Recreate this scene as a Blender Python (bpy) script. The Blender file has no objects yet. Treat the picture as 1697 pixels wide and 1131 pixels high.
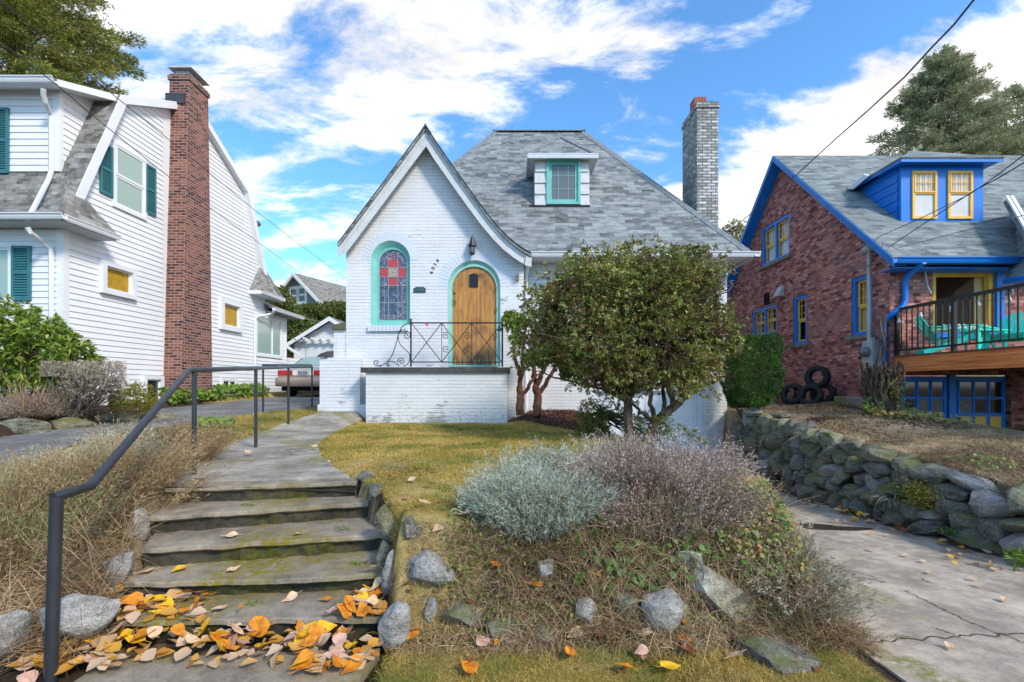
import bpy, bmesh, math, random
import numpy as np
from mathutils import Vector, Matrix, noise as mnoise
from mathutils.geometry import tessellate_polygon
R = math.radians
S = bpy.context.scene
random.seed(7); RNG = np.random.default_rng(11)
# ------------------------------------------------------------ camera, sky, sun, exposure
F = 768.0; CX = 850.0; CY = 640.0; H = 1.4      # focal length in photo pixels, principal point, eye height
cam_d = bpy.data.cameras.new('camera'); cam = bpy.data.objects.new('camera', cam_d); S.collection.objects.link(cam)
cam_d.sensor_width = 36; cam_d.lens = 36*F/1697; cam_d.shift_y = (CY-565.5)/1697; cam_d.shift_x = (848.5-CX)/1697
cam_d.clip_start = .05; cam_d.clip_end = 3000
cam.location = (0, 0, H); cam.rotation_euler = (R(90), 0, 0); S.camera = cam
SUN_EL, SUN_AZ = 38, 136          # azimuth clockwise from +Y: the sun stands to the right and behind the camera
W = bpy.data.worlds.new('World'); S.world = W; W.use_nodes = True
def make_world():
    nt = W.node_tree; nt.nodes.clear(); N = nt.nodes.new; L = nt.links.new
    out = N('ShaderNodeOutputWorld'); bg = N('ShaderNodeBackground'); L(bg.outputs[0], out.inputs[0])
    bg.inputs[1].default_value = .152
    sky = N('ShaderNodeTexSky'); sky.sky_type = 'NISHITA'; sky.sun_disc = False
    sky.sun_elevation = R(SUN_EL); sky.sun_rotation = R(SUN_AZ); sky.air_density = 1.0; sky.dust_density = .3; sky.ozone_density = 2.5
    tc = N('ShaderNodeTexCoord')
    def vm(op, a, b=None):
        n = N('ShaderNodeVectorMath'); n.operation = op
        for i, v in enumerate((a, b)):
            if v is None: continue
            if isinstance(v, tuple): n.inputs[i].default_value = v
            else: L(v, n.inputs[i])
        return n
    def mm(op, a, b=None, c=None, clamp=False):
        n = N('ShaderNodeMath'); n.operation = op; n.use_clamp = clamp
        for i, v in enumerate((a, b, c)):
            if v is None: continue
            if isinstance(v, (int, float)): n.inputs[i].default_value = v
            else: L(v, n.inputs[i])
        return n.outputs[0]
    d = vm('NORMALIZE', tc.outputs['Generated']).outputs[0]
    sp = N('ShaderNodeSeparateXYZ'); L(d, sp.inputs[0])
    z = mm('ADD', mm('MAXIMUM', sp.outputs[2], 0.0), .22)
    cb = N('ShaderNodeCombineXYZ'); L(mm('DIVIDE', sp.outputs[0], z), cb.inputs[0]); L(mm('DIVIDE', sp.outputs[1], z), cb.inputs[1])
    def noise(sc, det, ro, vec, dist=0):
        n = N('ShaderNodeTexNoise'); n.inputs['Scale'].default_value = sc; n.inputs['Detail'].default_value = det
        n.inputs['Roughness'].default_value = ro; n.inputs['Distortion'].default_value = dist; L(vec, n.inputs['Vector']); return n.outputs['Fac']
    mp = N('ShaderNodeMapping'); L(cb.outputs[0], mp.inputs[0]); mp.inputs['Rotation'].default_value = (0, 0, R(-28)); mp.inputs['Scale'].default_value = (1.0, 1.9, 1); mp.inputs['Location'].default_value = (3.3, 1.2, 0)
    n1 = noise(2.6, 12, .64, mp.outputs[0], .35)
    n2 = noise(.55, 4, .5, mp.outputs[0])
    cov = mm('ADD', mm('MULTIPLY', n1, 1.42), mm('MULTIPLY', n2, .20)); cov = mm('SUBTRACT', cov, .275)
    def blob(px, py, k, amp):
        v = Vector(((px-CX)/F, 1, (CY-py)/F)).normalized()
        dt = vm('DOT_PRODUCT', d, tuple(v)).outputs['Value']
        return mm('MULTIPLY', mm('EXPONENT', mm('MULTIPLY', mm('SUBTRACT', dt, 1.0), k)), amp)
    for b in ((560, 10, 16, .07), (820, 110, 90, .10), (400, 330, 60, .05), (700, 60, 60, .05), (300, 60, 40, .04), (860, 60, 60, .08), (610, 165, 200, .08), (1090, 110, 300, .15), (440, 430, 60, .05), (1010, 20, 90, .06),
              (1190, 210, 150, .06), (1640, 130, 22, .18), (1240, 130, 900, .10), (1050, 265, 300, .08),
              (520, 105, 700, -.12), (890, 240, 120, -.16), (1230, 40, 60, -.24), (1400, 30, 60, -.16), (1040, 200, 300, -.06), (560, 330, 60, -.03), (760, 270, 60, -.08),
              (1110, 330, 300, .10), (1500, 0, 200, -.10)):
        cov = mm('ADD', cov, blob(*b))
    # the cloud bank to the lower right lies under a great circle
    a = Vector((.42, 1, .50)); b = Vector((.94, 1, .83)); n = a.cross(b).normalized()
    if n.z > 0: n = -n
    side = vm('DOT_PRODUCT', d, tuple(n)).outputs['Value']
    right = mm('MULTIPLY', mm('SUBTRACT', sp.outputs[0], .25), 6, clamp=True)
    bank = mm('MULTIPLY', mm('MULTIPLY', mm('MULTIPLY', mm('ADD', mm('MULTIPLY', side, 7), .35), 1, clamp=True), .36), right)
    cov = mm('ADD', cov, bank)
    ramp = N('ShaderNodeMapRange'); ramp.interpolation_type = 'SMOOTHSTEP'; L(cov, ramp.inputs[0])
    ramp.inputs[1].default_value = .50; ramp.inputs[2].default_value = .80
    n3 = noise(2.2, 6, .55, mp.outputs[0])
    cc = N('ShaderNodeMapRange'); L(n3, cc.inputs[0]); cc.inputs[1].default_value = .38; cc.inputs[2].default_value = .58; cc.inputs[3].default_value = 3.6; cc.inputs[4].default_value = 5.4
    ccol = N('ShaderNodeCombineXYZ'); L(mm('MULTIPLY', cc.outputs[0], 1.01), ccol.inputs[0]); L(mm('MULTIPLY', cc.outputs[0], .985), ccol.inputs[1]); L(mm('MULTIPLY', cc.outputs[0], .965), ccol.inputs[2])
    tint = N('ShaderNodeMix'); tint.data_type = 'RGBA'; tint.blend_type = 'MULTIPLY'; tint.inputs[0].default_value = 1
    L(sky.outputs[0], tint.inputs[6]); tint.inputs[7].default_value = (.60, .96, 1.16, 1)
    mix = N('ShaderNodeMix'); mix.data_type = 'RGBA'; L(ramp.outputs[0], mix.inputs[0]); L(tint.outputs[2], mix.inputs[6]); L(ccol.outputs[0], mix.inputs[7])
    L(mix.outputs[2], bg.inputs[0])
make_world()
sun_d = bpy.data.lights.new('sun', 'SUN'); sun_d.energy = 2.0; sun_d.angle = R(10); sun_d.color = (1, .90, .76)
sun = bpy.data.objects.new('sun', sun_d); S.collection.objects.link(sun)
_az, _el = R(SUN_AZ), R(SUN_EL)
sdir = Vector((math.sin(_az)*math.cos(_el), math.cos(_az)*math.cos(_el), math.sin(_el)))
sun.rotation_euler = sdir.to_track_quat('Z', 'Y').to_euler(); sun.location = sdir*50
S.view_settings.view_transform = 'Standard'; S.view_settings.look = 'None'; S.view_settings.gamma = 1; S.view_settings.exposure = .88
S.render.engine = 'CYCLES'

# ------------------------------------------------------------ helpers
def P(px, py, Y): return Vector(((px-CX)/F*Y, Y, H-(py-CY)/F*Y))
def PX(px, py, X):
    Y = F*X/(px-CX); return Vector((X, Y, H-(py-CY)/F*Y))
ORG = {}
def org(o): return ORG.get(o.name, Vector((0, 0, 0))) if o else Vector((0, 0, 0))
def tag(o, label=None, cat=None, group=None, kind=None):
    if label: o['label'] = label
    if cat: o['category'] = cat
    if group: o['group'] = group
    if kind: o['kind'] = kind
    return o
def thing(name, label, cat, loc=(0, 0, 0), group=None):
    o = bpy.data.objects.new(name, None); S.collection.objects.link(o); o.location = loc; ORG[o.name] = Vector(loc)
    o.empty_display_size = .2
    return tag(o, label, cat, group)
def link_mesh(name, me, parent, origin=None):
    o = bpy.data.objects.new(name, me); S.collection.objects.link(o)
    if parent is not None:
        o.parent = parent; me.transform(Matrix.Translation(-org(parent))); ORG[o.name] = org(parent).copy()
    elif origin is not None:
        me.transform(Matrix.Translation(-Vector(origin))); o.location = origin; ORG[o.name] = Vector(origin)
    else: ORG[o.name] = Vector((0, 0, 0))
    return o
def copy_tree(o, parent=None):
    c = o.copy(); S.collection.objects.link(c)
    if parent: c.parent = parent
    for ch in list(o.children): copy_tree(ch, c)
    return c
class Fr:
    """plane frame: u to the right, v up, w out of the wall"""
    def __init__(s, o, u, v, w): s.o, s.u, s.v, s.w = Vector(o), Vector(u), Vector(v), Vector(w)
    def __call__(s, u, v, w=0): return s.o+s.u*u+s.v*v+s.w*w
def front(Y): return Fr((0, Y, 0), (1, 0, 0), (0, 0, 1), (0, -1, 0))
def side_r(X): return Fr((X, 0, 0), (0, 1, 0), (0, 0, 1), (1, 0, 0))      # faces +x, u = y
def side_l(X): return Fr((X, 0, 0), (0, -1, 0), (0, 0, 1), (-1, 0, 0))    # faces -x, u = -y
WORLD = Fr((0, 0, 0), (1, 0, 0), (0, 1, 0), (0, 0, 1))
class MB:
    def __init__(s): s.v, s.f, s.m, s.sm = [], [], [], []
    def face(s, pts, mi=0, sm=False):
        b = len(s.v); s.v += [tuple(p) for p in pts]; s.f.append(tuple(range(b, b+len(pts)))); s.m.append(mi); s.sm.append(sm)
    def add(s, vs, fs, mi=0, sm=False):
        b = len(s.v); s.v += [tuple(p) for p in vs]
        for f in fs: s.f.append(tuple(b+i for i in f)); s.m.append(mi); s.sm.append(sm)
    def box(s, fr, u0, u1, v0, v1, w0, w1, mi=0, bev=0):
        if u0 > u1: u0, u1 = u1, u0
        if v0 > v1: v0, v1 = v1, v0
        if w0 > w1: w0, w1 = w1, w0
        if bev:
            return s.cbox([fr(*c) for c in ((u0,v0,w0),(u1,v0,w0),(u1,v1,w0),(u0,v1,w0),(u0,v0,w1),(u1,v0,w1),(u1,v1,w1),(u0,v1,w1))], mi)
        vs = [fr(u, v, w) for w in (w0, w1) for u, v in ((u0, v0), (u1, v0), (u1, v1), (u0, v1))]
        s.cbox(vs, mi)
    def cbox(s, vs, mi=0):
        fs = [(3,2,1,0), (4,5,6,7), (0,1,5,4), (1,2,6,5), (2,3,7,6), (3,0,4,7)]
        vs = [Vector(v) for v in vs]
        d = (vs[1]-vs[0]).cross(vs[3]-vs[0]).dot(vs[4]-vs[0])
        if d < 0: fs = [tuple(reversed(f)) for f in fs]
        s.add(vs, fs, mi)
    def tube(s, pts, r, n=8, mi=0, cap=True, sm=True):
        pts = [Vector(p) for p in pts]; k = len(pts)
        rs = r if isinstance(r, (list, tuple)) else [r]*k
        t0 = (pts[1]-pts[0]).normalized(); a = t0.orthogonal().normalized(); rings = []; vs = []
        for i, p in enumerate(pts):
            t = (pts[min(i+1, k-1)]-pts[max(i-1, 0)]).normalized()
            a = (a-t*a.dot(t)).normalized(); b = t.cross(a)
            for j in range(n):
                th = 2*math.pi*j/n; vs.append(p+(a*math.cos(th)+b*math.sin(th))*rs[i])
        fs = [(i*n+j, i*n+(j+1) % n, (i+1)*n+(j+1) % n, (i+1)*n+j) for i in range(k-1) for j in range(n)]
        s.add(vs, fs, mi, sm)
        if cap:
            s.face([vs[j] for j in reversed(range(n))], mi); s.face([vs[(k-1)*n+j] for j in range(n)], mi)
    def lathe(s, c, prof, n=16, mi=0, sm=True, axis=(0, 0, 1)):
        ax = Vector(axis).normalized(); a = ax.orthogonal().normalized(); b = ax.cross(a); c = Vector(c); vs = []
        for r, h in prof:
            for j in range(n):
                th = 2*math.pi*j/n; vs.append(c+ax*h+(a*math.cos(th)+b*math.sin(th))*r)
        k = len(prof)
        fs = [(i*n+j, i*n+(j+1) % n, (i+1)*n+(j+1) % n, (i+1)*n+j) for i in range(k-1) for j in range(n)]
        s.add(vs, fs, mi, sm)
    def prism(s, fr, poly, w0, w1, mi=0):
        """extrude a 2D polygon of the frame from w0 to w1"""
        n = len(poly); ar = sum(poly[i][0]*poly[(i+1) % n][1]-poly[(i+1) % n][0]*poly[i][1] for i in range(n))
        if ar < 0: poly = list(reversed(poly))
        if w0 > w1: w0, w1 = w1, w0
        tris = tessellate_polygon([[Vector((p[0], p[1], 0)) for p in poly]]) if n > 4 else [tuple(range(n))]
        A = [fr(p[0], p[1], w1) for p in poly]; B = [fr(p[0], p[1], w0) for p in poly]
        for t in tris:
            a = [poly[i] for i in t]
            ar2 = sum(a[i][0]*a[(i+1) % len(a)][1]-a[(i+1) % len(a)][0]*a[i][1] for i in range(len(a)))
            t = t if ar2 > 0 else tuple(reversed(t))
            s.face([A[i] for i in t], mi); s.face([B[i] for i in reversed(t)], mi)
        for i in range(n):
            j = (i+1) % n; s.face([B[i], B[j], A[j], A[i]], mi)
    def slab(s, poly, th, mi=0):
        """thick sheet below a 3D polygon"""
        poly = [Vector(p) for p in poly]; n = (poly[1]-poly[0]).cross(poly[2]-poly[0]).normalized()
        if n.z < 0: poly.reverse(); n = -n
        lo = [p-n*th for p in poly]; s.face(poly, mi); s.face(list(reversed(lo)), mi)
        for i in range(len(poly)):
            j = (i+1) % len(poly); s.face([lo[i], lo[j], poly[j], poly[i]], mi)
    def build(s, name, mats, parent=None, smooth=False, origin='auto', uv=True):
        me = bpy.data.meshes.new(name); me.from_pydata(s.v, [], s.f)
        if not isinstance(mats, (list, tuple)): mats = [mats]
        for m in mats: me.materials.append(m)
        me.polygons.foreach_set('material_index', s.m)
        me.polygons.foreach_set('use_smooth', [smooth or q for q in s.sm])
        me.update()
        if uv: add_uv(me)
        if parent is None and origin == 'auto':
            a = np.array(s.v); origin = ((a[:, 0].min()+a[:, 0].max())/2, (a[:, 1].min()+a[:, 1].max())/2, a[:, 2].min())
        if origin == 'auto': origin = None
        return link_mesh(name, me, parent, origin)
def add_uv(me):
    n = len(me.loops)
    if n == 0: return
    uvl = me.uv_layers.new(name='UVMap')
    vi = np.empty(n, dtype=np.int32); me.loops.foreach_get('vertex_index', vi)
    co = np.empty(len(me.vertices)*3, dtype=np.float32); me.vertices.foreach_get('co', co); co = co.reshape(-1, 3)
    nf = len(me.polygons); no = np.empty(nf*3, dtype=np.float32); me.polygons.foreach_get('normal', no); no = no.reshape(-1, 3)
    lt = np.empty(nf, dtype=np.int32); me.polygons.foreach_get('loop_total', lt)
    N_ = np.repeat(no, lt, axis=0); P_ = co[vi]
    T = np.stack([-N_[:, 1], N_[:, 0], np.zeros(n)], 1); ln = np.linalg.norm(T, axis=1)
    flat = ln < .15; T[flat] = (1, 0, 0); ln[flat] = 1; T /= ln[:, None]
    B = np.cross(N_, T); B[flat] = (0, 1, 0)
    uv = np.stack([(P_*T).sum(1), (P_*B).sum(1)], 1).astype(np.float32)
    uvl.data.foreach_set('uv', uv.ravel())
def np_mesh(name, V, Fc, mat, parent=None, smooth=False, origin=None, kind=None):
    """V (n,3), Fc (m,k) all faces with k corners"""
    me = bpy.data.meshes.new(name); k = Fc.shape[1]
    me.vertices.add(len(V)); me.vertices.foreach_set('co', np.ascontiguousarray(V, dtype=np.float32).ravel())
    me.loops.add(Fc.size); me.loops.foreach_set('vertex_index', Fc.astype(np.int32).ravel())
    me.polygons.add(len(Fc)); me.polygons.foreach_set('loop_start', np.arange(0, Fc.size, k, dtype=np.int32)); me.polygons.foreach_set('loop_total', np.full(len(Fc), k, dtype=np.int32))
    if smooth: me.polygons.foreach_set('use_smooth', np.ones(len(Fc), dtype=bool))
    for m in (mat if isinstance(mat, (list, tuple)) else [mat]): me.materials.append(m)
    me.update(calc_edges=True); me.validate()
    return link_mesh(name, me, parent, origin)

# ------------------------------------------------------------ materials
class NB:
    def __init__(s, name):
        s.mat = bpy.data.materials.new(name); s.mat.use_nodes = True; s.nt = s.mat.node_tree
        s.bsdf = s.nt.nodes['Principled BSDF']; s.out = s.nt.nodes['Material Output']
        s.tc = s.nt.nodes.new('ShaderNodeTexCoord'); s.uv = s.tc.outputs['UV']; s.ob = s.nt.nodes.new('ShaderNodeNewGeometry').outputs['Position']
    def L(s, a, b): s.nt.links.new(a, b)
    def setin(s, n, i, v):
        if v is None: return
        if hasattr(v, 'is_linked') or hasattr(v, 'links'): s.L(v, n.inputs[i])
        else: n.inputs[i].default_value = (tuple(v)+(1,) if isinstance(v, tuple) and len(v) == 3 and n.inputs[i].type == 'RGBA' else v)
    def m(s, op, a, b=None, c=None, clamp=False):
        n = s.nt.nodes.new('ShaderNodeMath'); n.operation = op; n.use_clamp = clamp
        for i, v in enumerate((a, b, c)): s.setin(n, i, v)
        return n.outputs[0]
    def noise(s, sc, det=4, ro=.55, vec=None, dist=0, col=False):
        n = s.nt.nodes.new('ShaderNodeTexNoise'); n.inputs['Scale'].default_value = sc; n.inputs['Detail'].default_value = det; n.inputs['Roughness'].default_value = ro; n.inputs['Distortion'].default_value = dist
        s.L(vec if vec is not None else s.ob, n.inputs['Vector']); return n.outputs['Color' if col else 'Fac']
    def vor(s, sc, feat='F1', vec=None, out='Distance', rnd=1):
        n = s.nt.nodes.new('ShaderNodeTexVoronoi'); n.feature = feat; n.inputs['Scale'].default_value = sc; n.inputs['Randomness'].default_value = rnd
        s.L(vec if vec is not None else s.ob, n.inputs['Vector']); return n.outputs[out]
    def map(s, vec, scale=(1, 1, 1), rot=(0, 0, 0), loc=(0, 0, 0)):
        n = s.nt.nodes.new('ShaderNodeMapping'); s.L(vec, n.inputs[0]); n.inputs['Scale'].default_value = scale; n.inputs['Rotation'].default_value = rot; n.inputs['Location'].default_value = loc; return n.outputs[0]
    def rng(s, v, a, b, c=0., d=1., smooth=False):
        n = s.nt.nodes.new('ShaderNodeMapRange'); s.setin(n, 0, v)
        for i, x in enumerate((a, b, c, d)): s.setin(n, i+1, x)
        if smooth: n.interpolation_type = 'SMOOTHSTEP'
        return n.outputs[0]
    def mix(s, f, a, b, mode='MIX'):
        n = s.nt.nodes.new('ShaderNodeMix'); n.data_type = 'RGBA'; n.blend_type = mode
        s.setin(n, 0, f); s.setin(n, 6, a); s.setin(n, 7, b); return n.outputs[2]
    def ramp(s, f, stops):
        n = s.nt.nodes.new('ShaderNodeValToRGB'); s.setin(n, 0, f); e = n.color_ramp.elements
        while len(e) < len(stops): e.new(.5)
        for i, (p, c) in enumerate(stops): e[i].position = p; e[i].color = tuple(c)+(1,)
        return n.outputs[0]
    def sep(s, v):
        n = s.nt.nodes.new('ShaderNodeSeparateXYZ'); s.L(v, n.inputs[0]); return n.outputs
    def comb(s, x, y, z=0.):
        n = s.nt.nodes.new('ShaderNodeCombineXYZ')
        for i, v in enumerate((x, y, z)): s.setin(n, i, v)
        return n.outputs[0]
    def bump(s, h, dist=.01, st=1., nrm=None):
        n = s.nt.nodes.new('ShaderNodeBump'); n.inputs['Strength'].default_value = st; n.inputs['Distance'].default_value = dist; s.L(h, n.inputs['Height'])
        if nrm is not None: s.L(nrm, n.inputs['Normal'])
        return n.outputs[0]
    def brick(s, c1, c2, mo, w=.2, h=.07, ms=.01, smooth=.1, vec=None, off=.5, bias=0):
        n = s.nt.nodes.new('ShaderNodeTexBrick'); n.offset = off
        s.L(vec if vec is not None else s.uv, n.inputs['Vector'])
        for k, v in (('Color1', c1), ('Color2', c2), ('Mortar', mo)): s.setin(n, k, v)
        n.inputs['Scale'].default_value = 1; n.inputs['Mortar Size'].default_value = ms; n.inputs['Mortar Smooth'].default_value = smooth
        n.inputs['Brick Width'].default_value = w; n.inputs['Row Height'].default_value = h; n.inputs['Bias'].default_value = bias
        return n.outputs['Color'], n.outputs['Fac']
    def fin(s, col=None, rough=.6, nrm=None, spec=.4, metal=0., **kw):
        b = s.bsdf
        if col is not None: s.setin(b, 'Base Color', col)
        s.setin(b, 'Roughness', rough); s.setin(b, 'Metallic', metal); b.inputs['Specular IOR Level'].default_value = spec
        if nrm is not None: s.L(nrm, b.inputs['Normal'])
        for k, v in kw.items(): s.setin(b, k, v)
        return s.mat
MAT = {}
def paint(name, col, rough=.5, var=.12, sc=3., bump=.0, spec=.4, dirt=None, metal=0.):
    b = NB(name); n = b.noise(sc, 5, .6); f = b.rng(n, .3, .7, 1-var, 1+var)
    c = b.mix(1., col, b.comb(f, f, f), 'MULTIPLY')
    if dirt: c = b.mix(b.rng(b.noise(sc*2.3, 8, .7), .52, .75, 0, .7), c, dirt)
    nr = b.bump(b.noise(40, 4, .6), bump) if bump else None
    MAT[name] = b.fin(c, b.rng(b.noise(9, 4), .3, .7, rough-.08, rough+.1), nr, spec, metal); return MAT[name]
def painted_brick(name, base=(.745, .75, .76), peel=.72):
    b = NB(name)
    wob = b.mix(.012, b.uv, b.noise(3., 3, .5, col=True))
    col, fac = b.brick((1, 1, 1), (.95, .955, .96), (.90, .905, .92), .205, .0675, .006, .35, vec=wob)
    lo = b.noise(.9, 5, .6); c = b.mix(1., base, col, 'MULTIPLY')
    c = b.mix(1., c, b.comb(b.rng(lo, .3, .7, .93, 1.04), b.rng(lo, .3, .7, .935, 1.04), b.rng(lo, .3, .7, .95, 1.04)), 'MULTIPLY')
    pe = b.rng(b.m('ADD', b.noise(1.6, 3, .5), b.m('MULTIPLY', b.noise(22, 5, .7, vec=b.map(b.uv, (.16, 1, 1))), .8)), peel+.40, peel+.44)
    c = b.mix(b.m('MULTIPLY', pe, .7), c, (.20, .19, .17)); zz = b.sep(b.ob)[2]; low = b.rng(b.m('ADD', b.noise(30, 6, .75, vec=b.map(b.uv, (.4, 1, 1))), b.m('MULTIPLY', b.m('MULTIPLY', b.rng(zz, 1.35, .75), b.rng(zz, .35, .6)), .15)), .67, .72); c = b.mix(b.m('MULTIPLY', low, .6), c, (.26, .24, .20)); dr = b.m('MULTIPLY', b.rng(b.noise(9, 5, .7, vec=b.map(b.uv, (1, .06, 1))), .58, .75), b.rng(b.noise(1.3, 3), .45, .6)); c = b.mix(b.m('MULTIPLY', dr, .35), c, (.33, .31, .27))
    st = b.rng(b.noise(2.2, 8, .65, vec=b.map(b.ob, (1, 1, .35))), .60, .8, 0, .28); c = b.mix(st, c, (.36, .37, .33))
    fine = b.noise(60, 5, .65)
    vv = b.m('FRACT', b.m('DIVIDE', b.sep(wob)[1], .0675)); line = b.rng(b.m('ABSOLUTE', b.m('SUBTRACT', vv, .04)), 0, .11, 1, 0); line = b.m('MULTIPLY', line, b.rng(b.noise(2.6, 5, .65, vec=b.map(b.uv, (.5, 1, 1))), .38, .62))
    c = b.mix(b.m('MULTIPLY', line, .48), c, (.24, .25, .27))
    h = b.m('ADD', b.m('MULTIPLY', b.m('SUBTRACT', 1., fac), .45), b.m('MULTIPLY', fine, .35)); h = b.m('SUBTRACT', h, b.m('MULTIPLY', line, .9))
    h = b.m('ADD', h, b.m('MULTIPLY', b.noise(8, 4), .5))
    MAT[name] = b.fin(c, .55, b.bump(h, .006, .85), .35); return MAT[name]
def raw_brick(name, ramp_stops, mortar, w=.2, h=.068, ms=.009, bump=.012, big=None):
    b = NB(name); wob = b.mix(.01, b.uv, b.noise(4., 3, .5, col=True))
    col, fac = b.brick((0, 0, 0), (1, 1, 1), (.5, .5, .5), w, h, ms, .15, vec=wob)
    r = b.m('ADD', b.m('MULTIPLY', b.sep(col)[0], .62), b.m('MULTIPLY', b.noise(6, 4, .6), .38))
    c = b.ramp(r, ramp_stops)
    if big: c = b.mix(b.rng(b.noise(1.3, 5, .6), .45, .7, 0, .6), c, big)
    g = b.noise(55, 6, .7); c = b.mix(1., c, b.comb(b.rng(g, .25, .75, .75, 1.2), b.rng(g, .25, .75, .75, 1.2), b.rng(g, .25, .75, .75, 1.2)), 'MULTIPLY')
    c = b.mix(fac, c, mortar)
    hh = b.m('ADD', b.m('SUBTRACT', 1., fac), b.m('ADD', b.m('MULTIPLY', g, .3), b.m('MULTIPLY', r, .5)))
    MAT[name] = b.fin(c, .85, b.bump(hh, bump, .9), .2); return MAT[name]
def shingle(name, stops, w=.31, h=.135, bump=.014):
    b = NB(name); wob = b.mix(.006, b.uv, b.noise(2.5, 2, .5, col=True))
    col, fac = b.brick((0, 0, 0), (1, 1, 1), (.4, .4, .4), w, h, .004, .1, vec=wob, off=.37)
    col2, fac2 = b.brick((0, 0, 0), (1, 1, 1), (.5, .5, .5), w*.47, h*.5, .001, .1, vec=b.map(wob, loc=(.11, 0, 0)), off=.61)
    v = b.sep(wob)[1]; saw = b.m('FRACT', b.m('DIVIDE', v, h))
    r = b.m('ADD', b.m('MULTIPLY', b.sep(col)[0], .50), b.m('ADD', b.m('MULTIPLY', b.sep(col2)[0], .34), b.m('MULTIPLY', b.noise(5, 6, .65), .25)))
    c = b.ramp(r, stops)
    g = b.noise(120, 3, .7); gg = b.rng(g, .3, .7, .8, 1.18); c = b.mix(1., c, b.comb(gg, gg, gg), 'MULTIPLY')
    big = b.rng(b.noise(.7, 5, .6), .3, .7, .88, 1.1); c = b.mix(1., c, b.comb(big, big, big), 'MULTIPLY')
    hh = b.m('ADD', b.m('SUBTRACT', 1., saw), b.m('MULTIPLY', b.sep(col)[0], .45)); hh = b.m('ADD', hh, b.m('MULTIPLY', g, .08))
    MAT[name] = b.fin(c, .92, b.bump(hh, bump, 1.), .15); return MAT[name]
def foliage(name, stops, rough=.5, trans=.25, spec=.3, patch=None, psc=1.5):
    b = NB(name); gi = b.nt.nodes.new('ShaderNodeNewGeometry')
    r = gi.outputs['Random Per Island']; f = b.m('ADD', b.m('MULTIPLY', r, .6), b.m('MULTIPLY', b.rng(b.noise(psc, 3, .5), .3, .7, 0, 1), .4))
    c = b.ramp(f, stops)
    if patch: c = b.mix(b.rng(b.noise(psc*1.7, 3, .5, vec=b.map(b.ob, loc=(5, 3, 1))), patch[1], patch[1]+.12, 0, patch[2]), c, patch[0])
    b.fin(c, rough, None, spec)
    tr = b.nt.nodes.new('ShaderNodeBsdfTranslucent'); b.L(c, tr.inputs[0]); ms = b.nt.nodes.new('ShaderNodeMixShader'); ms.inputs[0].default_value = trans
    b.L(b.bsdf.outputs[0], ms.inputs[1]); b.L(tr.outputs[0], ms.inputs[2]); b.L(ms.outputs[0], b.out.inputs[0]); MAT[name] = b.mat; return b.mat

painted_brick('white_brick'); painted_brick('porch_brick', (.70, .71, .70), .66)
raw_brick('red_brick', [(.15, (.06, .022, .018)), (.38, (.17, .055, .036)), (.6, (.27, .095, .058)), (.95, (.40, .17, .12))], (.33, .29, .27))
raw_brick('clinker_brick', [(.14, (.07, .03, .032)), (.32, (.28, .085, .07)), (.48, (.50, .17, .13)), (.66, (.60, .23, .175)), (.92, (.78, .46, .39))], (.26, .17, .16), .150, .062, .007, .016, (.26, .12, .12))
raw_brick('worn_brick', [(.0, (.13, .13, .125)), (.3, (.34, .35, .345)), (.55, (.52, .53, .53)), (.9, (.78, .79, .80))], (.13, .13, .12), .2, .068, .011, .012, (.22, .225, .19))
shingle('grey_shingle', [(.12, (.075, .083, .085)), (.36, (.15, .165, .167)), (.55, (.22, .24, .24)), (.85, (.31, .335, .335))])
shingle('brown_shingle', [(.1, (.07, .066, .058)), (.4, (.17, .165, .15)), (.65, (.26, .255, .235)), (.95, (.37, .36, .335))], .25, .13)
shingle('blue_shingle', [(.15, (.10, .12, .12)), (.4, (.17, .195, .195)), (.6, (.22, .25, .245)), (.9, (.30, .33, .325))], .33, .11, .012)
paint('siding', (.80, .81, .83), .45, .05, 1.2, spec=.35); paint('trim_white', (.78, .80, .82), .45, .05, 2)
paint('trim_old', (.60, .62, .63), .6, .08, 3, dirt=(.34, .33, .30)); paint('gutter', (.72, .75, .78), .4, .05, 1.5)
paint('teal', (.17, .49, .44), .5, .12, 4, dirt=(.30, .62, .55)); paint('teal_light', (.27, .57, .52), .5, .1, 5)
paint('shutter', (.035, .17, .195), .5, .1, 4); paint('blue', (.004, .19, .66), .42, .12, 3); paint('blue_trim', (.012, .16, .50), .45, .15, 3)
paint('yellow', (.88, .50, .08), .5, .12, 5); paint('iron', (.012, .012, .015), .45, .2, 9, spec=.5); paint('rail_paint', (.028, .033, .040), .36, .15, 8, .0, .55)
paint('black_rail', (.02, .018, .018), .45, .1, 6); paint('adirondack', (.04, .76, .60), .45, .08, 4); paint('grey_metal', (.42, .43, .43), .45, .12, 6, spec=.5)
paint('dark_metal', (.08, .08, .085), .5, .2, 7, metal=.5); paint('rubber', (.018, .018, .019), .75, .3, 12, .002); paint('rust', (.16, .075, .045), .85, .3, 12, .004)
paint('clay', (.33, .085, .05), .7, .2, 8, .003); paint('curtain', (.93, .92, .89), .9, .1, 3); paint('curtain_warm', (.80, .58, .28), .9, .15, 3); paint('amber', (.62, .36, .02), .6, .25, 9)
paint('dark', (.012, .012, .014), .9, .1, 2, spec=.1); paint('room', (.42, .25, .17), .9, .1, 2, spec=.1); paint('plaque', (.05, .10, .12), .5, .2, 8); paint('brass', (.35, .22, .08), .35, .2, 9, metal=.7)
paint('blue_siding', (.20, .25, .33), .6, .1, 3); paint('stone_sill', (.20, .18, .15), .9, .3, 9, .006); paint('ceramic', (.75, .74, .70), .4, .05, 5)
paint('copper_tube', (.42, .22, .15), .4, .1, 6); paint('bulb', (.7, .72, .72), .2, .05, 5)
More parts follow.
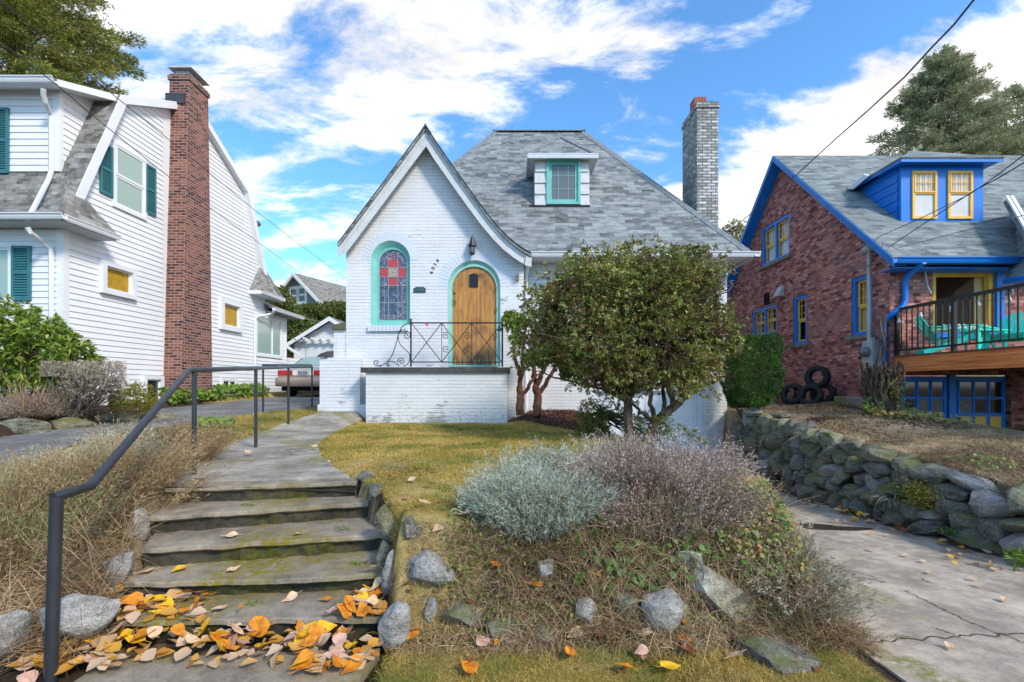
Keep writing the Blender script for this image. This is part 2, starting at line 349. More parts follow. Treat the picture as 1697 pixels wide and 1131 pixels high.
def siding_bump(name, col, h, d=.012):
    b = NB(name); v = b.sep(b.uv)[1]; saw = b.m('FRACT', b.m('DIVIDE', v, h)); MAT[name] = b.fin(col, .5, b.bump(b.m('SUBTRACT', 1., saw), d), .3)
siding_bump('far_siding', (.70, .72, .74), .15); siding_bump('far_blue', (.17, .22, .31), .2); siding_bump('blue_boards', (.004, .19, .66), .16, .02)
def mk():
    b = NB('glass'); b.fin((.02, .025, .028), .03, None, .9)
    tr = b.nt.nodes.new('ShaderNodeBsdfTransparent'); ms = b.nt.nodes.new('ShaderNodeMixShader'); ms.inputs[0].default_value = .92
    b.L(b.bsdf.outputs[0], ms.inputs[1]); b.L(tr.outputs[0], ms.inputs[2]); b.L(ms.outputs[0], b.out.inputs[0]); MAT['glass'] = b.mat
    b = NB('dark_glass'); MAT['dark_glass'] = b.fin((.02, .024, .028), .06, None, .8)
    b = NB('pale_glass'); MAT['pale_glass'] = b.fin((.30, .42, .38), .08, None, .8)
    b = NB('grey_glass'); MAT['grey_glass'] = b.fin((.13, .14, .15), .12, None, .7)
    # stained glass: dark purple and pale leaves between lead lines
    b = NB('stained'); e = b.vor(38, 'DISTANCE_TO_EDGE'); c = b.vor(38, 'F1', out='Color')
    col = b.ramp(b.sep(c)[0], [(0, (.02, .016, .05)), (.35, (.045, .03, .09)), (.6, (.10, .04, .08)), (.85, (.14, .09, .15)), (1, (.36, .33, .34))])
    col = b.mix(b.rng(e, .02, .05, .8, 0), col, (.30, .30, .34)); MAT['stained'] = b.fin(col, .12, b.bump(e, .002), .7)
    b = NB('stained_pane'); MAT['stained_pane'] = b.fin(b.ramp(b.noise(14, 4, .6), [(.3, (.02, .022, .05)), (.5, (.05, .06, .10)), (.7, (.20, .24, .30))]), .08, b.bump(b.noise(30, 2), .002), .7)
    b = NB('red_glass'); MAT['red_glass'] = b.fin(b.ramp(b.noise(30, 3, .6), [(.3, (.30, .02, .03)), (.7, (.62, .06, .06))]), .15, b.bump(b.noise(60, 3), .002), .6)
    b = NB('cream_glass'); MAT['cream_glass'] = b.fin(b.ramp(b.vor(70), [(.1, (.65, .60, .42)), (.5, (.45, .40, .26)), (.7, (.08, .06, .08))]), .2, None, .5)
    b = NB('lead'); MAT['lead'] = b.fin((.38, .40, .44), .5, None, .4)
    # weathered plank door
    b = NB('door_wood'); u = b.sep(b.uv)[0]; v = b.sep(b.uv)[1]
    gr = b.noise(5, 8, .65, vec=b.map(b.ob, (7, 7, .45)), dist=.6); f2 = b.noise(60, 5, .6, vec=b.map(b.ob, (2.2, 2.2, .05)))
    c = b.ramp(b.m('ADD', b.m('MULTIPLY', gr, .7), b.m('MULTIPLY', f2, .3)), [(.25, (.15, .06, .018)), (.42, (.36, .155, .038)), (.56, (.54, .26, .065)), (.75, (.68, .38, .13))])
    z = b.sep(b.ob)[2]; wear = b.m('MULTIPLY', b.rng(z, 2.95, 1.9, 0, 1), b.rng(b.noise(40, 6, .7, vec=b.map(b.ob, (1.6, 1.6, .06))), .48, .62, 0, .8))
    c = b.mix(wear, c, (.45, .33, .20)); c = b.mix(b.m('MULTIPLY', b.rng(z, 2.16, 1.98, 0, 1), b.rng(b.noise(30, 5, .7, vec=b.map(b.ob, (1.5, 1.5, .15))), .42, .55)), c, (.10, .07, .05))
    c = b.mix(b.rng(b.noise(2.6, 3, .5, vec=b.map(b.ob, loc=(1.3, 0, .4))), .58, .72, 0, .75), c, (.13, .055, .025))
    gv = b.m('PINGPONG', b.m('ADD', u, .02), .047); groove = b.rng(gv, .0, .004, 0, 1); c = b.mix(b.rng(groove, 0, 1, .65, 0), c, (.08, .04, .02))
    MAT['door_wood'] = b.fin(c, .5, b.bump(b.m('ADD', groove, b.m('MULTIPLY', f2, .3)), .004), .4)
    # deck fascia
    b = NB('deck_wood'); gr = b.noise(6, 7, .6, vec=b.map(b.ob, (.25, .25, 5)))
    MAT['deck_wood'] = b.fin(b.ramp(gr, [(.3, (.50, .11, .03)), (.5, (.85, .24, .06)), (.7, (.92, .38, .14))]), .6, b.bump(gr, .003), .35)
    b = NB('deck_boards'); MAT['deck_boards'] = b.fin((.16, .08, .05), .7)
    # old concrete with moss
    def conc(name, base, moss, mth, dark=(.05, .05, .045), gsc=70, wet=.0):
        b = NB(name); n1 = b.noise(1.7, 8, .65); n2 = b.noise(9, 8, .7); g = b.noise(gsc, 6, .75)
        f = b.m('ADD', b.m('MULTIPLY', n1, .5), b.m('ADD', b.m('MULTIPLY', n2, .3), b.m('MULTIPLY', g, .2)))
        c = b.ramp(f, [(.36, dark), (.46, tuple(x*.66 for x in base)), (.53, base), (.64, tuple(min(1, x*1.5) for x in base))])
        sp = b.vor(160, 'F1'); c = b.mix(b.rng(sp, .10, .22, .45, 0), c, tuple(x*.45 for x in base))
        mm = b.m('MULTIPLY', b.rng(b.noise(1.25, 6, .62, vec=b.map(b.ob, loc=(2.2, 7.7, 0))), mth, mth+.10), b.rng(b.noise(22, 6, .7), .38, .55)); c = b.mix(mm, c, moss)
        MAT[name] = b.fin(c, .88, b.bump(b.m('ADD', g, b.m('ADD', b.m('MULTIPLY', n2, .7), b.m('MULTIPLY', mm, .6))), .0035, .8), .25)
    conc('step_concrete', (.31, .26, .195), (.21, .17, .012), .50, (.07, .065, .055)); conc('drive_concrete', (.47, .395, .315), (.24, .22, .08), .55, (.26, .22, .18), 90)
    conc('walk_concrete', (.34, .305, .255), (.20, .18, .02), .53, (.13, .12, .10), 90); conc('asphalt', (.21, .205, .195), (.1, .1, .05), .8, (.13, .125, .12), 120)
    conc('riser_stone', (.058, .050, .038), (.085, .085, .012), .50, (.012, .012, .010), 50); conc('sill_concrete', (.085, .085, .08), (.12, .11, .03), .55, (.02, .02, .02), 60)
    b = NB('wet'); MAT['wet'] = b.fin((.05, .036, .024), .06, b.bump(b.noise(9, 2), .001), .6)
    b = NB('crack'); MAT['crack'] = b.fin((.085, .07, .052), .95, None, .1)
    # ground
    b = NB('ground'); at = b.nt.nodes.new('ShaderNodeAttribute'); at.attribute_name = 'zone'; s3 = b.sep(at.outputs['Color'])
    n1 = b.noise(2.3, 7, .6); n2 = b.noise(22, 7, .7); n3 = b.noise(90, 5, .7); f = b.m('ADD', b.m('MULTIPLY', n1, .4), b.m('ADD', b.m('MULTIPLY', n2, .35), b.m('MULTIPLY', n3, .25)))
    soil = b.ramp(f, [(.3, (.018, .012, .008)), (.5, (.055, .037, .024)), (.7, (.13, .09, .06))])
    lawn = b.ramp(f, [(.36, (.12, .10, .03)), (.45, (.25, .20, .055)), (.55, (.42, .31, .11)), (.66, (.56, .43, .2))])
    mul = b.ramp(f, [(.3, (.02, .010, .008)), (.5, (.075, .034, .026)), (.7, (.15, .08, .06))])
    straw = b.ramp(f, [(.3, (.13, .09, .055)), (.46, (.32, .24, .145)), (.6, (.48, .38, .24)), (.75, (.6, .5, .33))])
    c = b.mix(s3[0], soil, lawn); c = b.mix(s3[1], c, mul); c = b.mix(b.m('MULTIPLY', s3[2], b.rng(n1, .3, .55, .6, 1)), c, straw)
    MAT['ground'] = b.fin(c, .95, b.bump(b.m('ADD', n3, b.m('MULTIPLY', n2, 1.4)), .010), .1)
    # rocks
    def rock(name, stops, moss, mth):
        b = NB(name); n1 = b.noise(5, 8, .65); n2 = b.noise(45, 7, .75); st = b.noise(7, 6, .65, vec=b.map(b.ob, (1, 1, 3.2), (.5, .3, 0)))
        f = b.m('ADD', b.m('MULTIPLY', n1, .3), b.m('ADD', b.m('MULTIPLY', n2, .38), b.m('MULTIPLY', st, .32))); c = b.ramp(f, stops); sk = b.noise(150, 3, .8); c = b.mix(b.rng(sk, .56, .64, 0, .55), c, tuple(min(.9, x*1.25) for x in stops[3][1])); c = b.mix(b.rng(sk, .44, .36, 0, .6), c, stops[0][1])
        up = b.sep(b.nt.nodes.new('ShaderNodeNewGeometry').outputs['Normal'])[2]
        mm = b.m('MULTIPLY', b.rng(up, .1, .8), b.rng(b.noise(4, 6, .65, vec=b.map(b.ob, loc=(3, 1, 2))), mth, mth+.12)); c = b.mix(b.m('MULTIPLY', mm, .8), c, moss)
        MAT[name] = b.fin(c, .85, b.bump(b.m('ADD', n2, b.m('MULTIPLY', st, 1.6)), .012, .9), .3)
    rock('pale_rock', [(.37, (.09, .085, .075)), (.46, (.23, .22, .20)), (.54, (.36, .35, .33)), (.66, (.60, .59, .56))], (.13, .13, .04), .6)
    rock('dark_rock', [(.38, (.016, .015, .012)), (.46, (.10, .094, .08)), (.54, (.21, .20, .17)), (.66, (.36, .345, .30))], (.12, .13, .03), .46)
    rock('green_rock', [(.38, (.025, .023, .016)), (.46, (.13, .124, .088)), (.54, (.26, .25, .185)), (.66, (.42, .40, .30))], (.14, .145, .03), .42)
    rock('lichen_rock', [(.38, (.07, .065, .05)), (.46, (.24, .23, .18)), (.54, (.42, .41, .34)), (.66, (.66, .65, .56))], (.22, .22, .07), .5)
    b = NB('bark'); n = b.noise(14, 7, .7, vec=b.map(b.ob, (1, 1, .25))); MAT['bark'] = b.fin(b.ramp(n, [(.3, (.035, .022, .015)), (.5, (.11, .08, .055)), (.7, (.24, .19, .14))]), .9, b.bump(n, .02), .15)
    b = NB('red_bark'); n = b.noise(16, 7, .7, vec=b.map(b.ob, (1, 1, .2))); MAT['red_bark'] = b.fin(b.ramp(n, [(.3, (.035, .015, .010)), (.5, (.17, .075, .045)), (.7, (.36, .20, .13))]), .85, b.bump(n, .02), .2)
    b = NB('car_paint'); MAT['car_paint'] = b.fin((.36, .29, .245), .3, None, .5, .25, **{'Coat Weight': .6})
    b = NB('car_silver'); MAT['car_silver'] = b.fin((.52, .53, .55), .28, None, .5, .25, **{'Coat Weight': .6})
    b = NB('tail_red'); MAT['tail_red'] = b.fin((.45, .01, .012), .2, None, .6)
    b = NB('plate_blue'); MAT['plate_blue'] = b.fin((.04, .07, .12), .4); b = NB('plate_ink'); MAT['plate_ink'] = b.fin((.55, .60, .62), .4)
    b = NB('lens_clear'); MAT['lens_clear'] = b.fin((.72, .70, .70), .2)
    b = NB('wire'); MAT['wire'] = b.fin((.04, .042, .048), .6)
    b = NB('wire_pale'); MAT['wire_pale'] = b.fin((.22, .23, .25), .6)
mk()
foliage('lawn_blades', [(0, (.15, .15, .02)), (.35, (.37, .29, .05)), (.65, (.64, .46, .13)), (1, (.82, .62, .27))], .7, .3, .15, ((.17, .23, .035), .50, .8), 1.1)
foliage('straw_blades', [(0, (.14, .09, .05)), (.4, (.38, .265, .145)), (.75, (.62, .47, .28)), (1, (.86, .72, .50))], .8, .2, .15)
foliage('twigs', [(0, (.055, .035, .022)), (.5, (.21, .135, .08)), (1, (.46, .33, .21))], .9, .05, .1)
foliage('silver_dull', [(0, (.22, .18, .11)), (.5, (.42, .38, .27)), (1, (.62, .60, .47))], .8, .2, .15)
foliage('fresh_pale', [(0, (0.156, 0.182, 0.065)), (.5, (0.286, 0.351, 0.143)), (1, (0.468, 0.546, 0.286))], .7, .3, .15)
foliage('silver', [(0, (.20, .23, .17)), (.5, (.44, .51, .41)), (1, (.76, .82, .70))], .8, .2, .15)
foliage('dead_lavender', [(0, (.12, .08, .065)), (.45, (.34, .245, .20)), (.75, (.56, .45, .39)), (1, (.92, .86, .80))], .9, .1, .1, ((.24, .15, .07), .58, .7), 2.)
foliage('left_lavender', [(0, (.09, .06, .035)), (.4, (.29, .20, .105)), (.75, (.50, .39, .23)), (1, (.68, .62, .44))], .9, .1, .1, ((.24, .27, .12), .56, .55), 2.)
foliage('grey_bush', [(0, (.13, .10, .075)), (.5, (.34, .275, .215)), (1, (.62, .55, .46))], .9, .1, .1, ((.15, .14, .06), .60, .7), 1.6)
foliage('bush', [(0, (.02, .032, .010)), (.3, (.10, .13, .025)), (.55, (.26, .30, .06)), (.8, (.54, .53, .17)), (1, (.90, .84, .48))], .4, .25, .4, ((.20, .10, .055), .52, .75), 2.2)
foliage('bush_dead', [(0, (.08, .035, .025)), (.5, (.26, .13, .08)), (1, (.46, .30, .20))], .8, .1, .15)
foliage('rhodo', [(0, (.05, .10, .015)), (.4, (.14, .24, .03)), (.75, (.30, .38, .06)), (1, (.52, .55, .12))], .35, .25, .45, ((.24, .20, .03), .6, .6), 2.2)
foliage('fresh', [(0, (0.056, 0.126, 0.0168)), (.5, (0.154, 0.266, 0.035)), (1, (0.364, 0.476, 0.084))], .45, .3, .35)
foliage('green_shrub', [(0, (.04, .07, .012)), (.5, (.14, .19, .03)), (1, (.34, .36, .08))], .5, .25, .3)
foliage('ivy', [(0, (.03, .07, .015)), (.5, (.085, .18, .03)), (.9, (.18, .30, .06)), (1, (.30, .12, .05))], .4, .25, .4)
foliage('mixed_cover', [(0, (.10, .15, .03)), (.35, (.24, .30, .07)), (.6, (.46, .38, .13)), (.8, (.45, .17, .08)), (1, (.62, .55, .34))], .6, .2, .25)
foliage('hedge', [(0, (0.024, 0.0675, 0.018)), (.5, (0.0675, 0.15, 0.03)), (1, (0.165, 0.3, 0.0525))], .5, .25, .3)
foliage('moss', [(0, (0.084, 0.084, 0.012)), (.5, (0.204, 0.192, 0.024)), (1, (0.36, 0.336, 0.06))], .9, .2, .1)
foliage('conifer', [(0, (.07, .11, .03)), (.4, (.20, .26, .05)), (.75, (.42, .40, .11)), (1, (.60, .46, .20))], .6, .2, .2, ((.15, .10, .045), .58, .6), .5)
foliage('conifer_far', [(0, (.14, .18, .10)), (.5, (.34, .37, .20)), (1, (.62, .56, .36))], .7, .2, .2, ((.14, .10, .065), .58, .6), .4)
foliage('far_tree', [(0, (0.0525, 0.09, 0.0225)), (.5, (0.128, 0.18, 0.045)), (1, (0.285, 0.285, 0.09))], .6, .2, .2, ((.22, .13, .04), .6, .6), .7)
foliage('mulch_chips', [(0, (0.045, 0.021, 0.015)), (.5, (0.15, 0.075, 0.057)), (1, (0.3, 0.18, 0.135))], .9, .0, .1)
for nm, cs in {'leaf_orange': ((.42, .13, .01), (.72, .28, .02)), 'leaf_yellow': ((.62, .32, .01), (.85, .52, .03)), 'leaf_tan': ((.52, .32, .17), (.78, .56, .36)), 'leaf_pink': ((.42, .22, .15), (.66, .42, .32)), 'leaf_brown': ((.12, .035, .018), (.33, .11, .04))}.items():
    b = NB(nm); c = b.ramp(b.noise(18, 6, .65), [(.35, cs[0]), (.6, cs[1])]); c = b.mix(b.rng(b.vor(60), .1, .2, .6, 0), c, tuple(x*.4 for x in cs[0]))
    b.fin(c, .55, b.bump(b.noise(40, 4), .004), .3); MAT[nm] = b.mat

foliage('litter_mix', [(0, (.14, .06, .025)), (.2, (.42, .17, .03)), (.4, (.66, .36, .05)), (.65, (.56, .38, .24)), (1, (.70, .54, .38))], .55, .15, .3)
foliage('litter_brown', [(0, (.06, .025, .015)), (.5, (.25, .10, .05)), (1, (.50, .32, .18))], .7, .1, .2)
foliage('silver_pink', [(0, (.30, .25, .22)), (.5, (.56, .50, .45)), (1, (.86, .82, .78))], .8, .2, .15)
# ------------------------------------------------------------ ground
def sms(a, b, t):
    q = np.clip((np.asarray(t, float)-a)/(b-a), 0, 1); return q*q*(3-2*q)
def ip(y, xs, ys): return np.interp(y, xs, ys)
def drv_r(y): return ip(y, [-50, 2.2, 10, 60], [0, 0, -.45, -.45])
def drv_l(y): return ip(y, [-50, 1.5, 3, 5.4, 8.4, 15, 22, 28], [0, 0, .3, .73, .85, 1.03, 1.15, 1.3])
# the flight of steps: front edges of landing and treads, (left px,py, right px,py, drop below the eye)
EDG = [(273, 810, 591, 799, .80), (242, 858, 611, 833, .925), (231, 911, 634, 886, 1.05), (206, 966, 638, 951, 1.175), (196, 1030, 640, 1024, 1.285)]
STEP = []
for a, b_, c, d, D in EDG:
    yl, yr = D*F/(b_-CY), D*F/(d-CY); STEP.append((Vector(((a-CX)/F*yl, yl, H-D)), Vector(((c-CX)/F*yr, yr, H-D))))
_lx = [s[0].x for s in STEP]; _ly = [s[0].y for s in STEP]; _rx = [s[1].x for s in STEP]; _ry = [s[1].y for s in STEP]
def hstair(x, y):
    x = np.asarray(x, float); y = np.asarray(y, float); h = np.full(np.broadcast(x, y).shape, .03)
    for l, r in reversed(STEP):
        ye = l.y+(x-l.x)/(r.x-l.x)*(r.y-l.y); h = np.where(y >= ye-.02, l.z, h)
    return h
def stair_mask(x, y, m=0.):
    xl = np.interp(y, _ly[::-1], _lx[::-1])-m; xr = np.interp(y, _ry[::-1], _rx[::-1])+m
    l, r = STEP[0]; ye = l.y+(x-l.x)/(r.x-l.x)*(r.y-l.y)
    return (x > xl) & (x < xr) & (y < ye+.16) & (y > 1.2)
def lawn_h(x, y): 
    z = .60+.012*(np.clip(y, 0, 12)-3.6)
    z = z+.20*sms(8.3, 9.7, y)*sms(-.15, .5, x)*(1-sms(1.2, 1.9, x))+.20*sms(-2.85, -3.25, x)*sms(7.6, 9.3, y)
    return z
def top_r(x, y): return ip(y, [-50, .5, 2.2, 3.77, 5.4, 8.6, 12, 30], [0, .05, .22, .44, .60, .84, .95, 1.3])+.2*sms(4.6, 7, x)-.07*sms(5.7, 6.6, x)*(1-sms(8.2, 9.0, y))
def ledge(y): return ip(y, [0, 7.5, 10, 60], [-6.45, -6.45, -7.7, -7.7])
def gh(x, y):
    x = np.asarray(x, float); y = np.asarray(y, float)
    z = lawn_h(x, y)
    f = np.where(x > -.7, sms(2.42, 3.0, y), sms(2.25, 3.6, y)); z = z*f
    z = z+(drv_l(y)-z)*sms(-3.4, -5.1, x)
    z = z+.14*sms(.03, .25, ledge(y)-x)*sms(3, 5, y)
    z = np.maximum(z, 0)
    e = 1.78+.10*np.sin(y*2.3)*sms(2.6, 3.4, y)
    wr = sms(0, .34, x-e+.17); z = z*(1-wr)+drv_r(y)*wr
    wt = sms(4.42, 4.62, x); z = z*(1-wt)+top_r(x, y)*wt
    z = np.where((x > 6.72) & (y < 8.7), z+(-.15-z)*sms(6.72, 6.85, x), z)
    z = np.where(y > 28, z+ip(y, [28, 45, 80, 2000], [0, 5.4, 8, 8]), z)
    hs = hstair(x, np.asarray(y)-.16); z = np.where(stair_mask(x, y, .02), np.minimum(z, hs-.07), z)
    return z
def g(x, y): return float(gh(x, y))
def G(px, py, extra=0.):
    """where the view ray through a photo pixel meets the ground"""
    dx, dz = (px-CX)/F, (CY-py)/F; Y = np.arange(1.2, 60, .01); z = H+dz*Y; q = gh(dx*Y, Y)+extra
    i = np.argmax(z <= q); Y = Y[i] if (z <= q).any() else 60.; return Vector((dx*Y, Y, H+dz*Y))
def axis(a, b, st, far):
    n = list(np.arange(a, b+1e-6, st)); v = b; s = st
    up = []; 
    while v < far: s *= 1.35; v += s; up.append(v)
    v = a; s = st; dn = []
    while v > -far: s *= 1.35; v -= s; dn.append(v)
    return np.array(dn[::-1]+n+up)
def walk_lr():
    Lp = [(273, 810), (320, 772), (372, 742), (420, 722), (466, 704), (505, 692), (536, 684)]; Rp = [(591, 799), (556, 778), (532, 758), (527, 738), (548, 720), (578, 706), (606, 694)]
    L_ = [G(*p) for p in Lp]; R_ = [G(*p) for p in Rp]; L_[0] = STEP[0][0].copy(); R_[0] = STEP[0][1].copy()
    L_.append(Vector((-3.85, 9.72, 0))); R_.append(Vector((-2.93, 9.72, 0)))
    return L_, R_
WL, WR = walk_lr()
def in_poly(x, y, poly):
    x = np.asarray(x, float); y = np.asarray(y, float); ins = np.zeros(np.broadcast(x, y).shape, bool); n = len(poly)
    for i in range(n):
        x1, y1 = poly[i][0], poly[i][1]; x2, y2 = poly[(i+1) % n][0], poly[(i+1) % n][1]
        if y1 == y2: continue
        c = ((y1 > y) != (y2 > y)) & (x < (x2-x1)*(y-y1)/(y2-y1)+x1); ins ^= c
    return ins
WALKP = [(p.x, p.y) for p in WL]+[(p.x, p.y) for p in reversed(WR)]
MULCH = [(p.x, p.y) for p in (G(846, 700), G(900, 704), G(962, 716))]+[(1.5, 6.9), (1.75, 7.4), (1.75, 9.9), (.0, 9.9)]
def is_lawn(x, y):
    x = np.asarray(x, float); y = np.asarray(y, float)
    a = (x > -3.3) & (x < 1.75) & ((y > 3.15) | ((x < .12-(3.15-y)*.6) & (y > 2.55))) & (y < 9.2)
    return a & ~in_poly(x, y, WALKP) & ~in_poly(x, y, MULCH) & ~stair_mask(x, y, .05)
def make_ground():
    xs = axis(-8.4, 7.2, .05, 900); ys = axis(1.0, 10.2, .05, 1400); X, Y = np.meshgrid(xs, ys); Z = gh(X, Y)
    nz = np.array([mnoise.noise(Vector((x*1.7, y*1.7, 0))) + .5*mnoise.noise(Vector((x*6, y*6, 3))) for x, y in zip(X.ravel(), Y.ravel())]).reshape(X.shape)
    soft = ~((X > 1.7) & (X < 4.4)) & ~stair_mask(X, Y, .1) & ~in_poly(X, Y, WALKP) & ~((X < -5.0) & (X > ledge(Y)-.1)) & (Y > 2.3) & (Y < 30)
    Z = Z+np.where(soft, nz*.022, 0)
    Z = np.where(((X > 1.85) & (X < 4.3)) | in_poly(X, Y, WALKP) | ((X < -5.1) & (X > ledge(Y)) & (Y < 24)), Z-.012, Z)
    V = np.stack([X, Y, Z], 2).reshape(-1, 3); ny, nx = X.shape; idx = np.arange(nx*ny).reshape(ny, nx)
    Fc = np.stack([idx[:-1, :-1], idx[:-1, 1:], idx[1:, 1:], idx[1:, :-1]], 2).reshape(-1, 4)
    o = np_mesh('ground', V, Fc, MAT['ground'], None, True); tag(o, kind='structure')
    lw = is_lawn(X, Y)*1.; lw = np.maximum(lw, ((Y < 2.5) & (X > -.6) & (X < 1.8))*.9); lw = np.maximum(lw, ((X < -3.2) & (X > -5) & (Y > 5))*.7)
    lw = np.maximum(lw, (Y > 12)*1.); lw = np.where(nz < -.28, lw*.3, lw)
    mu = in_poly(X, Y, MULCH)*1.; stw = ((X > 4.45) & (X < 7))*np.clip(.75+nz*1.6, 0, 1); stw = np.maximum(stw, ((X < -1) & (X > -5) & (Y > 2.4) & (Y < 5))*.55)
    col = np.stack([lw, mu, stw, np.ones_like(lw)], 2).reshape(-1, 4).astype(np.float32)
    at = o.data.color_attributes.new('zone', 'FLOAT_COLOR', 'POINT'); at.data.foreach_set('color', col.ravel())
make_ground()
def strip(name, Lp, Rp, nseg, nx, hf, mat, lift=.004, edge=.0, namek='structure'):
    """a sheet draped on the ground between two polylines"""
    def res(pl, n):
        d = [0]
        for a, b in zip(pl, pl[1:]): d.append(d[-1]+math.hypot(b[0]-a[0], b[1]-a[1]))
        t = np.linspace(0, d[-1], n); return np.interp(t, d, [p[0] for p in pl]), np.interp(t, d, [p[1] for p in pl])
    lx, ly = res(Lp, nseg); rx, ry = res(Rp, nseg); t = np.linspace(0, 1, nx)
    X = lx[:, None]*(1-t)+rx[:, None]*t; Y = ly[:, None]*(1-t)+ry[:, None]*t; Z = hf(X, Y)+lift
    mb = MB(); n, m = X.shape; vs = [(X[i, j], Y[i, j], Z[i, j]) for i in range(n) for j in range(m)]
    fs = [(i*m+j, i*m+j+1, (i+1)*m+j+1, (i+1)*m+j) for i in range(n-1) for j in range(m-1)]; mb.add(vs, fs, 0, True)
    bd = [i*m for i in range(n)]; bd2 = [i*m+m-1 for i in range(n)]
    for B_, s in ((bd, 1), (bd2, -1)):
        for a, b in zip(B_, B_[1:]):
            p, q = Vector(vs[a]), Vector(vs[b]); k = [p, q, q-Vector((0, 0, .07)), p-Vector((0, 0, .07))]; mb.face(k if s > 0 else k[::-1])
    o = mb.build(name, mat, None, origin=None); tag(o, kind=namek); return o
def walk_h(X, Y): return np.where(Y < STEP[0][0].y+.55, STEP[0][0].z+(gh(X, Y)-STEP[0][0].z)*sms(3.6, 4.15, Y), gh(X, Y))
strip('walkway', WL, WR, 90, 16, walk_h, MAT['walk_concrete'], .012)
_e = np.linspace(2.1, 10, 40)
strip('right_driveway', [(2.6, -6), (1.9, 1.0)]+[(1.86, y) for y in _e], [(7, -6), (4.6, 1.0)]+[(4.42, y) for y in _e], 200, 24, lambda X, Y: drv_r(Y), MAT['drive_concrete'], .004)
strip('apron', [(-9, 2.05), (-9, 2.2)], [(8, 2.05), (8, 2.2)], 3, 3, lambda X, Y: X*0, MAT['walk_concrete'], -.03)
strip('left_driveway', [(-6.45, -3), (-6.45, 7.5), (-7.7, 10), (-7.7, 24)], [(-5.05, -3), (-5.05, 8), (-4.7, 9.9), (-4.7, 24)], 200, 10, lambda X, Y: drv_l(Y)+(gh(X, Y)-drv_l(Y))*sms(-5.6, -5, X), MAT['asphalt'], .010)
# sidewalk slab at the foot of the steps
_sl = [(-2.05, -1.5), (-2.05, 2.34)]; _sr = [(-.66, -1.5), (-.78, 1.9), (-.70, 2.44)]
strip('sidewalk', _sl, _sr, 30, 10, lambda X, Y: X*0+.02, MAT['step_concrete'], .0)
def crack(pts, w):
    w *= .42
    P3 = [G(*p) for p in pts]; out = []
    for a, b in zip(P3, P3[1:]):
        n = 12
        for k in range(n): t = k/n; out.append(a.lerp(b, t)+Vector((random.uniform(-1, 1)*.010, random.uniform(-1, 1)*.022, 0)))
    out.append(P3[-1]); mb = MB()
    for i, (p, q) in enumerate(zip(out, out[1:])):
        d = (q-p).normalized(); n_ = Vector((-d.y, d.x, 0)); w1 = w*(.4+.9*abs(math.sin(i*1.7))); w2 = w*(.4+.9*abs(math.sin((i+1)*1.7)))
        z = lambda v: float(drv_r(v.y))+.008
        mb.face([Vector((*(p+n_*w1)[:2], z(p))), Vector((*(p-n_*w1)[:2], z(p))), Vector((*(q-n_*w2)[:2], z(q))), Vector((*(q+n_*w2)[:2], z(q)))])
    tag(mb.build('driveway_crack', MAT['crack'], None), kind='structure')
for c_, w in (([(1270, 905), (1340, 925), (1400, 945), (1460, 962)], .006), ([(1372, 935), (1425, 958), (1470, 968)], .009), ([(1500, 980), (1550, 1005), (1610, 1035), (1697, 1068)], .008), ([(1395, 1068), (1480, 1064), (1590, 1058), (1697, 1052)], .010),
              ([(1555, 1045), (1580, 1056)], .006), ([(1525, 960), (1545, 970)], .005), ([(1435, 1085), (1460, 1090)], .006), ([(1640, 980), (1697, 1000)], .003), ([(1270, 880), (1285, 893), (1262, 900)], .004)): crack(c_, w)
def puddle():
    c = G(1373, 875); mb = MB(); pts = []
    for k in range(28):
        t = 2*math.pi*k/28; r = 1+.18*math.sin(3*t+1)+.1*math.sin(5*t); x = c.x+.36*r*math.cos(t)+.02*math.sin(t); y = c.y+.13*r*math.sin(t)-.10*math.cos(t); pts.append(Vector((x, y, float(drv_r(y))+.009)))
    mb.face(pts); tag(mb.build('puddle', MAT['wet'], None), kind='structure')
puddle()
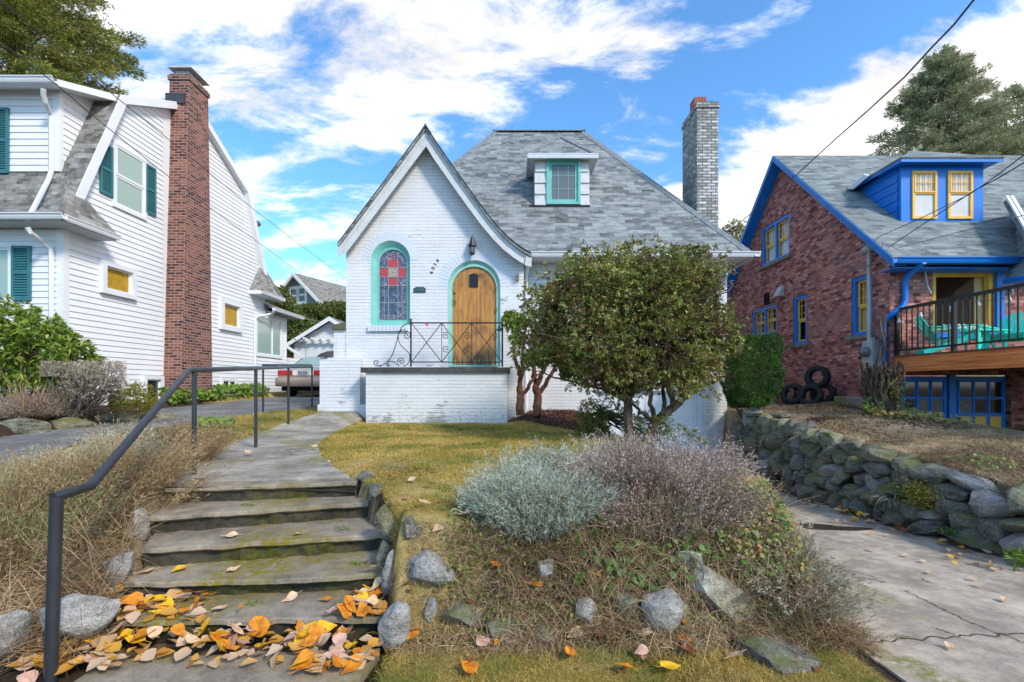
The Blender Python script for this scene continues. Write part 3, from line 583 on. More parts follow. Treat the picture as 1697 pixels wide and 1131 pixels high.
# ------------------------------------------------------------ steps
def rough_grid(mb, A, B, C, D, nu, nv, amp, fr, mi=0, edge_keep=False):
    """A-B lower edge, D-C upper edge; displaced along z/normal"""
    A, B, C, D = map(Vector, (A, B, C, D)); n = (B-A).cross(D-A).normalized(); vs = []
    for j in range(nv+1):
        for i in range(nu+1):
            p = A.lerp(B, i/nu).lerp(D.lerp(C, i/nu), j/nv); q = p*fr
            vs.append(p+n*amp*(mnoise.noise(q)+.5*mnoise.noise(q*2.7)))
    m = nu+1; mb.add(vs, [(j*m+i, j*m+i+1, (j+1)*m+i+1, (j+1)*m+i) for j in range(nv) for i in range(nu)], mi, False)
def make_steps():
    base = STEP[-1]; t = thing('garden_steps', 'five worn mossy concrete steps climbing the bank from the leaf pile to the path', 'steps', ((base[0].x+base[1].x)/2, base[0].y, .0))
    names = ['topmost step of the flight with moss along its nosing', 'second step from the top', 'middle step', 'second step from the bottom', 'lowest step, half covered in leaves']
    for k, (l, r) in enumerate(STEP):
        mb = MB(); zb = (STEP[k+1][0].z if k < 4 else .0)-.03; up = STEP[k-1] if k else None
        back_l = (up[0]+Vector((0, .10, 0))) if up else l+Vector((-.02, .30, 0)); back_r = (up[1]+Vector((.02, .10, 0))) if up else r+Vector((-.05, .30, 0))
        back_l = Vector((back_l.x, back_l.y, l.z)); back_r = Vector((back_r.x, back_r.y, l.z)); nu = 46; fr_pts = []
        for i in range(nu+1):
            s = i/nu; p = l.lerp(r, s); o = .018*mnoise.noise(Vector((p.x*5, k*3.1, 0)))+.010*mnoise.noise(Vector((p.x*17, k*3.1, 5)))
            if k in (3, 4): o += .03*math.sin(s*math.pi)*(1 if k == 3 else .2)
            fr_pts.append(Vector((p.x, p.y-o, p.z+.006*mnoise.noise(Vector((p.x*6, k, 1))))))
        rows = [[p+Vector((0, .03, -.045 if k < 3 else -.035)) for p in fr_pts], [p+Vector((0, .0, -.028)) for p in fr_pts], [p+Vector((0, .002, -.006)) for p in fr_pts], [p+Vector((0, .012, 0)) for p in fr_pts]]
        nv = 7
        for j in range(1, nv+1):
            s = j/nv; rows.append([Vector((*(fr_pts[i]+Vector((0, .012, 0))).lerp(back_l.lerp(back_r, i/nu), s)[:2], l.z+.008*mnoise.noise(Vector((fr_pts[i].x*4, (fr_pts[i].y+s*.3)*4, k))))) for i in range(nu+1)])
        vs = [p for row in rows for p in row]; m = nu+1; mb.add(vs, [(j*m+i, j*m+i+1, (j+1)*m+i+1, (j+1)*m+i) for j in range(len(rows)-1) for i in range(nu)], 0, False)
        # riser of rubble concrete, set back below the nosing
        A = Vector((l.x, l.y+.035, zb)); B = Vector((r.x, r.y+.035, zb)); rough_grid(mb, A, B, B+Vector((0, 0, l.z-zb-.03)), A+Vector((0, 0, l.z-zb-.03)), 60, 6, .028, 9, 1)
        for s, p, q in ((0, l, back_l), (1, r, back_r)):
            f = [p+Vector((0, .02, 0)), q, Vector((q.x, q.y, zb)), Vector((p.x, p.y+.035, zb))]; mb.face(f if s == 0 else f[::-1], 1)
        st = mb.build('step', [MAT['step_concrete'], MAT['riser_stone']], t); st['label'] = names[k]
make_steps()
# kerb of the sunken drive by the blue garage
def bar3(name, a, b, w, h, mat, parent=None):
    a, b = Vector(a), Vector(b); d = (b-a).normalized(); n = Vector((-d.y, d.x, 0)).normalized()*w/2; mb = MB()
    mb.cbox([a-n, b-n, b+n, a+n, a-n+Vector((0, 0, h)), b-n+Vector((0, 0, h)), b+n+Vector((0, 0, h)), a+n+Vector((0, 0, h))]); return mb.build(name, mat, parent)
_a, _b = (6.74, 7.6, g(6.6, 7.6)-.12), (6.72, 4.0, g(6.6, 4.0)-.12)
tag(bar3('garden_curb', _a, _b, .10, .16, MAT['walk_concrete']), 'low pale concrete kerb along the dry lawn in front of the blue garage doors', 'kerb')
# ------------------------------------------------------------ windows and walls
def arch(u0, u1, v0, v1, n=14):
    """arched outline, v1 = crown"""
    r = (u1-u0)/2; c = (u0+u1)/2; vs = v1-r; return [(u0, v0), (u1, v0)]+[(c+r*math.cos(math.pi*k/n), vs+r*math.sin(math.pi*k/n)) for k in range(n+1)]
def wall(mb, fr, outer, holes=(), depth=.1, mi=0, rmi=None):
    loops = [[Vector((p[0], p[1], 0)) for p in outer]]+[[Vector((p[0], p[1], 0)) for p in h] for h in holes]
    flat = [p for l in loops for p in l]; tr = tessellate_polygon(loops); vs = [fr(p.x, p.y, 0) for p in flat]
    fs = []
    for t in tr:
        a, b, c = (flat[i] for i in t); fs.append(t if (b-a).cross(c-a).z > 0 else tuple(reversed(t)))
    mb.add(vs, fs, mi)
    for h in holes:
        ar = sum(h[i][0]*h[(i+1) % len(h)][1]-h[(i+1) % len(h)][0]*h[i][1] for i in range(len(h))); hh = h if ar > 0 else list(reversed(h))
        for i in range(len(hh)):
            p, q = hh[i], hh[(i+1) % len(hh)]; mb.face([fr(*p, 0), fr(*q, 0), fr(*q, -depth), fr(*p, -depth)], mi if rmi is None else rmi)
def ring(mb, fr, A, wa, B, wb, mi=0):
    """faces between two outlines with the same number of points"""
    n = len(A)
    for i in range(n):
        j = (i+1) % n; mb.face([fr(*A[i], wa), fr(*A[j], wa), fr(*B[j], wb), fr(*B[i], wb)], mi)
def clip(poly, ax, val, keep_gt):
    out = []; n = len(poly)
    for i in range(n):
        p, q = poly[i], poly[(i+1) % n]; a, b = p[ax]-val, q[ax]-val
        if not keep_gt: a, b = -a, -b
        if a >= 0: out.append(p)
        if (a > 0 and b < 0) or (a < 0 and b > 0):
            t = a/(a-b); out.append((p[0]+(q[0]-p[0])*t, p[1]+(q[1]-p[1])*t))
    return out
def siding(mb, fr, poly, rects=(), e=.115, v0=None):
    """lapped boards, each a tilted strip with a lip underneath"""
    vmin = min(p[1] for p in poly); vmax = max(p[1] for p in poly); v = vmin if v0 is None else v0
    while v < vmax:
        band = clip(clip(poly, 1, v, True), 1, v+e, False)
        if len(band) >= 3:
            cuts = [(-1e9, 1e9)]
            for (a, b, c, d) in rects:
                if c < v+e/2 < d:
                    nc = []
                    for lo, hi in cuts:
                        if b <= lo or a >= hi: nc.append((lo, hi)); continue
                        if a > lo: nc.append((lo, a))
                        if b < hi: nc.append((b, hi))
                    cuts = nc
            for lo, hi in cuts:
                pc = clip(clip(band, 0, lo, True), 0, hi, False)
                if len(pc) < 3: continue
                ar = sum(pc[i][0]*pc[(i+1) % len(pc)][1]-pc[(i+1) % len(pc)][0]*pc[i][1] for i in range(len(pc)))
                if ar < 0: pc.reverse()
                off = lambda q: .005+.016*(1-(q-v)/e)
                mb.face([fr(p[0], p[1], off(p[1])) for p in pc])
                bot = [p for p in pc if abs(p[1]-v) < 1e-6]
                if len(bot) >= 2:
                    a, b = min(p[0] for p in bot), max(p[0] for p in bot); mb.face([fr(a, v, .001), fr(b, v, .001), fr(b, v, off(v)), fr(a, v, off(v))])
        v += e
def window(parent, fr, u0, u1, v0, v1, casing='trim_white', sash='trim_white', glass='glass', cas_w=.09, proud=.035, rec=.0, meet=.5, mun=(0, 0), back='dark', curt=None, sill=None, lights=1, vert=False, sash_w=.045, label=None, backd=.5, top_mun_only=True):
    """casing (the window part) with sash, pane, curtain, sill as its sub-parts; u0..v1 is the opening"""
    cm = MB(); w0 = .001 if rec == 0 else -rec
    def rect_ring(a, b, c, d, t, w0_, w1_, m):
        m.box(fr, a, b, d-t, d, w0_, w1_); m.box(fr, a, b, c, c+t, w0_, w1_); m.box(fr, a, a+t, c+t, d-t, w0_, w1_); m.box(fr, b-t, b, c+t, d-t, w0_, w1_)
    if proud is not None and rec == 0: rect_ring(u0-cas_w, u1+cas_w, v0-cas_w, v1+cas_w, cas_w, 0, proud, cm)
    else: rect_ring(u0+.002, u1-.002, v0+.002, v1-.002, cas_w, -rec, -.02, cm)
    cas = cm.build('window', MAT[casing], parent)
    if label: cas['label'] = label
    if rec: a, b, c, d = u0+cas_w, u1-cas_w, v0+cas_w, v1-cas_w
    else: a, b, c, d = u0, u1, v0, v1
    # lights side by side
    n = lights; gapw = cas_w*.8 if n > 1 else 0; wd = (b-a-gapw*(n-1))/n
    if n > 1:
        mm = MB()
        for k in range(1, n): x = a+k*wd+(k-1)*gapw; mm.box(fr, x, x+gapw, c, d, w0, (-.022 if rec else proud-.003))
        mm.build('mullion', MAT[casing], cas)
    for k in range(n):
        x0 = a+k*(wd+gapw); x1 = x0+wd; sm_ = MB(); base = w0+.002
        if vert: split = [(x0, x0+(x1-x0)*meet, c, d), (x0+(x1-x0)*meet, x1, c, d)]
        elif meet: split = [(x0, x1, c, c+(d-c)*meet), (x0, x1, c+(d-c)*meet, d)]
        else: split = [(x0, x1, c, d)]
        for q, (p0, p1, r0, r1) in enumerate(split):
            o = base+(.012 if q else 0); rect_ring(p0, p1, r0, r1, sash_w, o, o+.026, sm_)
            if mun[0] and (q == len(split)-1 or not top_mun_only):
                for i in range(1, mun[0]): x = p0+(p1-p0)*i/mun[0]; sm_.box(fr, x-.005, x+.005, r0+sash_w, r1-sash_w, o+.004, o+.020)
                for i in range(1, mun[1]): y = r0+(r1-r0)*i/mun[1]; sm_.box(fr, p0+sash_w, p1-sash_w, y-.005, y+.005, o+.005, o+.019)
        sm_.build('sash', MAT[sash], cas)
        pm = MB()
        for q, (p0, p1, r0, r1) in enumerate(split): o = base+(.012 if q else 0)+.008; pm.box(fr, p0+sash_w*.8, p1-sash_w*.8, r0+sash_w*.8, r1-sash_w*.8, o, o+.004)
        pm.build('pane', MAT[glass], cas)
        if curt:
            km = MB(); nn = 16; yb = -rec-.035 if rec else .0015
            spans = {'full': [(x0, x1)], 'sides': [(x0, x0+wd*.38), (x1-wd*.38, x1)], 'left': [(x0, x0+wd*.5)], 'right': [(x1-wd*.5, x1)], 'edge': [(x1-wd*.16, x1)]}[curt[0]]
            for (s0, s1) in spans:
                pts = [(s0+(s1-s0)*i/nn, yb+(.012*math.sin(i*2.1) if rec else 0)) for i in range(nn+1)]
                for (q0, w_0), (q1, w_1) in zip(pts, pts[1:]): km.face([fr(q0, c-.02 if rec else c, w_0), fr(q1, c-.02 if rec else c, w_1), fr(q1, d+.02 if rec else d, w_1), fr(q0, d+.02 if rec else d, w_0)])
            km.build('curtain', MAT[curt[1]], cas)
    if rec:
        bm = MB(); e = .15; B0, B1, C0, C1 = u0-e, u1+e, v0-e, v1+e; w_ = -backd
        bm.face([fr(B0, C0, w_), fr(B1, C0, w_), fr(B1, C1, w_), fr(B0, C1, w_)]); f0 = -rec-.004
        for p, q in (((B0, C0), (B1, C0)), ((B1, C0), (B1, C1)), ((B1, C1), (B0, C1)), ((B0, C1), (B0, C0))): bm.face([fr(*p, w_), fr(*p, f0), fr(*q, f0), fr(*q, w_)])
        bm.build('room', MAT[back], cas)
    if sill:
        s = MB(); s.box(fr, u0-.08, u1+.08, v0-(cas_w if not rec else 0)-.075, v0-(cas_w if not rec else 0)-.002, .001, sill[1]); s.build('sill', MAT[sill[0]], cas)
    return cas
# ------------------------------------------------------------ the white brick house in the middle
def main_house():
    house = thing('brick_house', 'white painted brick cottage with steep front gable, arched wooden door and grey shingle roof', 'house', (.5, 9.7, .6))
    FG, FW = front(9.7), front(10.0)
    k = 768/9.7
    ux = lambda px: (px-CX)/k
    vz = lambda py: H+(CY-py)/k
    # gable roofline (underside), in the plane of the overhang
    k2 = 768/9.44; rx = lambda px: (px-CX)/k2
    rz = lambda py: H+(CY-py)/k2
    RR = [(706, 219), (730, 255), (760, 298), (785, 333), (808, 364), (828, 388), (843, 403), (858, 415), (870, 423), (880, 428)]
    RLn = [(706, 219), (660, 281), (610, 348), (562, 412)]
    right = [(rx(a), rz(b)) for a, b in RR]; left = [(rx(a), rz(b)) for a, b in RLn]
    gz = lambda u: np.interp(u, [p[0] for p in left[::-1]]+[p[0] for p in right[1:]], [p[1] for p in left[::-1]]+[p[1] for p in right[1:]])
    xL, xR = ux(573.5), ux(868)
    top = [(u, float(gz(u))-.07) for u in np.linspace(xR, xL, 28)]
    wo = arch(ux(615), ux(679.5), vz(539), vz(399.5)); do = arch(ux(742.5), ux(829), vz(607.5), vz(432))
    outer = [(xL, .3), (xR, .3)]+top
    # leave the door down to the porch floor
    mb = MB(); wall(mb, FG, outer, [wo, do], .14)
    mb.face([(xR, 9.7, .3), (xR, 10.0, .3), (xR, 10.0, top[0][1]), (xR, 9.7, top[0][1])]); mb.face([(xL, 12.2, .3), (xL, 9.7, .3), (xL, 9.7, top[-1][1]), (xL, 12.2, top[-1][1])])
    for i in range(0, 6):  # courses run on round the corner
        pass
    mb.build('gable_wall', MAT['white_brick'], house)
    # soldier bricks round both arches
    for (u0, u1, v1, rr) in ((ux(615), ux(679.5), vz(399.5), .19), (ux(742.5), ux(829), vz(432), .22)):
        ab = MB(); r = (u1-u0)/2; c = (u0+u1)/2; vs_ = v1-r; n = int(math.pi*(r+.1)/.075)
        for i in range(n):
            t0 = math.pi*(i+.07)/n; t1 = math.pi*(i+.93)/n; a, b = r+.006, r+rr; o = .003+.003*random.random()
            q = [(c+a*math.cos(t0), vs_+a*math.sin(t0)), (c+b*math.cos(t0), vs_+b*math.sin(t0)), (c+b*math.cos(t1), vs_+b*math.sin(t1)), (c+a*math.cos(t1), vs_+a*math.sin(t1))]
            ab.prism(FG, q, .0004, o)
        ab.build('arch_bricks', MAT['white_brick_plain'], house)
    # wing wall with the garage opening
    gx0, gx1, gy1 = 1.70, 4.10, 1.38
    wu0, wu1, wv0, wv1 = 1.17, 2.95, 2.95, 4.02
    wing = [(xR, -.6), (4.62, -.6), (4.62, 4.10), (xR, 4.10)]
    mb = MB(); wall(mb, FW, wing, [[(gx0, -.599), (gx1, -.599), (gx1, gy1), (gx0, gy1)], [(wu0, wv0), (wu1, wv0), (wu1, wv1), (wu0, wv1)]], .16)
    mb.face([(4.62, 10, -.6), (4.62, 17.2, -.6), (4.62, 17.2, 4.1), (4.62, 10, 4.1)]); mb.face([(-3.5, 17.2, -.6), (-3.5, 12.2, -.6), (-3.5, 12.2, 4.1), (-3.5, 17.2, 4.1)]); mb.face([(4.62, 17.2, -.6), (-3.5, 17.2, -.6), (-3.5, 17.2, 4.1), (4.62, 17.2, 4.1)])
    mb.build('wall', MAT['white_brick'], house)
    window(house, FW, wu0, wu1, wv0, wv1, 'teal', 'teal', 'glass', .07, None, .14, .5, (0, 0), lights=2, curt=('sides', 'curtain'))
    gd = MB(); gd.box(FW, gx0, gx1, -.6, gy1, -.158, -.12)
    for a in (gx0, gx1-.09): gd.box(FW, a, a+.09, -.6, gy1, -.118, -.03)
    gd.box(FW, gx0+.09, gx1-.09, gy1-.09, gy1, -.118, -.03)
    gd.box(FW, (gx0+gx1)/2-.006, (gx0+gx1)/2+.006, -.6, gy1-.09, -.117, -.112)
    gdo = gd.build('garage_door', MAT['far_siding_plain'], house)
    for side in (0, 1):
        pm = MB()
        a0 = gx0+.09+side*(gx1-gx0)/2-(.04 if side else 0); 
        for i in range(2):
            for j in range(3): pm.box(FW, a0+.1+i*.5, a0+.5+i*.5, -.38+j*.56, .08+j*.56, -.119, -.112)
        pm.build('door_panel', MAT['far_siding_plain'], gdo)
    # arched stained glass window
    A = wo; inner = arch(ux(627), ux(672.5), vz(530), vz(412)); mid = arch(ux(623), ux(675), vz(534), vz(408.5))
    fm = MB(); ring(fm, FG, arch(ux(615)-.001, ux(679.5)+.001, vz(539)-.001, vz(399.5)+.001), .004, mid, -.075); ring(fm, FG, mid, -.075, inner, -.078); ring(fm, FG, inner, -.078, inner, -.115)
    win = fm.build('arched_window', MAT['teal'], house); win['label'] = 'stained glass arched window with a red cross in a teal frame'
    g_ = MB(); W_ = -.100
    def flat(poly, w, mi): g_.prism(FG, poly, w-.004, w, mi)
    flat(inner, W_, 0)
    iu0, iu1, iv0, iv1 = inner[0][0], inner[1][0], vz(530), vz(412); wd = iu1-iu0
    X = lambda t: iu0+wd*t
    cs = [.02, .335, .655, .98]
    zc = lambda py: vz(py)
    flat([(X(cs[1]), zc(428)), (X(cs[2]), zc(428)), (X(cs[2]), zc(441)), (X(cs[1]), zc(441))], W_+.004, 1)
    flat([(X(cs[0]), zc(442.5)), (X(.30), zc(442.5)), (X(.30), zc(457)), (X(cs[0]), zc(457))], W_+.004, 1); flat([(X(.69), zc(442.5)), (X(cs[3]), zc(442.5)), (X(cs[3]), zc(457)), (X(.69), zc(457))], W_+.004, 1)
    flat([(X(cs[1]), zc(458.5)), (X(cs[2]), zc(458.5)), (X(cs[2]), zc(471)), (X(cs[1]), zc(471))], W_+.004, 1); flat([(X(cs[1]), zc(442.5)), (X(cs[2]), zc(442.5)), (X(cs[2]), zc(457)), (X(cs[1]), zc(457))], W_+.004, 2)
    for a, b, c, d in ((.335, .655, 473, 500), (.335, .655, 502, 522), (.69, .82, 473, 500), (.69, .82, 502, 522), (.18, .32, 473, 522), (.03, .17, 473, 500)): flat([(X(a), zc(c)), (X(b), zc(c)), (X(b), zc(d)), (X(a), zc(d))], W_+.003, 3)
    g_.build('stained_glass', [MAT['stained'], MAT['red_glass'], MAT['cream_glass'], MAT['stained_pane']], win)
    ld = MB()
    for t in (.32, .67): ld.box(FG, X(t)-.005, X(t)+.005, iv0, zc(418), W_+.005, W_+.012)
    for py in (441.8, 457.8, 472, 501): ld.box(FG, iu0, iu1, zc(py)-.005, zc(py)+.005, W_+.0055, W_+.0125)
    for t in (.17, .83): ld.box(FG, X(t)-.004, X(t)+.004, iv0, zc(458), W_+.006, W_+.011)
    ld.box(FG, X(.17), X(.83), zc(523)-.005, zc(523)+.005, W_+.006, W_+.0115)
    rr = wd/2; c0 = (iu0+iu1)/2; cv = iv1-rr
    ld.tube([FG(c0+rr*.68*math.cos(math.pi*i/12), cv+rr*.62*math.sin(math.pi*i/12), W_+.008) for i in range(13)], .005, 4)
    ld.build('lead_bars', MAT['lead'], win)
    sl = MB()
    for i in range(11): sl.box(FG, ux(610.5)+i*.0775, ux(610.5)+.070+i*.0775, vz(549.5), vz(540.5), .001, .055)
    sl.build('brick_sill', MAT['white_brick_plain'], win)
    # door
    di = arch(ux(749), ux(822.5), vz(607.5), vz(441)); fm = MB(); o1 = arch(ux(742.5)-.001, ux(829)+.001, vz(607.5), vz(432)+.001); o2 = arch(ux(746), ux(825.5), vz(607.5), vz(436.5))
    ring(fm, FG, o1, .004, o2, -.05); ring(fm, FG, o2, -.05, di, -.052); ring(fm, FG, di, -.052, di, -.11); fr_o = fm.build('door_frame', MAT['teal_light'], house)
    th = MB(); th.box(FG, di[0][0]-.03, di[1][0]+.03, vz(608), vz(605.5), -.13, .03); th.build('threshold', MAT['teal_light'], fr_o)
    dm = MB(); dm.prism(FG, arch(ux(749)-.004, ux(822.5)+.004, vz(605), vz(441)+.004), -.13, -.088); door = dm.build('door', MAT['door_wood'], house); door['label'] = 'arched honey brown plank door, worn at the foot'
    gm = MB(); u0, u1, v0, v1 = ux(777.5), ux(792), vz(474.5), vz(453.5); gm.box(FG, u0+.01, u1-.01, v0+.01, v1-.01, -.087, -.080)
    for i in range(5): x = u0+.02+(u1-u0-.04)*i/4; gm.box(FG, x-.005, x+.005, v0+.01, v1-.01, -.079, -.066)
    for a, b, c, d in ((u0, u1, v0, v0+.018), (u0, u1, v1-.018, v1), (u0, u0+.018, v0+.018, v1-.018), (u1-.018, u1, v0+.018, v1-.018)): gm.box(FG, a, b, c, d, -.087, -.062)
    gm.box(FG, (u0+u1)/2-.03, (u0+u1)/2+.03, v1, v1+.02, -.087, -.066)
    gm.build('door_grille', MAT['iron'], door)
    hm = MB(); hx = ux(753.5)
    hm.prism(FG, [(hx-.02, vz(505)), (hx+.02, vz(505)), (hx+.024, vz(500)), (hx+.015, vz(488)), (hx-.015, vz(488)), (hx-.024, vz(500))], -.087, -.078)
    hm.tube([FG(hx, vz(493), -.08), FG(hx, vz(493.5), -.035), FG(hx, vz(497), -.025), FG(hx, vz(502), -.035), FG(hx, vz(503), -.08)], .009, 6)
    hm.lathe(FG(hx, vz(484), -.087), [(.0, .022), (.018, .020), (.022, .010), (.024, 0)], 12, axis=(0, -1, 0)); hm.build('door_handle', MAT['brass'], door)
    for py in (478, 512, 556):
        h = MB(); h.box(FG, ux(822.5)-.012, ux(822.5)+.014, vz(py)-.045, vz(py)+.045, -.0515, -.040); h.tube([FG(ux(822.5), vz(py)-.05, -.036), FG(ux(822.5), vz(py)+.05, -.036)], .008, 6); h.build('hinge', MAT['brass'], door)
    # wall lantern
    lx, lz = ux(783.5), vz(424)
    lm = MB(); c = FG(lx, lz, .11)
    lm.lathe(c, [(.0, -.02), (.02, -.015), (.052, 0), (.055, .02), (.05, .025)], 8, sm=False); lm.lathe(c, [(.092, .165), (.088, .18), (.075, .19), (.03, .335), (.028, .35), (.0, .36)], 8, sm=False); lm.lathe(c, [(.0, .165), (.092, .165)], 8); lm.tube([c+Vector((0, 0, .35)), c+Vector((0, 0, .40))], [.008, .004], 6)
    for i in range(6): t = math.pi*2*i/6; lm.tube([c+Vector((.048*math.cos(t), .048*math.sin(t), .02)), c+Vector((.066*math.cos(t), .066*math.sin(t), .09)), c+Vector((.052*math.cos(t), .052*math.sin(t), .17))], .004, 4)
    lm.tube([FG(lx, lz+.30, 0), FG(lx, lz+.30, .10)], .012, 6); lm.tube([FG(lx, lz+.03, 0), FG(lx, lz+.03, .08)], .010, 6); lm.lathe(FG(lx, lz+.30, .0), [(.0, .012), (.04, .010), (.045, 0)], 10, axis=(0, -1, 0))
    lan = lm.build('wall_lantern', MAT['iron'], house)
    lg = MB(); lg.lathe(c, [(.044, .025), (.058, .09), (.046, .165)], 12); lg.build('lantern_glass', MAT['grey_glass'], lan); lb = MB(); lb.lathe(c, [(.0, .04), (.012, .045), (.018, .09), (.010, .13), (0, .14)], 10); lb.build('bulb', MAT['bulb'], lan)
    # house number, climbing the arch
    for ch, px, py, rot in (('6', 715.3, 452, 66), ('2', 718, 445, 58), ('1', 721.2, 438.2, 50), ('6', 725.6, 431.8, 42)):
        cu = bpy.data.curves.new('digit', 'FONT'); cu.body = ch; cu.size = .092; cu.extrude = .004; cu.offset = .0009; cu.align_x = 'CENTER'; cu.align_y = 'CENTER'
        ob = bpy.data.objects.new('digit', cu); S.collection.objects.link(ob)
        bpy.context.view_layer.update(); me = bpy.data.meshes.new_from_object(ob.evaluated_get(bpy.context.evaluated_depsgraph_get())); bpy.data.objects.remove(ob)
        me.transform(Matrix.Translation(FG(ux(px), vz(py), .010)) @ Matrix.Rotation(R(rot), 4, 'Y').inverted() @ Matrix.Rotation(R(90), 4, 'X')); me.materials.clear(); me.materials.append(MAT['iron'])
        link_mesh('house_number', me, house)
    ms = MB(); ms.box(FG, ux(686), ux(705.5), vz(485), vz(477.5), .001, .022); ms.box(FG, ux(689), ux(702.5), vz(477.5), vz(476), .001, .018); ms.box(FG, ux(687.5), ux(704), vz(483.6), vz(479), .0225, .028); ms.build('mail_slot', MAT['plaque'], house)
    db = MB(); db.box(FG, ux(855), ux(860), vz(465.5), vz(458), .001, .045); db.prism(FG, [(ux(854.5), vz(458)), (ux(860.5), vz(458)), (ux(857.5), vz(455))], .001, .05); db.build('door_bell', MAT['brass'], house)
    # gable roof: sweep along y
    def sweep(mb, pts, y0, y1, th, mi=0):
        n = len(pts); up = []
        for i in range(n):
            a = Vector(pts[max(0, i-1)]); b = Vector(pts[min(n-1, i+1)]); d = (b-a).normalized(); nn = Vector((-d.y, d.x))
            if nn.y < 0: nn = -nn
            up.append((pts[i][0]+nn.x*th, pts[i][1]+nn.y*th))
        for i in range(n-1):
            p, q, r, s_ = pts[i], pts[i+1], up[i+1], up[i]
            mb.cbox([(p[0], y0, p[1]), (q[0], y0, q[1]), (q[0], y1, q[1]), (p[0], y1, p[1]), (s_[0], y0, s_[1]), (r[0], y0, r[1]), (r[0], y1, r[1]), (s_[0], y1, s_[1])], mi)
    gr = MB(); pk = right[0]
    up_r = [(pk[0], pk[1]+.02)]+[(x+.0, z+.02) for x, z in right[1:]]; sweep(gr, up_r, 9.38, 11.9, .045)
    up_l = [(pk[0], pk[1]+.02)]+[(x, z+.02) for x, z in left[1:]]; sweep(gr, up_l, 9.38, 12.0, .045)
    gr.build('gable_roof', MAT['grey_shingle'], house)
    lo = MB()   # dark drip edge and ridge cap
    sweep(lo, [(x, z+.068) for x, z in up_r], 9.365, 9.46, .012); sweep(lo, [(x, z+.068) for x, z in up_l], 9.365, 9.46, .012)
    lo.prism(front(9.36), [(pk[0]-.12, pk[1]-.05), (pk[0], pk[1]+.13), (pk[0]+.12, pk[1]-.05), (pk[0]+.10, pk[1]-.09), (pk[0], pk[1]+.07), (pk[0]-.10, pk[1]-.09)], -.3, .0)
    lo.build('roof_edge', MAT['dark_metal'], house)
    bb = MB()
    def board(pts, o0, o1, w0, w1):
        n = len(pts); A = []; B = []
        for i in range(n):
            a = Vector(pts[max(0, i-1)]); b = Vector(pts[min(n-1, i+1)]); d = (b-a).normalized(); nn = Vector((-d.y, d.x))
            if nn.y > 0: nn = -nn
            A.append((pts[i][0]+nn.x*o0, pts[i][1]+nn.y*o0)); B.append((pts[i][0]+nn.x*o1, pts[i][1]+nn.y*o1))
        if pts is right or pts is left:
            A[0] = (pk[0], pk[1]-o0*1.7); B[0] = (pk[0], pk[1]-o1*1.7)
        fr = front(9.44)
        for i in range(n-1): bb.cbox([fr(*A[i], w0), fr(*A[i+1], w0), fr(*B[i+1], w0), fr(*B[i], w0), fr(*A[i], w1), fr(*A[i+1], w1), fr(*B[i+1], w1), fr(*B[i], w1)])
    board(right, -.01, .17, -.02, .0); board(left, -.01, .17, -.02, .0); board(right, -.015, .05, .001, .012); board(left, -.015, .05, .001, .012)
    # kicked ends of the boards and the soffits
    e = right[-1]; bb.prism(front(9.44), [(e[0]-.10, e[1]+.03), (e[0]+.015, e[1]-.01), (e[0]+.01, e[1]-.19), (e[0]-.13, e[1]-.15)], .0292, .034)
    e = left[-1]; bb.prism(front(9.44), [(e[0]-.02, e[1]+.0), (e[0]+.05, e[1]+.05), (e[0]+.12, e[1]-.04), (e[0]-.01, e[1]-.22)], .0292, .034)
    bb.build('bargeboard', MAT['trim_old'], house)
    sf = MB(); sweep(sf, [(x, z-.012) for x, z in right], 9.44, 9.7, .012); sweep(sf, [(x, z-.012) for x, z in left], 9.44, 9.7, .012); sf.build('soffit', MAT['trim_old'], house)
    # main hipped roof
    sl_ = 1.19; zr = lambda y: 4.14+sl_*(y-9.55); ry = 13.5; RzZ = zr(ry); y9 = 9.95; fx = (y9-9.55)/(ry-9.55)
    hipL = Vector((-3.6+fx*3.11, y9, zr(y9))); RA, RB = Vector((-.49, ry, RzZ)), Vector((2.02, ry, RzZ)); EC = Vector((4.93, 9.55, 4.14)); ED = Vector((4.93, 17.45, 4.14)); EL = Vector((-3.6, 17.45, 4.14))
    rm = MB(); th = .05
    rm.slab([Vector((.34, 9.55, 4.14)), EC, RB, RA, hipL, Vector((-.45, y9, zr(y9))), Vector((-.27, 9.84, zr(9.84))), Vector((-.10, 9.70, zr(9.70))), Vector((.04, 9.62, zr(9.62)))], th); rm.slab([EC, ED, RB], th); rm.slab([ED, EL, RA, RB], th); rm.slab([EL, hipL+Vector((0, 0, 0)), RA], th)
    rf = rm.build('roof', MAT['grey_shingle'], house)
    cap = MB()
    def ridgecap(a, b, w=.13, th=.022, step=.16):
        a, b = Vector(a), Vector(b); d = (b-a); n = max(1, int(d.length/step)); dn = d.normalized(); s_ = dn.cross(Vector((0, 0, 1))).normalized(); u = s_.cross(dn)
        if u.z < 0: u = -u
        for i in range(n):
            p, q = a+d*(i/n), a+d*((i+1.1)/n)
            for sg in (1, -1):
                o = s_*sg*w-u*w*.62; cap.cbox([p+u*.004, p+o+u*.004, q+o+u*.010, q+u*.010, p+u*th, p+o+u*th, q+o+u*(th+.01), q+u*(th+.01)])
    ridgecap(RA, RB); ridgecap(EC, RB, .12); ridgecap(hipL+(RA-hipL)*.5, RA, .12); ridgecap(ED, RB, .12); ridgecap(EL, RA, .12); cap.build('ridge_cap', MAT['grey_shingle_light'], rf)
    # eaves: soffit, gutter, downspouts
    em = MB(); em.box(FW, .36, 4.9, 4.06, 4.10, .0, .43); em.build('eave_soffit', MAT['trim_white'], house)
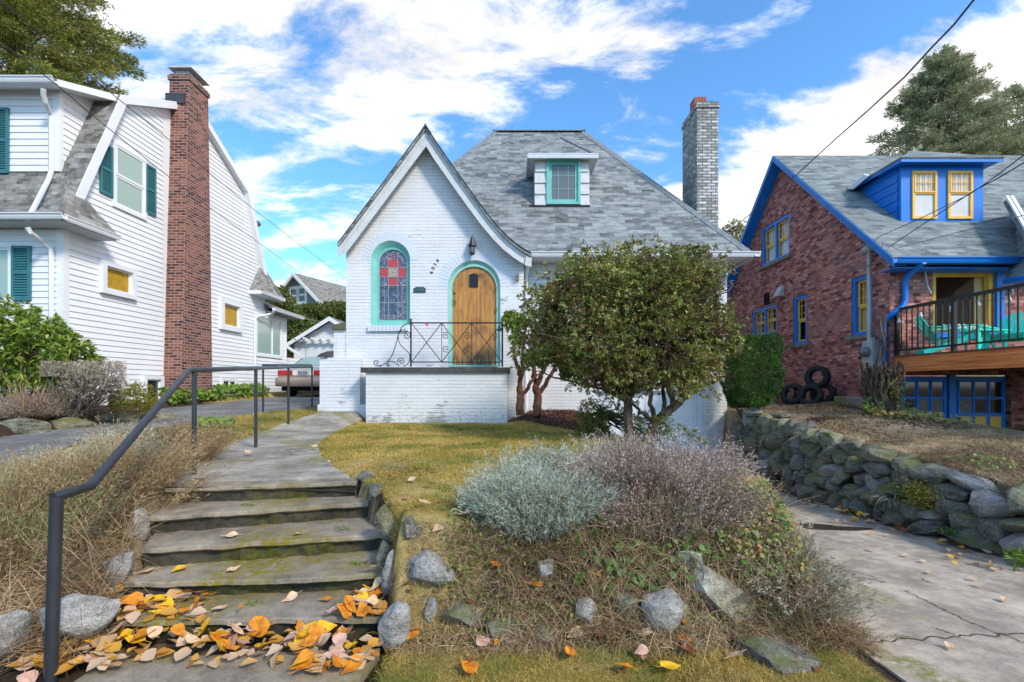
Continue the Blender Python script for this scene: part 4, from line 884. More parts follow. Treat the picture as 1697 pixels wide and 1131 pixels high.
    def gutter(name, p, q, outn, mat='gutter', sz=.10, par=house):
        p, q = Vector(p), Vector(q); o = Vector(outn); prof = [(0, 0), (sz*.85, 0), (sz, .035), (sz*1.05, .06), (sz*1.25, .085), (sz*1.25, .10), (sz*1.1, .10), (sz*.9, .055), (sz*.8, .02), (.01, .015), (0, .10)]
        m = MB(); A = [p+o*a+Vector((0, 0, b)) for a, b in prof]; B = [q+o*a+Vector((0, 0, b)) for a, b in prof]; n = len(prof)
        for i in range(n):
            j = (i+1) % n; f = [A[i], A[j], B[j], B[i]]; m.face(f)
        tris = tessellate_polygon([[Vector((a, b, 0)) for a, b in prof]])
        for t in tris: m.face([A[i] for i in t]); m.face([B[i] for i in reversed(t)])
        return m.build(name, MAT[mat], par)
    main_house.gutter = gutter
    gutter('gutter', (.36, 9.56, 4.045), (5.06, 9.56, 4.045), (0, -1, 0)); gutter('gutter', (4.94, 9.45, 4.045), (4.94, 17.4, 4.045), (1, 0, 0))
    dsp = MB(); dsp.tube([(.33, 9.5, 4.06), (.31, 9.62, 3.9), (.29, 9.88, 3.74), (.29, 9.92, 3.6), (.29, 9.92, .9)], .035, 8); dsp.build('downspout', MAT['gutter'], house)
    # dormer
    Yd = 10.75; FD = front(Yd); d0, d1, dz0, dz1 = .52, 1.76, 5.60, 6.66
    a0, a1, b0, b1 = .83, 1.51, 5.66, 6.60
    m = MB(); m.box(FD, d0+.03, d1-.03, dz0-.1, dz1, -1.4, -.05); dorm = m.build('dormer', MAT['trim_white'], house)
    for (s0, s1) in ((d0, a0-.06), (a1+.06, d1)):
        m = MB(); X_, sg = (d0, -1) if s0 == d0 else (d1, 1)
        for i in range(4):
            hh = (dz1-dz0)/4; zb = dz0+i*hh; m.cbox([(X_-sg*.03, Yd+.05, zb), (X_-sg*.03, Yd+1.3, zb), (X_-sg*.03, Yd+1.3, zb+hh+.01), (X_-sg*.03, Yd+.05, zb+hh+.01), (X_+sg*.016, Yd+.05, zb), (X_+sg*.016, Yd+1.3, zb), (X_, Yd+1.3, zb+hh+.01), (X_, Yd+.05, zb+hh+.01)])
        n = 4; hh = (dz1-dz0-.02)/n
        for i in range(n):
            zb = dz0+i*hh-.012; x0, x1 = s0, s1
            if s0 == d0: x0 -= .015*(1 if i < n-1 else 0)
            else: x1 += .015*(1 if i < n-1 else 0)
            m.cbox([FD(x0, zb, -.045), FD(x1, zb, -.045), FD(x1, zb+hh+.01, -.045), FD(x0, zb+hh+.01, -.045), FD(x0, zb, .02), FD(x1, zb, .02), FD(x1, zb+hh+.01, -.01), FD(x0, zb+hh+.01, -.01)])
        m.build('wall_shingles', MAT['trim_old'], dorm)
    window(dorm, front(Yd+.03), a0, a1, b0, b1, 'teal', 'teal', 'grey_glass', .055, .07, 0, 0, (3, 3), sash_w=.07, top_mun_only=False)
    m = MB(); z0 = 6.70; ex0, ex1, ey = d0-.17, d1+.17, Yd-.14; ax_ = (ex0+ex1)/2; az = 7.56; ay = 11.42; back = Vector((ax_, 12.46, az)); ap = Vector((ax_, ay, az))
    yb = 9.55+(z0-4.14)/sl_
    m.slab([(ex0, ey, z0), (ex1, ey, z0), ap], .035); m.slab([(ex1, ey, z0), (ex1, yb, z0), back, ap], .035); m.slab([(ex0, yb, z0), (ex0, ey, z0), ap, back], .035)
    droof = m.build('dormer_roof', MAT['grey_shingle'], dorm)
    cap = MB(); ridgecap((ex0, ey, z0), ap, .08, .03); ridgecap((ex1, ey, z0), ap, .08, .03); cap.build('hip_cap', MAT['grey_shingle_light'], droof)
    m = MB(); m.box(WORLD, ex0, ex1, ey, Yd+.9, z0-.055, z0-.036); m.build('dormer_soffit', MAT['trim_old'], dorm)
    gutter('dormer_gutter', (ex0-.01, ey-.002, z0-.10), (ex1+.01, ey-.002, z0-.10), (0, -1, 0), sz=.05, par=dorm)
    m = MB(); m.box(WORLD, ex0-.03, ex0-.003, ey, Yd+.75, z0-.09, z0+.0); m.box(WORLD, ex1+.003, ex1+.03, ey, Yd+.75, z0-.09, z0+.0); m.build('dormer_fascia', MAT['gutter'], dorm)
    m = MB(); m.cbox([FD(d0-.14, dz0-.06, .03), FD(d1+.02, dz0-.06, .03), FD(d1+.02, dz0-.05, -.1), FD(d0-.14, dz0-.05, -.1), FD(d0-.14, dz0-.02, .05), FD(d1+.02, dz0-.02, .05), FD(d1+.02, dz0-.004, -.1), FD(d0-.14, dz0-.004, -.1)]); m.build('flashing', MAT['dark_metal'], dorm)
    # chimney
    m = MB(); c0, c1, y0, y1, zt = 4.21, 4.70, 10.6, 11.5, 7.9
    m.box(WORLD, c0, c1, y0, y1, 3.6, zt-.14); m.box(WORLD, c0-.025, c1+.025, y0-.025, y1+.025, zt-.14, zt-.07); m.box(WORLD, c0-.005, c1+.005, y0-.005, y1+.005, zt-.07, zt)
    ch = m.build('chimney', MAT['worn_brick'], house); ch['label'] = 'tall worn white brick chimney with a clay pot'
    m = MB(); m.box(WORLD, c0+.06, c1-.06, y0+.05, y1-.08, zt-.01, zt+.04); m.build('chimney_crown', MAT['sill_concrete'], ch)
    m = MB(); px0, px1, py0, py1 = 4.25, 4.53, 10.85, 11.12
    for a, b, c, d in ((px0, px1, py0, py0+.03), (px0, px1, py1-.03, py1), (px0, px0+.03, py0+.03, py1-.03), (px1-.03, px1, py0+.03, py1-.03)): m.box(WORLD, a, b, c, d, zt, zt+.27)
    m.build('chimney_pot', MAT['clay'], ch)
    # porch: brick base, stone slab, buttress wall at the left
    pf = 9.05; m = MB(); m.box(WORLD, -2.87, -.11, pf, 9.698, .3, 1.66); po = m.build('porch', MAT['porch_brick'], house)
    m = MB(); FS = Fr((-2.96, pf-.05, 1.662), (1, 0, 0), (0, 1, 0), (0, 0, 1)); m.box(FS, 0, 2.90, 0, .70, 0, .10); m.build('porch_slab', MAT['sill_concrete'], po)
    m = MB()   # stepped wall left of the gable, with tile caps
    m.box(WORLD, -3.76, xL+.001, 9.72, 9.95, .5, 2.58); m.box(WORLD, -3.95, -3.761, 9.70, 9.95, .5, 2.02); m.box(WORLD, -3.98, -2.95, 9.44, 9.699, .5, 1.02)
    m.box(WORLD, -3.94, -3.12, 9.45, 9.699, 1.02, 1.98)
    bu = m.build('wing_wall', MAT['white_brick'], house)
    m = MB(); m.cbox([(-3.80, 9.66, 2.58), (-3.49, 9.66, 2.58), (-3.49, 9.99, 2.58), (-3.80, 9.99, 2.58), (-3.74, 9.68, 2.68), (-3.51, 9.70, 2.74), (-3.51, 9.96, 2.74), (-3.74, 9.96, 2.68)])
    m.cbox([(-4.0, 9.41, 1.985), (-3.76, 9.41, 1.985), (-3.76, 9.99, 2.02), (-4.0, 9.99, 2.02), (-3.93, 9.45, 2.06), (-3.78, 9.45, 2.11), (-3.78, 9.96, 2.16), (-3.95, 9.96, 2.11)]); m.build('wall_cap', MAT['sill_concrete'], bu)
    # wrought iron railing on the porch
    k3 = 768/9.12; rX = lambda px: (px-CX)/k3
    rZ = lambda py: H+(CY-py)/k3
    T = lambda px, py: Vector((rX(px), 9.12, rZ(py)))
    rl = thing('porch_railing', 'black wrought iron railing with crosses and scrolls on the porch slab', 'railing', (rX(757), 9.12, 1.763))
    for px in (681, 832.5):
        m = MB(); m.tube([T(px, 608.3), T(px, 534)], .018, 6, sm=False); b = T(px, 534); m.lathe(b, [(.013, 0), (.022, .008), (.012, .018), (.024, .035), (.024, .045), (.010, .065), (0, .08)], 10); m.build('post', MAT['iron'], rl)
    for py, r in ((535.5, .014), (600.5, .010)): m = MB(); m.tube([T(681, py), T(832.5, py)], r, 6); m.build('rail_bar', MAT['iron'], rl)
    xs_ = [682, 732, 781.5, 832]
    for i in range(3):
        m = MB(); m.tube([T(xs_[i], 536), T(xs_[i+1], 600.5)], .0085, 5); m.tube([T(xs_[i], 600.5)+Vector((0, -.008, 0)), T(xs_[i+1], 536)+Vector((0, -.008, 0))], .0085, 5); m.build('cross_bar', MAT['iron'], rl)
    for px in xs_[1:3]: m = MB(); m.tube([T(px, 536), T(px, 600)], .007, 5); m.build('baluster', MAT['iron'], rl)
    def spiral(cx, cy, r0, a0, turns, sg, tail=None):
        pts = []
        for i in range(26): t = i/25; a = a0+sg*turns*2*math.pi*t; r = r0*(1-.85*t); pts.append((cx+r*math.cos(a), cy+r*math.sin(a)))
        return (tail or [])+pts
    for cx, cy, a0, sg in ((739, 557, 0, -1), (739, 578, 0, 1), (774, 557, math.pi, 1), (774, 578, math.pi, -1)):
        m = MB(); m.tube([T(*p) for p in spiral(cx, cy, 6.2, -a0*0+(R(-60) if a0 == 0 else R(240)) if cy < 570 else (R(60) if a0 == 0 else R(120)), 1.5, -1 if (a0 == 0) == (cy < 570) else 1)], .007, 5); m.build('scroll', MAT['iron'], rl)
    m = MB()
    def sw(pts, r=.0085): m.tube([T(*p) for p in pts], r, 5)
    def bez(p0, p1, p2, p3, n=12): return [tuple((1-t)**3*a+3*(1-t)**2*t*b+3*(1-t)*t*t*c+t**3*d for a, b, c, d in zip(p0, p1, p2, p3)) for t in [i/n for i in range(n+1)]]
    sw(bez((681, 535), (660, 538), (661, 555), (655, 575))+bez((655, 575), (650, 590), (644, 604), (628, 607))[1:]); sw(spiral(624, 601, 5.5, R(60), 1.3, 1, bez((632, 607), (629, 608), (628, 607), (627, 606))))
    sw(bez((660, 558), (660, 575), (672, 578), (678, 586))+bez((678, 586), (682, 597), (676, 607), (668, 607))[1:]); sw(spiral(674, 556, 7, R(250), 1.5, 1, bez((659, 560), (660, 548), (668, 545), (673, 548)))); sw(spiral(665, 599, 6.5, R(160), 1.5, 1))
    sw(bez((641, 601), (650, 596), (656, 602), (662, 607))); sw(spiral(643, 604.5, 3, R(30), 1.2, 1)); m.build('scroll_bracket', MAT['iron'], rl)
    m = MB(); m.box(front(9.10), rX(705.5), rX(710), rZ(539), rZ(534.3), .001, .02); m.box(front(9.10), rX(707), rX(708.6), rZ(541.5), rZ(539), .001, .02); m.build('tag', MAT['red_glass'], rl)
    c = T(826, 545); m = MB(); m.lathe(c+Vector((.02, -.04, -.05)), [(.0, -.005), (.045, 0), (.05, .02), (.035, .06), (.012, .10), (0, .105)], 12); m.build('bell', MAT['plaque'], rl)
    return house
def extra_mats():
    b = NB('white_brick_plain'); c = b.mix(1., (.64, .69, .76), b.comb(b.rng(b.noise(1.5, 5), .3, .7, .93, 1.04), b.rng(b.noise(1.5, 5), .3, .7, .93, 1.04), 1.), 'MULTIPLY'); MAT['white_brick_plain'] = b.fin(c, .55, b.bump(b.noise(50, 5, .6), .003), .35)
    paint('far_siding_plain', (.66, .71, .77), .5, .06, 2); paint('grey_shingle_light', (.20, .225, .24), .9, .3, 11, .004, .15)
extra_mats(); main_house()
gutter = main_house.gutter
# ------------------------------------------------------------ the white sided house on the left
def left_house():
    X = -8.3; h = thing('sided_house', 'white house with lapped siding, gambrel roof, teal shutters and a tall red brick chimney', 'house', (X, 12, 1.1))
    fs = side_r(X); sY = lambda px: F*X/(px-CX)
    sZ = lambda px, py: H-(py-CY)*sY(px)/F
    zt = .85
    prof = [(8.56, zt), (15.5, zt), (15.5, 4.5), (14.35, 7.30), (12.0, 8.50), (9.66, 7.30), (8.56, 4.5)]
    W_ = [(sY(189), sY(236.5), sZ(200, 343), sZ(200, 246)), (sY(170), sY(214), sZ(190, 483), sZ(190, 446)), (sY(367), sY(393), sZ(380, 541), sZ(380, 506)), (sY(238), sY(262), .9, 1.55), (sY(368), sY(388), 1.3, 1.55)]
    rects = [(a-.06, b+.06, c-.06, d+.06) for a, b, c, d in W_]+[(10.98, 12.15, 0, 9), (14.9, 16.6, 2.4, 3.72)]
    m = MB(); siding(m, fs, prof, rects); siding(m, fs, [(15.5, .9), (16.9, .9), (16.9, 4.0), (15.5, 4.0)], rects, v0=zt)
    m.build('side_siding', MAT['siding'], h)
    m = MB(); m.face([fs(*p, 0) for p in prof[::1]]); m.face([fs(15.5, .8), fs(16.9, .8), fs(16.9, 4.1), fs(15.5, 4.1)]); m.face([(X, 16.9, .8), (-14, 16.9, .8), (-14, 16.9, 4.1), (X, 16.9, 4.1)]); m.face([(-15, 8.56, .8), (X, 8.56, .8), (X, 8.56, 4.5), (-15, 8.56, 4.5)]); m.face([(-15, 15.5, .8), (X, 15.5, .8), (X, 15.5, 4.5), (-15, 15.5, 4.5)][::-1]); m.build('wall', MAT['siding'], h)
    ff = front(8.555); m = MB(); fw = (-14, -9.02, 2.0, 4.0); siding(m, ff, [(-15, .85), (X-.10, .85), (X-.10, 4.45), (-15, 4.45)], [fw]); m.build('front_siding', MAT['siding'], h)
    m = MB(); m.box(WORLD, X-.10, X+.03, 8.53, 8.64, .85, 4.45); m.box(WORLD, X-.02, X+.03, 16.86, 16.95, .85, 4.0); m.build('corner_board', MAT['trim_white'], h)
    m = MB(); m.box(WORLD, X-7, X+.045, 8.50, 15.6, .5, .97); m.build('foundation', MAT['walk_concrete'], h)
    # windows on the side
    a, b, c, d = W_[0]; w = window(h, fs, a, b, c, d, glass='pale_glass', cas_w=.07, proud=.05, curt=None, mun=(0, 0)); w['label'] = 'upper side window between two teal shutters'
    a, b, c, d = W_[1]; window(h, fs, a, b, c, d, glass='glass', cas_w=.10, proud=.10, meet=0, curt=('full', 'amber'), sash_w=.03)
    a, b, c, d = W_[2]; window(h, fs, a, b, c, d, glass='glass', cas_w=.14, proud=.10, meet=0, curt=('full', 'amber'), sash_w=.03)
    a, b, c, d = W_[3]; window(h, fs, a, b, c, d, glass='dark_glass', cas_w=.08, proud=.09, meet=0, sash_w=.03); window(h, fs, a-1.0, b-1.0, c, d, glass='dark_glass', cas_w=.08, proud=.09, meet=0, sash_w=.03)
    a, b, c, d = W_[4]; window(h, fs, a, b, c, d, glass='dark_glass', cas_w=.08, proud=.05, meet=.5, vert=True, sash_w=.025)
    bw = window(h, fs, 14.98, 16.5, 2.45, 3.68, glass='pale_glass', cas_w=.08, proud=.05, meet=.62, vert=True, sash_w=.035); bw['label'] = 'wide sliding window of the rear bay'
    def shutter(fr, u0, u1, v0, v1):
        m = MB(); t = .05; m.box(fr, u0, u0+t, v0, v1, .02, .055); m.box(fr, u1-t, u1, v0, v1, .02, .055)
        mid = v0+(v1-v0)*.48
        for q in (v0, mid, v1-t): m.box(fr, u0+t, u1-t, q, q+t, .02, .055)
        for r0, r1 in ((v0+t, mid), (mid+t, v1-t)):
            n = int((r1-r0)/.045)
            for i in range(n): z = r0+(r1-r0)*i/n; m.cbox([fr(u0+t, z, .045), fr(u1-t, z, .045), fr(u1-t, z+.035, .024), fr(u0+t, z+.035, .024), fr(u0+t, z+.008, .049), fr(u1-t, z+.008, .049), fr(u1-t, z+.043, .028), fr(u0+t, z+.043, .028)])
        return m.build('shutter', MAT['shutter'], h)
    for p0, p1, t0, t1 in ((162.5, 184, (231, 310), (248, 336)), (238.5, 255.5, (270, 350), (281, 362))):
        y0, y1 = sY(p0), sY(p1); za = (H-(t0[0]-CY)*y0/F+H-(t1[0]-CY)*y1/F)/2; zb = (H-(t0[1]-CY)*y0/F+H-(t1[1]-CY)*y1/F)/2; shutter(fs, y0, y1, zb, za)
    # front windows and shutters
    fx = lambda px: (px-CX)/F*8.56
    fz = lambda py: H+(CY-py)/F*8.56
    window(h, ff, fx(-80), fx(20), fz(500), fz(412), glass='pale_glass', cas_w=.07, proud=.05, meet=0)
    shutter(ff, fx(23.5), fx(55), fz(499), fz(409))
    # upper front dormer
    xd = -8.68; yd = 8.87; fd = front(yd); dz0, dz1 = 5.50, 6.99
    m = MB(); siding(m, fd, [(-15, dz0), (xd-.1, dz0), (xd-.1, dz1), (-15, dz1)], e=.125); siding(m, side_r(xd), [(yd, dz0), (9.66, 7.42), (9.6, 7.42), (yd, dz1+.02)], e=.125)
    m.face([(xd-.002, yd, 5.2), (xd-.002, 9.7, 7.45), (xd-.002, yd, 7.05)]); m.face([(-15, yd+.002, 5.2), (xd, yd+.002, 5.2), (xd, yd+.002, 7.1), (-15, yd+.002, 7.1)])
    dm = m.build('dormer', MAT['siding'], h)
    m = MB(); m.box(WORLD, xd-.10, xd+.03, yd-.03, yd+.05, dz0, dz1); m.build('dormer_corner_board', MAT['trim_white'], dm)
    shutter(fd, (-60-CX)/F*yd, (18-CX)/F*yd, H+(CY-289)/F*yd, H+(CY-181)/F*yd)
    m = MB(); m.slab([(-15, 8.55, 7.08), (xd+.25, 8.55, 7.08), (xd+.35, 9.85, 7.50), (-15, 9.85, 7.50)], .05); m.build('dormer_roof', MAT['brown_shingle'], dm)
    gutter('gutter', (-15, 8.57, 6.97), (xd+.27, 8.57, 6.97), (0, -1, 0), par=h)
    m = MB(); m.cbox([(xd+.24, 8.57, 6.95), (xd+.27, 8.57, 6.95), (X+.08, 9.70, 7.34), (X+.05, 9.70, 7.34), (xd+.24, 8.57, 7.07), (xd+.27, 8.57, 7.07), (X+.08, 9.70, 7.48), (X+.05, 9.70, 7.48)])
    m.cbox([(-15, 8.58, 6.97), (xd+.24, 8.58, 6.97), (X+.05, 9.6, 7.30), (-15, 9.6, 7.30), (-15, 8.58, 6.985), (xd+.24, 8.58, 6.985), (X+.05, 9.6, 7.315), (-15, 9.6, 7.315)]); m.build('dormer_fascia', MAT['trim_white'], dm)
    # gambrel roof
    xo = X+.13
    R_ = [(8.12, 4.42), (8.56, 4.72), (9.66, 7.46), (12.0, 8.68), (14.35, 7.46), (15.5, 4.72), (15.9, 4.40)]
    m = MB()
    for i, ((y0, z0), (y1, z1)) in enumerate(zip(R_, R_[1:])): m.slab([(-15, y0, z0), (xo, y0, z0), (xo, y1, z1), (-15, y1, z1)], .06)
    rf = m.build('roof', MAT['brown_shingle'], h)
    # rake boards
    m = MB(); fo = side_r(xo)
    for i, ((y0, z0), (y1, z1)) in enumerate(zip(R_[1:-1], R_[2:-1])):
        d = Vector((y1-y0, z1-z0)).normalized(); n = Vector((d.y, -d.x))*(.15); o = Vector((d.y, -d.x))*(-.01)
        m.cbox([fo(y0+o.x, z0+o.y, .002+i*.001), fo(y1+o.x, z1+o.y, .002+i*.001), fo(y1+n.x, z1+n.y, .002+i*.001), fo(y0+n.x, z0+n.y, .002+i*.001), fo(y0+o.x, z0+o.y, .03+i*.001), fo(y1+o.x, z1+o.y, .03+i*.001), fo(y1+n.x, z1+n.y, .03+i*.001), fo(y0+n.x, z0+n.y, .03+i*.001)])
        m.cbox([(X, y0+n.x, z0+n.y), (X, y1+n.x, z1+n.y), (xo, y1+n.x, z1+n.y), (xo, y0+n.x, z0+n.y), (X, y0+n.x*.88, z0+n.y*.88), (X, y1+n.x*.88, z1+n.y*.88), (xo, y1+n.x*.88, z1+n.y*.88), (xo, y0+n.x*.88, z0+n.y*.88)])
    m.build('rake_board', MAT['trim_white'], h)
    # eave returns with little hipped roofs
    for (y0, y1, ya, zc) in ((8.10, 9.27, 8.62, 5.25), (14.55, 16.0, 15.25, 5.45)):
        z = 4.42; xr = -7.9; m = MB(); m.slab([(xr, y0, z), (xr, y1, z), (X+.02, ya, zc)], .04)
        if y0 < 9: m.slab([(xr, y0, z), (X+.02, ya, zc), (X-.1, ya-.12, z+.42), (X-.1, y0, z)], .04); m.slab([(xr, y1, z), (X+.02, y1, z), (X+.02, ya, zc)], .04)
        else: m.slab([(xr, y0, z), (X+.02, ya, zc), (X+.02, y0, z)], .04); m.slab([(xr, y1, z), (X+.02, y1+.0, z), (X+.02, ya, zc)], .04)
        rt = m.build('eave_return', MAT['brown_shingle'], h)
        m = MB(); m.box(WORLD, X+.001, xr-.02, y0+.02, y1-.02, z-.13, z-.10); m.build('return_soffit', MAT['trim_old'], rt)
        gutter('gutter', (xr-.03, y1, z-.11), (xr-.03, y0, z-.11), (1, 0, 0), sz=.08, par=h)
        if y0 > 9: m = MB(); m.box(WORLD, X+.001, xr-.01, y0-.001, y0+.02, z-.12, z-.01); m.build('return_fascia', MAT['trim_white'], rt)
    gutter('gutter', (-15, 8.14, 4.31), (-7.82, 8.14, 4.31), (0, -1, 0), par=h)
    m = MB(); m.box(WORLD, -15, X, 8.15, 8.555, 4.30, 4.32); m.build('eave_soffit', MAT['trim_old'], h)
    # rear one-storey bay roof and gutter
    m = MB(); m.slab([(-7.88, 15.4, 3.98), (-7.88, 17.3, 3.98), (X-2, 16.0, 5.0), (X-2, 15.4, 5.0)], .05); m.slab([(-7.88, 17.3, 3.98), (-14, 17.3, 3.98), (-14, 15.6, 5.0), (X-2, 15.6, 5.0)], .05); m.box(WORLD, X-.1, -7.9, 15.5, 17.28, 3.86, 3.90); m.build('bay_roof', MAT['brown_shingle'], h)
    gutter('gutter', (-7.89, 17.32, 3.88), (-7.89, 15.2, 3.88), (1, 0, 0), par=h)
    def spout(pts, r=.04): m = MB(); m.tube(pts, r, 6, sm=False); m.build('downspout', MAT['gutter'], h)
    q = lambda px, py, Y: P(px, py, Y)
    spout([q(72, 148, 8.50), q(72, 158, 8.54), q(75, 170, 8.60), q(84, 190, 8.79), q(85, 200, 8.80), q(85, 284, 8.80), q(81, 296, 8.74), q(46, 364, 8.08)])
    spout([q(45, 377, 8.1), q(50, 386, 8.14), q(72, 402, 8.4), q(84, 412, 8.48), q(85, 425, 8.49), q(85, 700, 8.49)])
    spout([(-7.95, 15.5, 3.95), (-8.0, 15.4, 3.8), (-8.22, 14.86, 3.62), (-8.24, 14.80, 3.5), (-8.24, 14.80, 1.1)])
    # chimney, battered
    m = MB(); b0, b1, t0, t1 = 10.98, 12.15, 11.27, 11.97; zt = 9.0
    m.cbox([(X-.05, b0, .8), (-7.87, b0, .8), (-7.87, b1, .8), (X-.05, b1, .8), (X-.05, t0, zt-.16), (-7.87, t0, zt-.16), (-7.87, t1, zt-.16), (X-.05, t1, zt-.16)])
    m.box(WORLD, X-.08, -7.84, t0-.03, t1+.03, zt-.16, zt-.05); m.box(WORLD, X-.05, -7.87, t0, t1, zt-.05, zt)
    ch = m.build('chimney', MAT['red_brick'], h); ch['label'] = 'tall red brick chimney with a metal cap against the side wall'
    m = MB(); m.box(WORLD, X+.02, -7.95, t0+.1, t1-.1, zt, zt+.14); m.cbox([(X-.10, t0, zt+.15), (-7.82, t0, zt+.15), (-7.82, t1, zt+.15), (X-.10, t1, zt+.15), (X-.02, t0+.07, zt+.24), (-7.90, t0+.07, zt+.24), (-7.90, t1-.07, zt+.24), (X-.02, t1-.07, zt+.24)]); m.build('chimney_cap', MAT['grey_metal'], ch)
    m = MB(); m.box(WORLD, X-.12, -7.95, t0-.05, t0-.001, 8.25, 8.5); m.build('flashing', MAT['dark_metal'], ch)
    m = MB(); c = P(423, 372, 15.3); m.lathe(c, [(0, -.05), (.10, -.03), (.15, .03), (.16, .07), (.14, .06), (0, .0)], 12, axis=(.5, -.4, .5)); m.tube([c, c+Vector((-.35, .05, -.10))], .02, 6); m.build('satellite_dish', MAT['dark_metal'], h)
left_house()
# ------------------------------------------------------------ the brick house on the right
def right_house():
    X = 7.0; h = thing('brick_house', 'dark red brick house with bright blue trim, yellow sashes and grey roof', 'house', (X, 12, .9))
    fs = side_l(X); Yf = 8.6; ff = front(Yf); sl = .975; zr = lambda y: 3.86+sl*(y-8.4) if y < 12 else 3.86+sl*3.6-sl*(y-12)
    rect = lambda y0, y1, z0, z1: [(-y1, z0), (-y0, z0), (-y0, z1), (-y1, z1)]
    WN = [(11.72, 13.05, 4.72, 5.80), (12.3, 13.55, 2.80, 3.60), (11.04, 11.58, 2.42, 3.60), (9.03, 9.58, 2.42, 3.61), (12.4, 12.75, 1.13, 1.6)]
    hol = [rect(*w) for w in WN]
    m = MB(); wall(m, fs, [(-15.7, .5), (-Yf, .5), (-Yf, zr(Yf)-.07), (-12, zr(12)-.07), (-15.7, zr(15.7)-.07)], hol, .12)
    fx = lambda px: (px-CX)/F*Yf
    fz = lambda py: H+(CY-py)/F*Yf
    pw = [(fx(1546), fz(552)), (fx(1648), fz(552)), (fx(1648), fz(449)), (fx(1546), fz(449))]; gar = [(7.2, -.3), (9.25, -.3), (9.25, 1.60), (7.2, 1.60)]
    wall(m, ff, [(7, -.3), (15, -.3), (15, 3.98), (7, 3.98)], [pw, gar], .12)
    m.face([(7, 15.7, .5), (15, 15.7, .5), (15, 15.7, 4), (7, 15.7, 4)][::-1])
    for i in range(60):   # clinkers standing out of the wall
        y = random.uniform(8.9, 14.5); z = random.uniform(1.4, zr(y)-.7)
        if any(w[0]-.3 < y < w[1]+.2 and w[2]-.2 < z < w[3]+.2 for w in WN): continue
        m.box(fs, -y, -y+random.uniform(.08, .2), z, z+.055, -.01, random.uniform(.012, .035))
    m.build('wall', MAT['clinker_brick'], h)
    sill = ('stone_sill', .07)
    lab = ['double window high in the gable', 'small double window near the hedge', 'tall narrow window of the side wall', 'tall window beside the electric meter', 'basement window beside the tyres']
    cfg = [dict(lights=2, mun=(3, 3), curt=('full', 'curtain')), dict(lights=2, mun=(2, 2), curt=('sides', 'curtain_warm')), dict(mun=(3, 3), curt=('right', 'curtain_warm')), dict(mun=(3, 3), curt=('full', 'curtain_warm')), dict(meet=0)]
    for (y0, y1, z0, z1), l, c in zip(WN, lab, cfg):
        window(h, fs, -y1, -y0, z0, z1, 'blue', 'yellow', 'glass', .075, None, .12, sash_w=.042, sill=sill, label=l, **c)
    # picture window: yellow frame within a wide blue casing, seen through into the room
    w = window(h, ff, fx(1546), fx(1648), fz(552), fz(449), 'yellow', 'yellow', 'glass', .075, None, .11, 0, back='room', backd=1.6, curt=('edge', 'curtain_warm'), label='picture window over the deck with a yellow frame', sash_w=.02)
    m = MB(); m.box(ff, fx(1535), fx(1661), fz(449)+.001, fz(440), .001, .05); m.box(ff, fx(1648)+.001, fx(1661), fz(560), fz(449), .001, .05); m.box(ff, fx(1540), fx(1661), fz(560), fz(552)-.001, .0012, .05); m.build('casing', MAT['blue'], w)
    m = MB(); cxm = (fx(1546)+fx(1648))/2+.1; m.prism(ff, arch(cxm-.40, cxm+.40, fz(552), fz(480)), -1.5, -1.45); m.build('inner_doorway', MAT['dark'], w)
    m = MB(); m.lathe(ff(fx(1592), fz(465), -.9), [(.02, 0), (.07, 0), (.075, .02), (.03, .02)], 14, axis=(0, -1, 0)); m.build('ceiling_lamp', MAT['bulb'], w)
    # awning roller and its arms
    m = MB(); m.tube([ff(fx(1531), fz(440), .16), ff(fx(1668), fz(437), .16)], .055, 10); m.box(ff, fx(1531), fx(1668), fz(437), fz(434), .0, .14); m.build('awning_roller', MAT['copper_tube'], h)
    for px, pts in ((1527, [(1531, 440), (1524, 444), (1522, 455), (1526, 478), (1532, 490)]), (1660, [(1658, 446), (1657, 462), (1663, 478), (1665, 490)])):
        m = MB(); m.tube([ff(fx(a), fz(b), .14) for a, b in pts], .014, 6); m.build('awning_arm', MAT['grey_metal'], h)
    # roof
    xo = X-.25; m = MB(); zp = zr(12)
    m.slab([(xo, 8.22, zr(8.22)), (17, 8.22, zr(8.22)), (17, 12, zp), (xo, 12, zp)], .06); m.slab([(xo, 12, zp), (17, 12, zp), (17, 15.9, zr(15.9)), (xo, 15.9, zr(15.9))], .06)
    rf = m.build('roof', MAT['blue_shingle'], h)
    m = MB(); fo = side_l(xo)
    for k, (a, b) in enumerate(((8.2, 12), (12, 15.95))):
        za, zb = zr(a)-.01, zr(b)-.01; m.cbox([fo(-a, za-.15, .001), fo(-b, zb-.15, .001), fo(-b, zb, .001), fo(-a, za, .001), fo(-a, za-.15, .03+k*.001), fo(-b, zb-.15, .03+k*.001), fo(-b, zb, .03+k*.001), fo(-a, za, .03+k*.001)])
    m.build('rake_board', MAT['blue_trim'], h)
    m = MB()
    for (a, b) in ((8.25, 12), (12, 15.9)): m.slab([(xo+.002, a, zr(a)-.16), (X+.02, a, zr(a)-.16), (X+.02, b, zr(b)-.16), (xo+.002, b, zr(b)-.16)], .015)
    m.box(WORLD, X-.2, 15, 8.25, 8.6, 3.50, 3.515); m.build('soffit', MAT['blue'], h)
    gutter('gutter', (xo, 8.24, 3.56), (15, 8.24, 3.56), (0, -1, 0), 'blue', .12, par=h)
    m = MB(); m.tube([(7.22, 8.14, 3.58), (7.22, 8.50, 3.40), (7.22, 8.53, 3.3), (7.22, 8.53, 2.98), (7.17, 8.52, 2.86), (7.02, 8.5, 2.76), (6.97, 8.56, 2.70), (6.93, 8.66, 2.6), (6.93, 8.68, 1.0)], .05, 8); m.build('downspout', MAT['blue'], h)
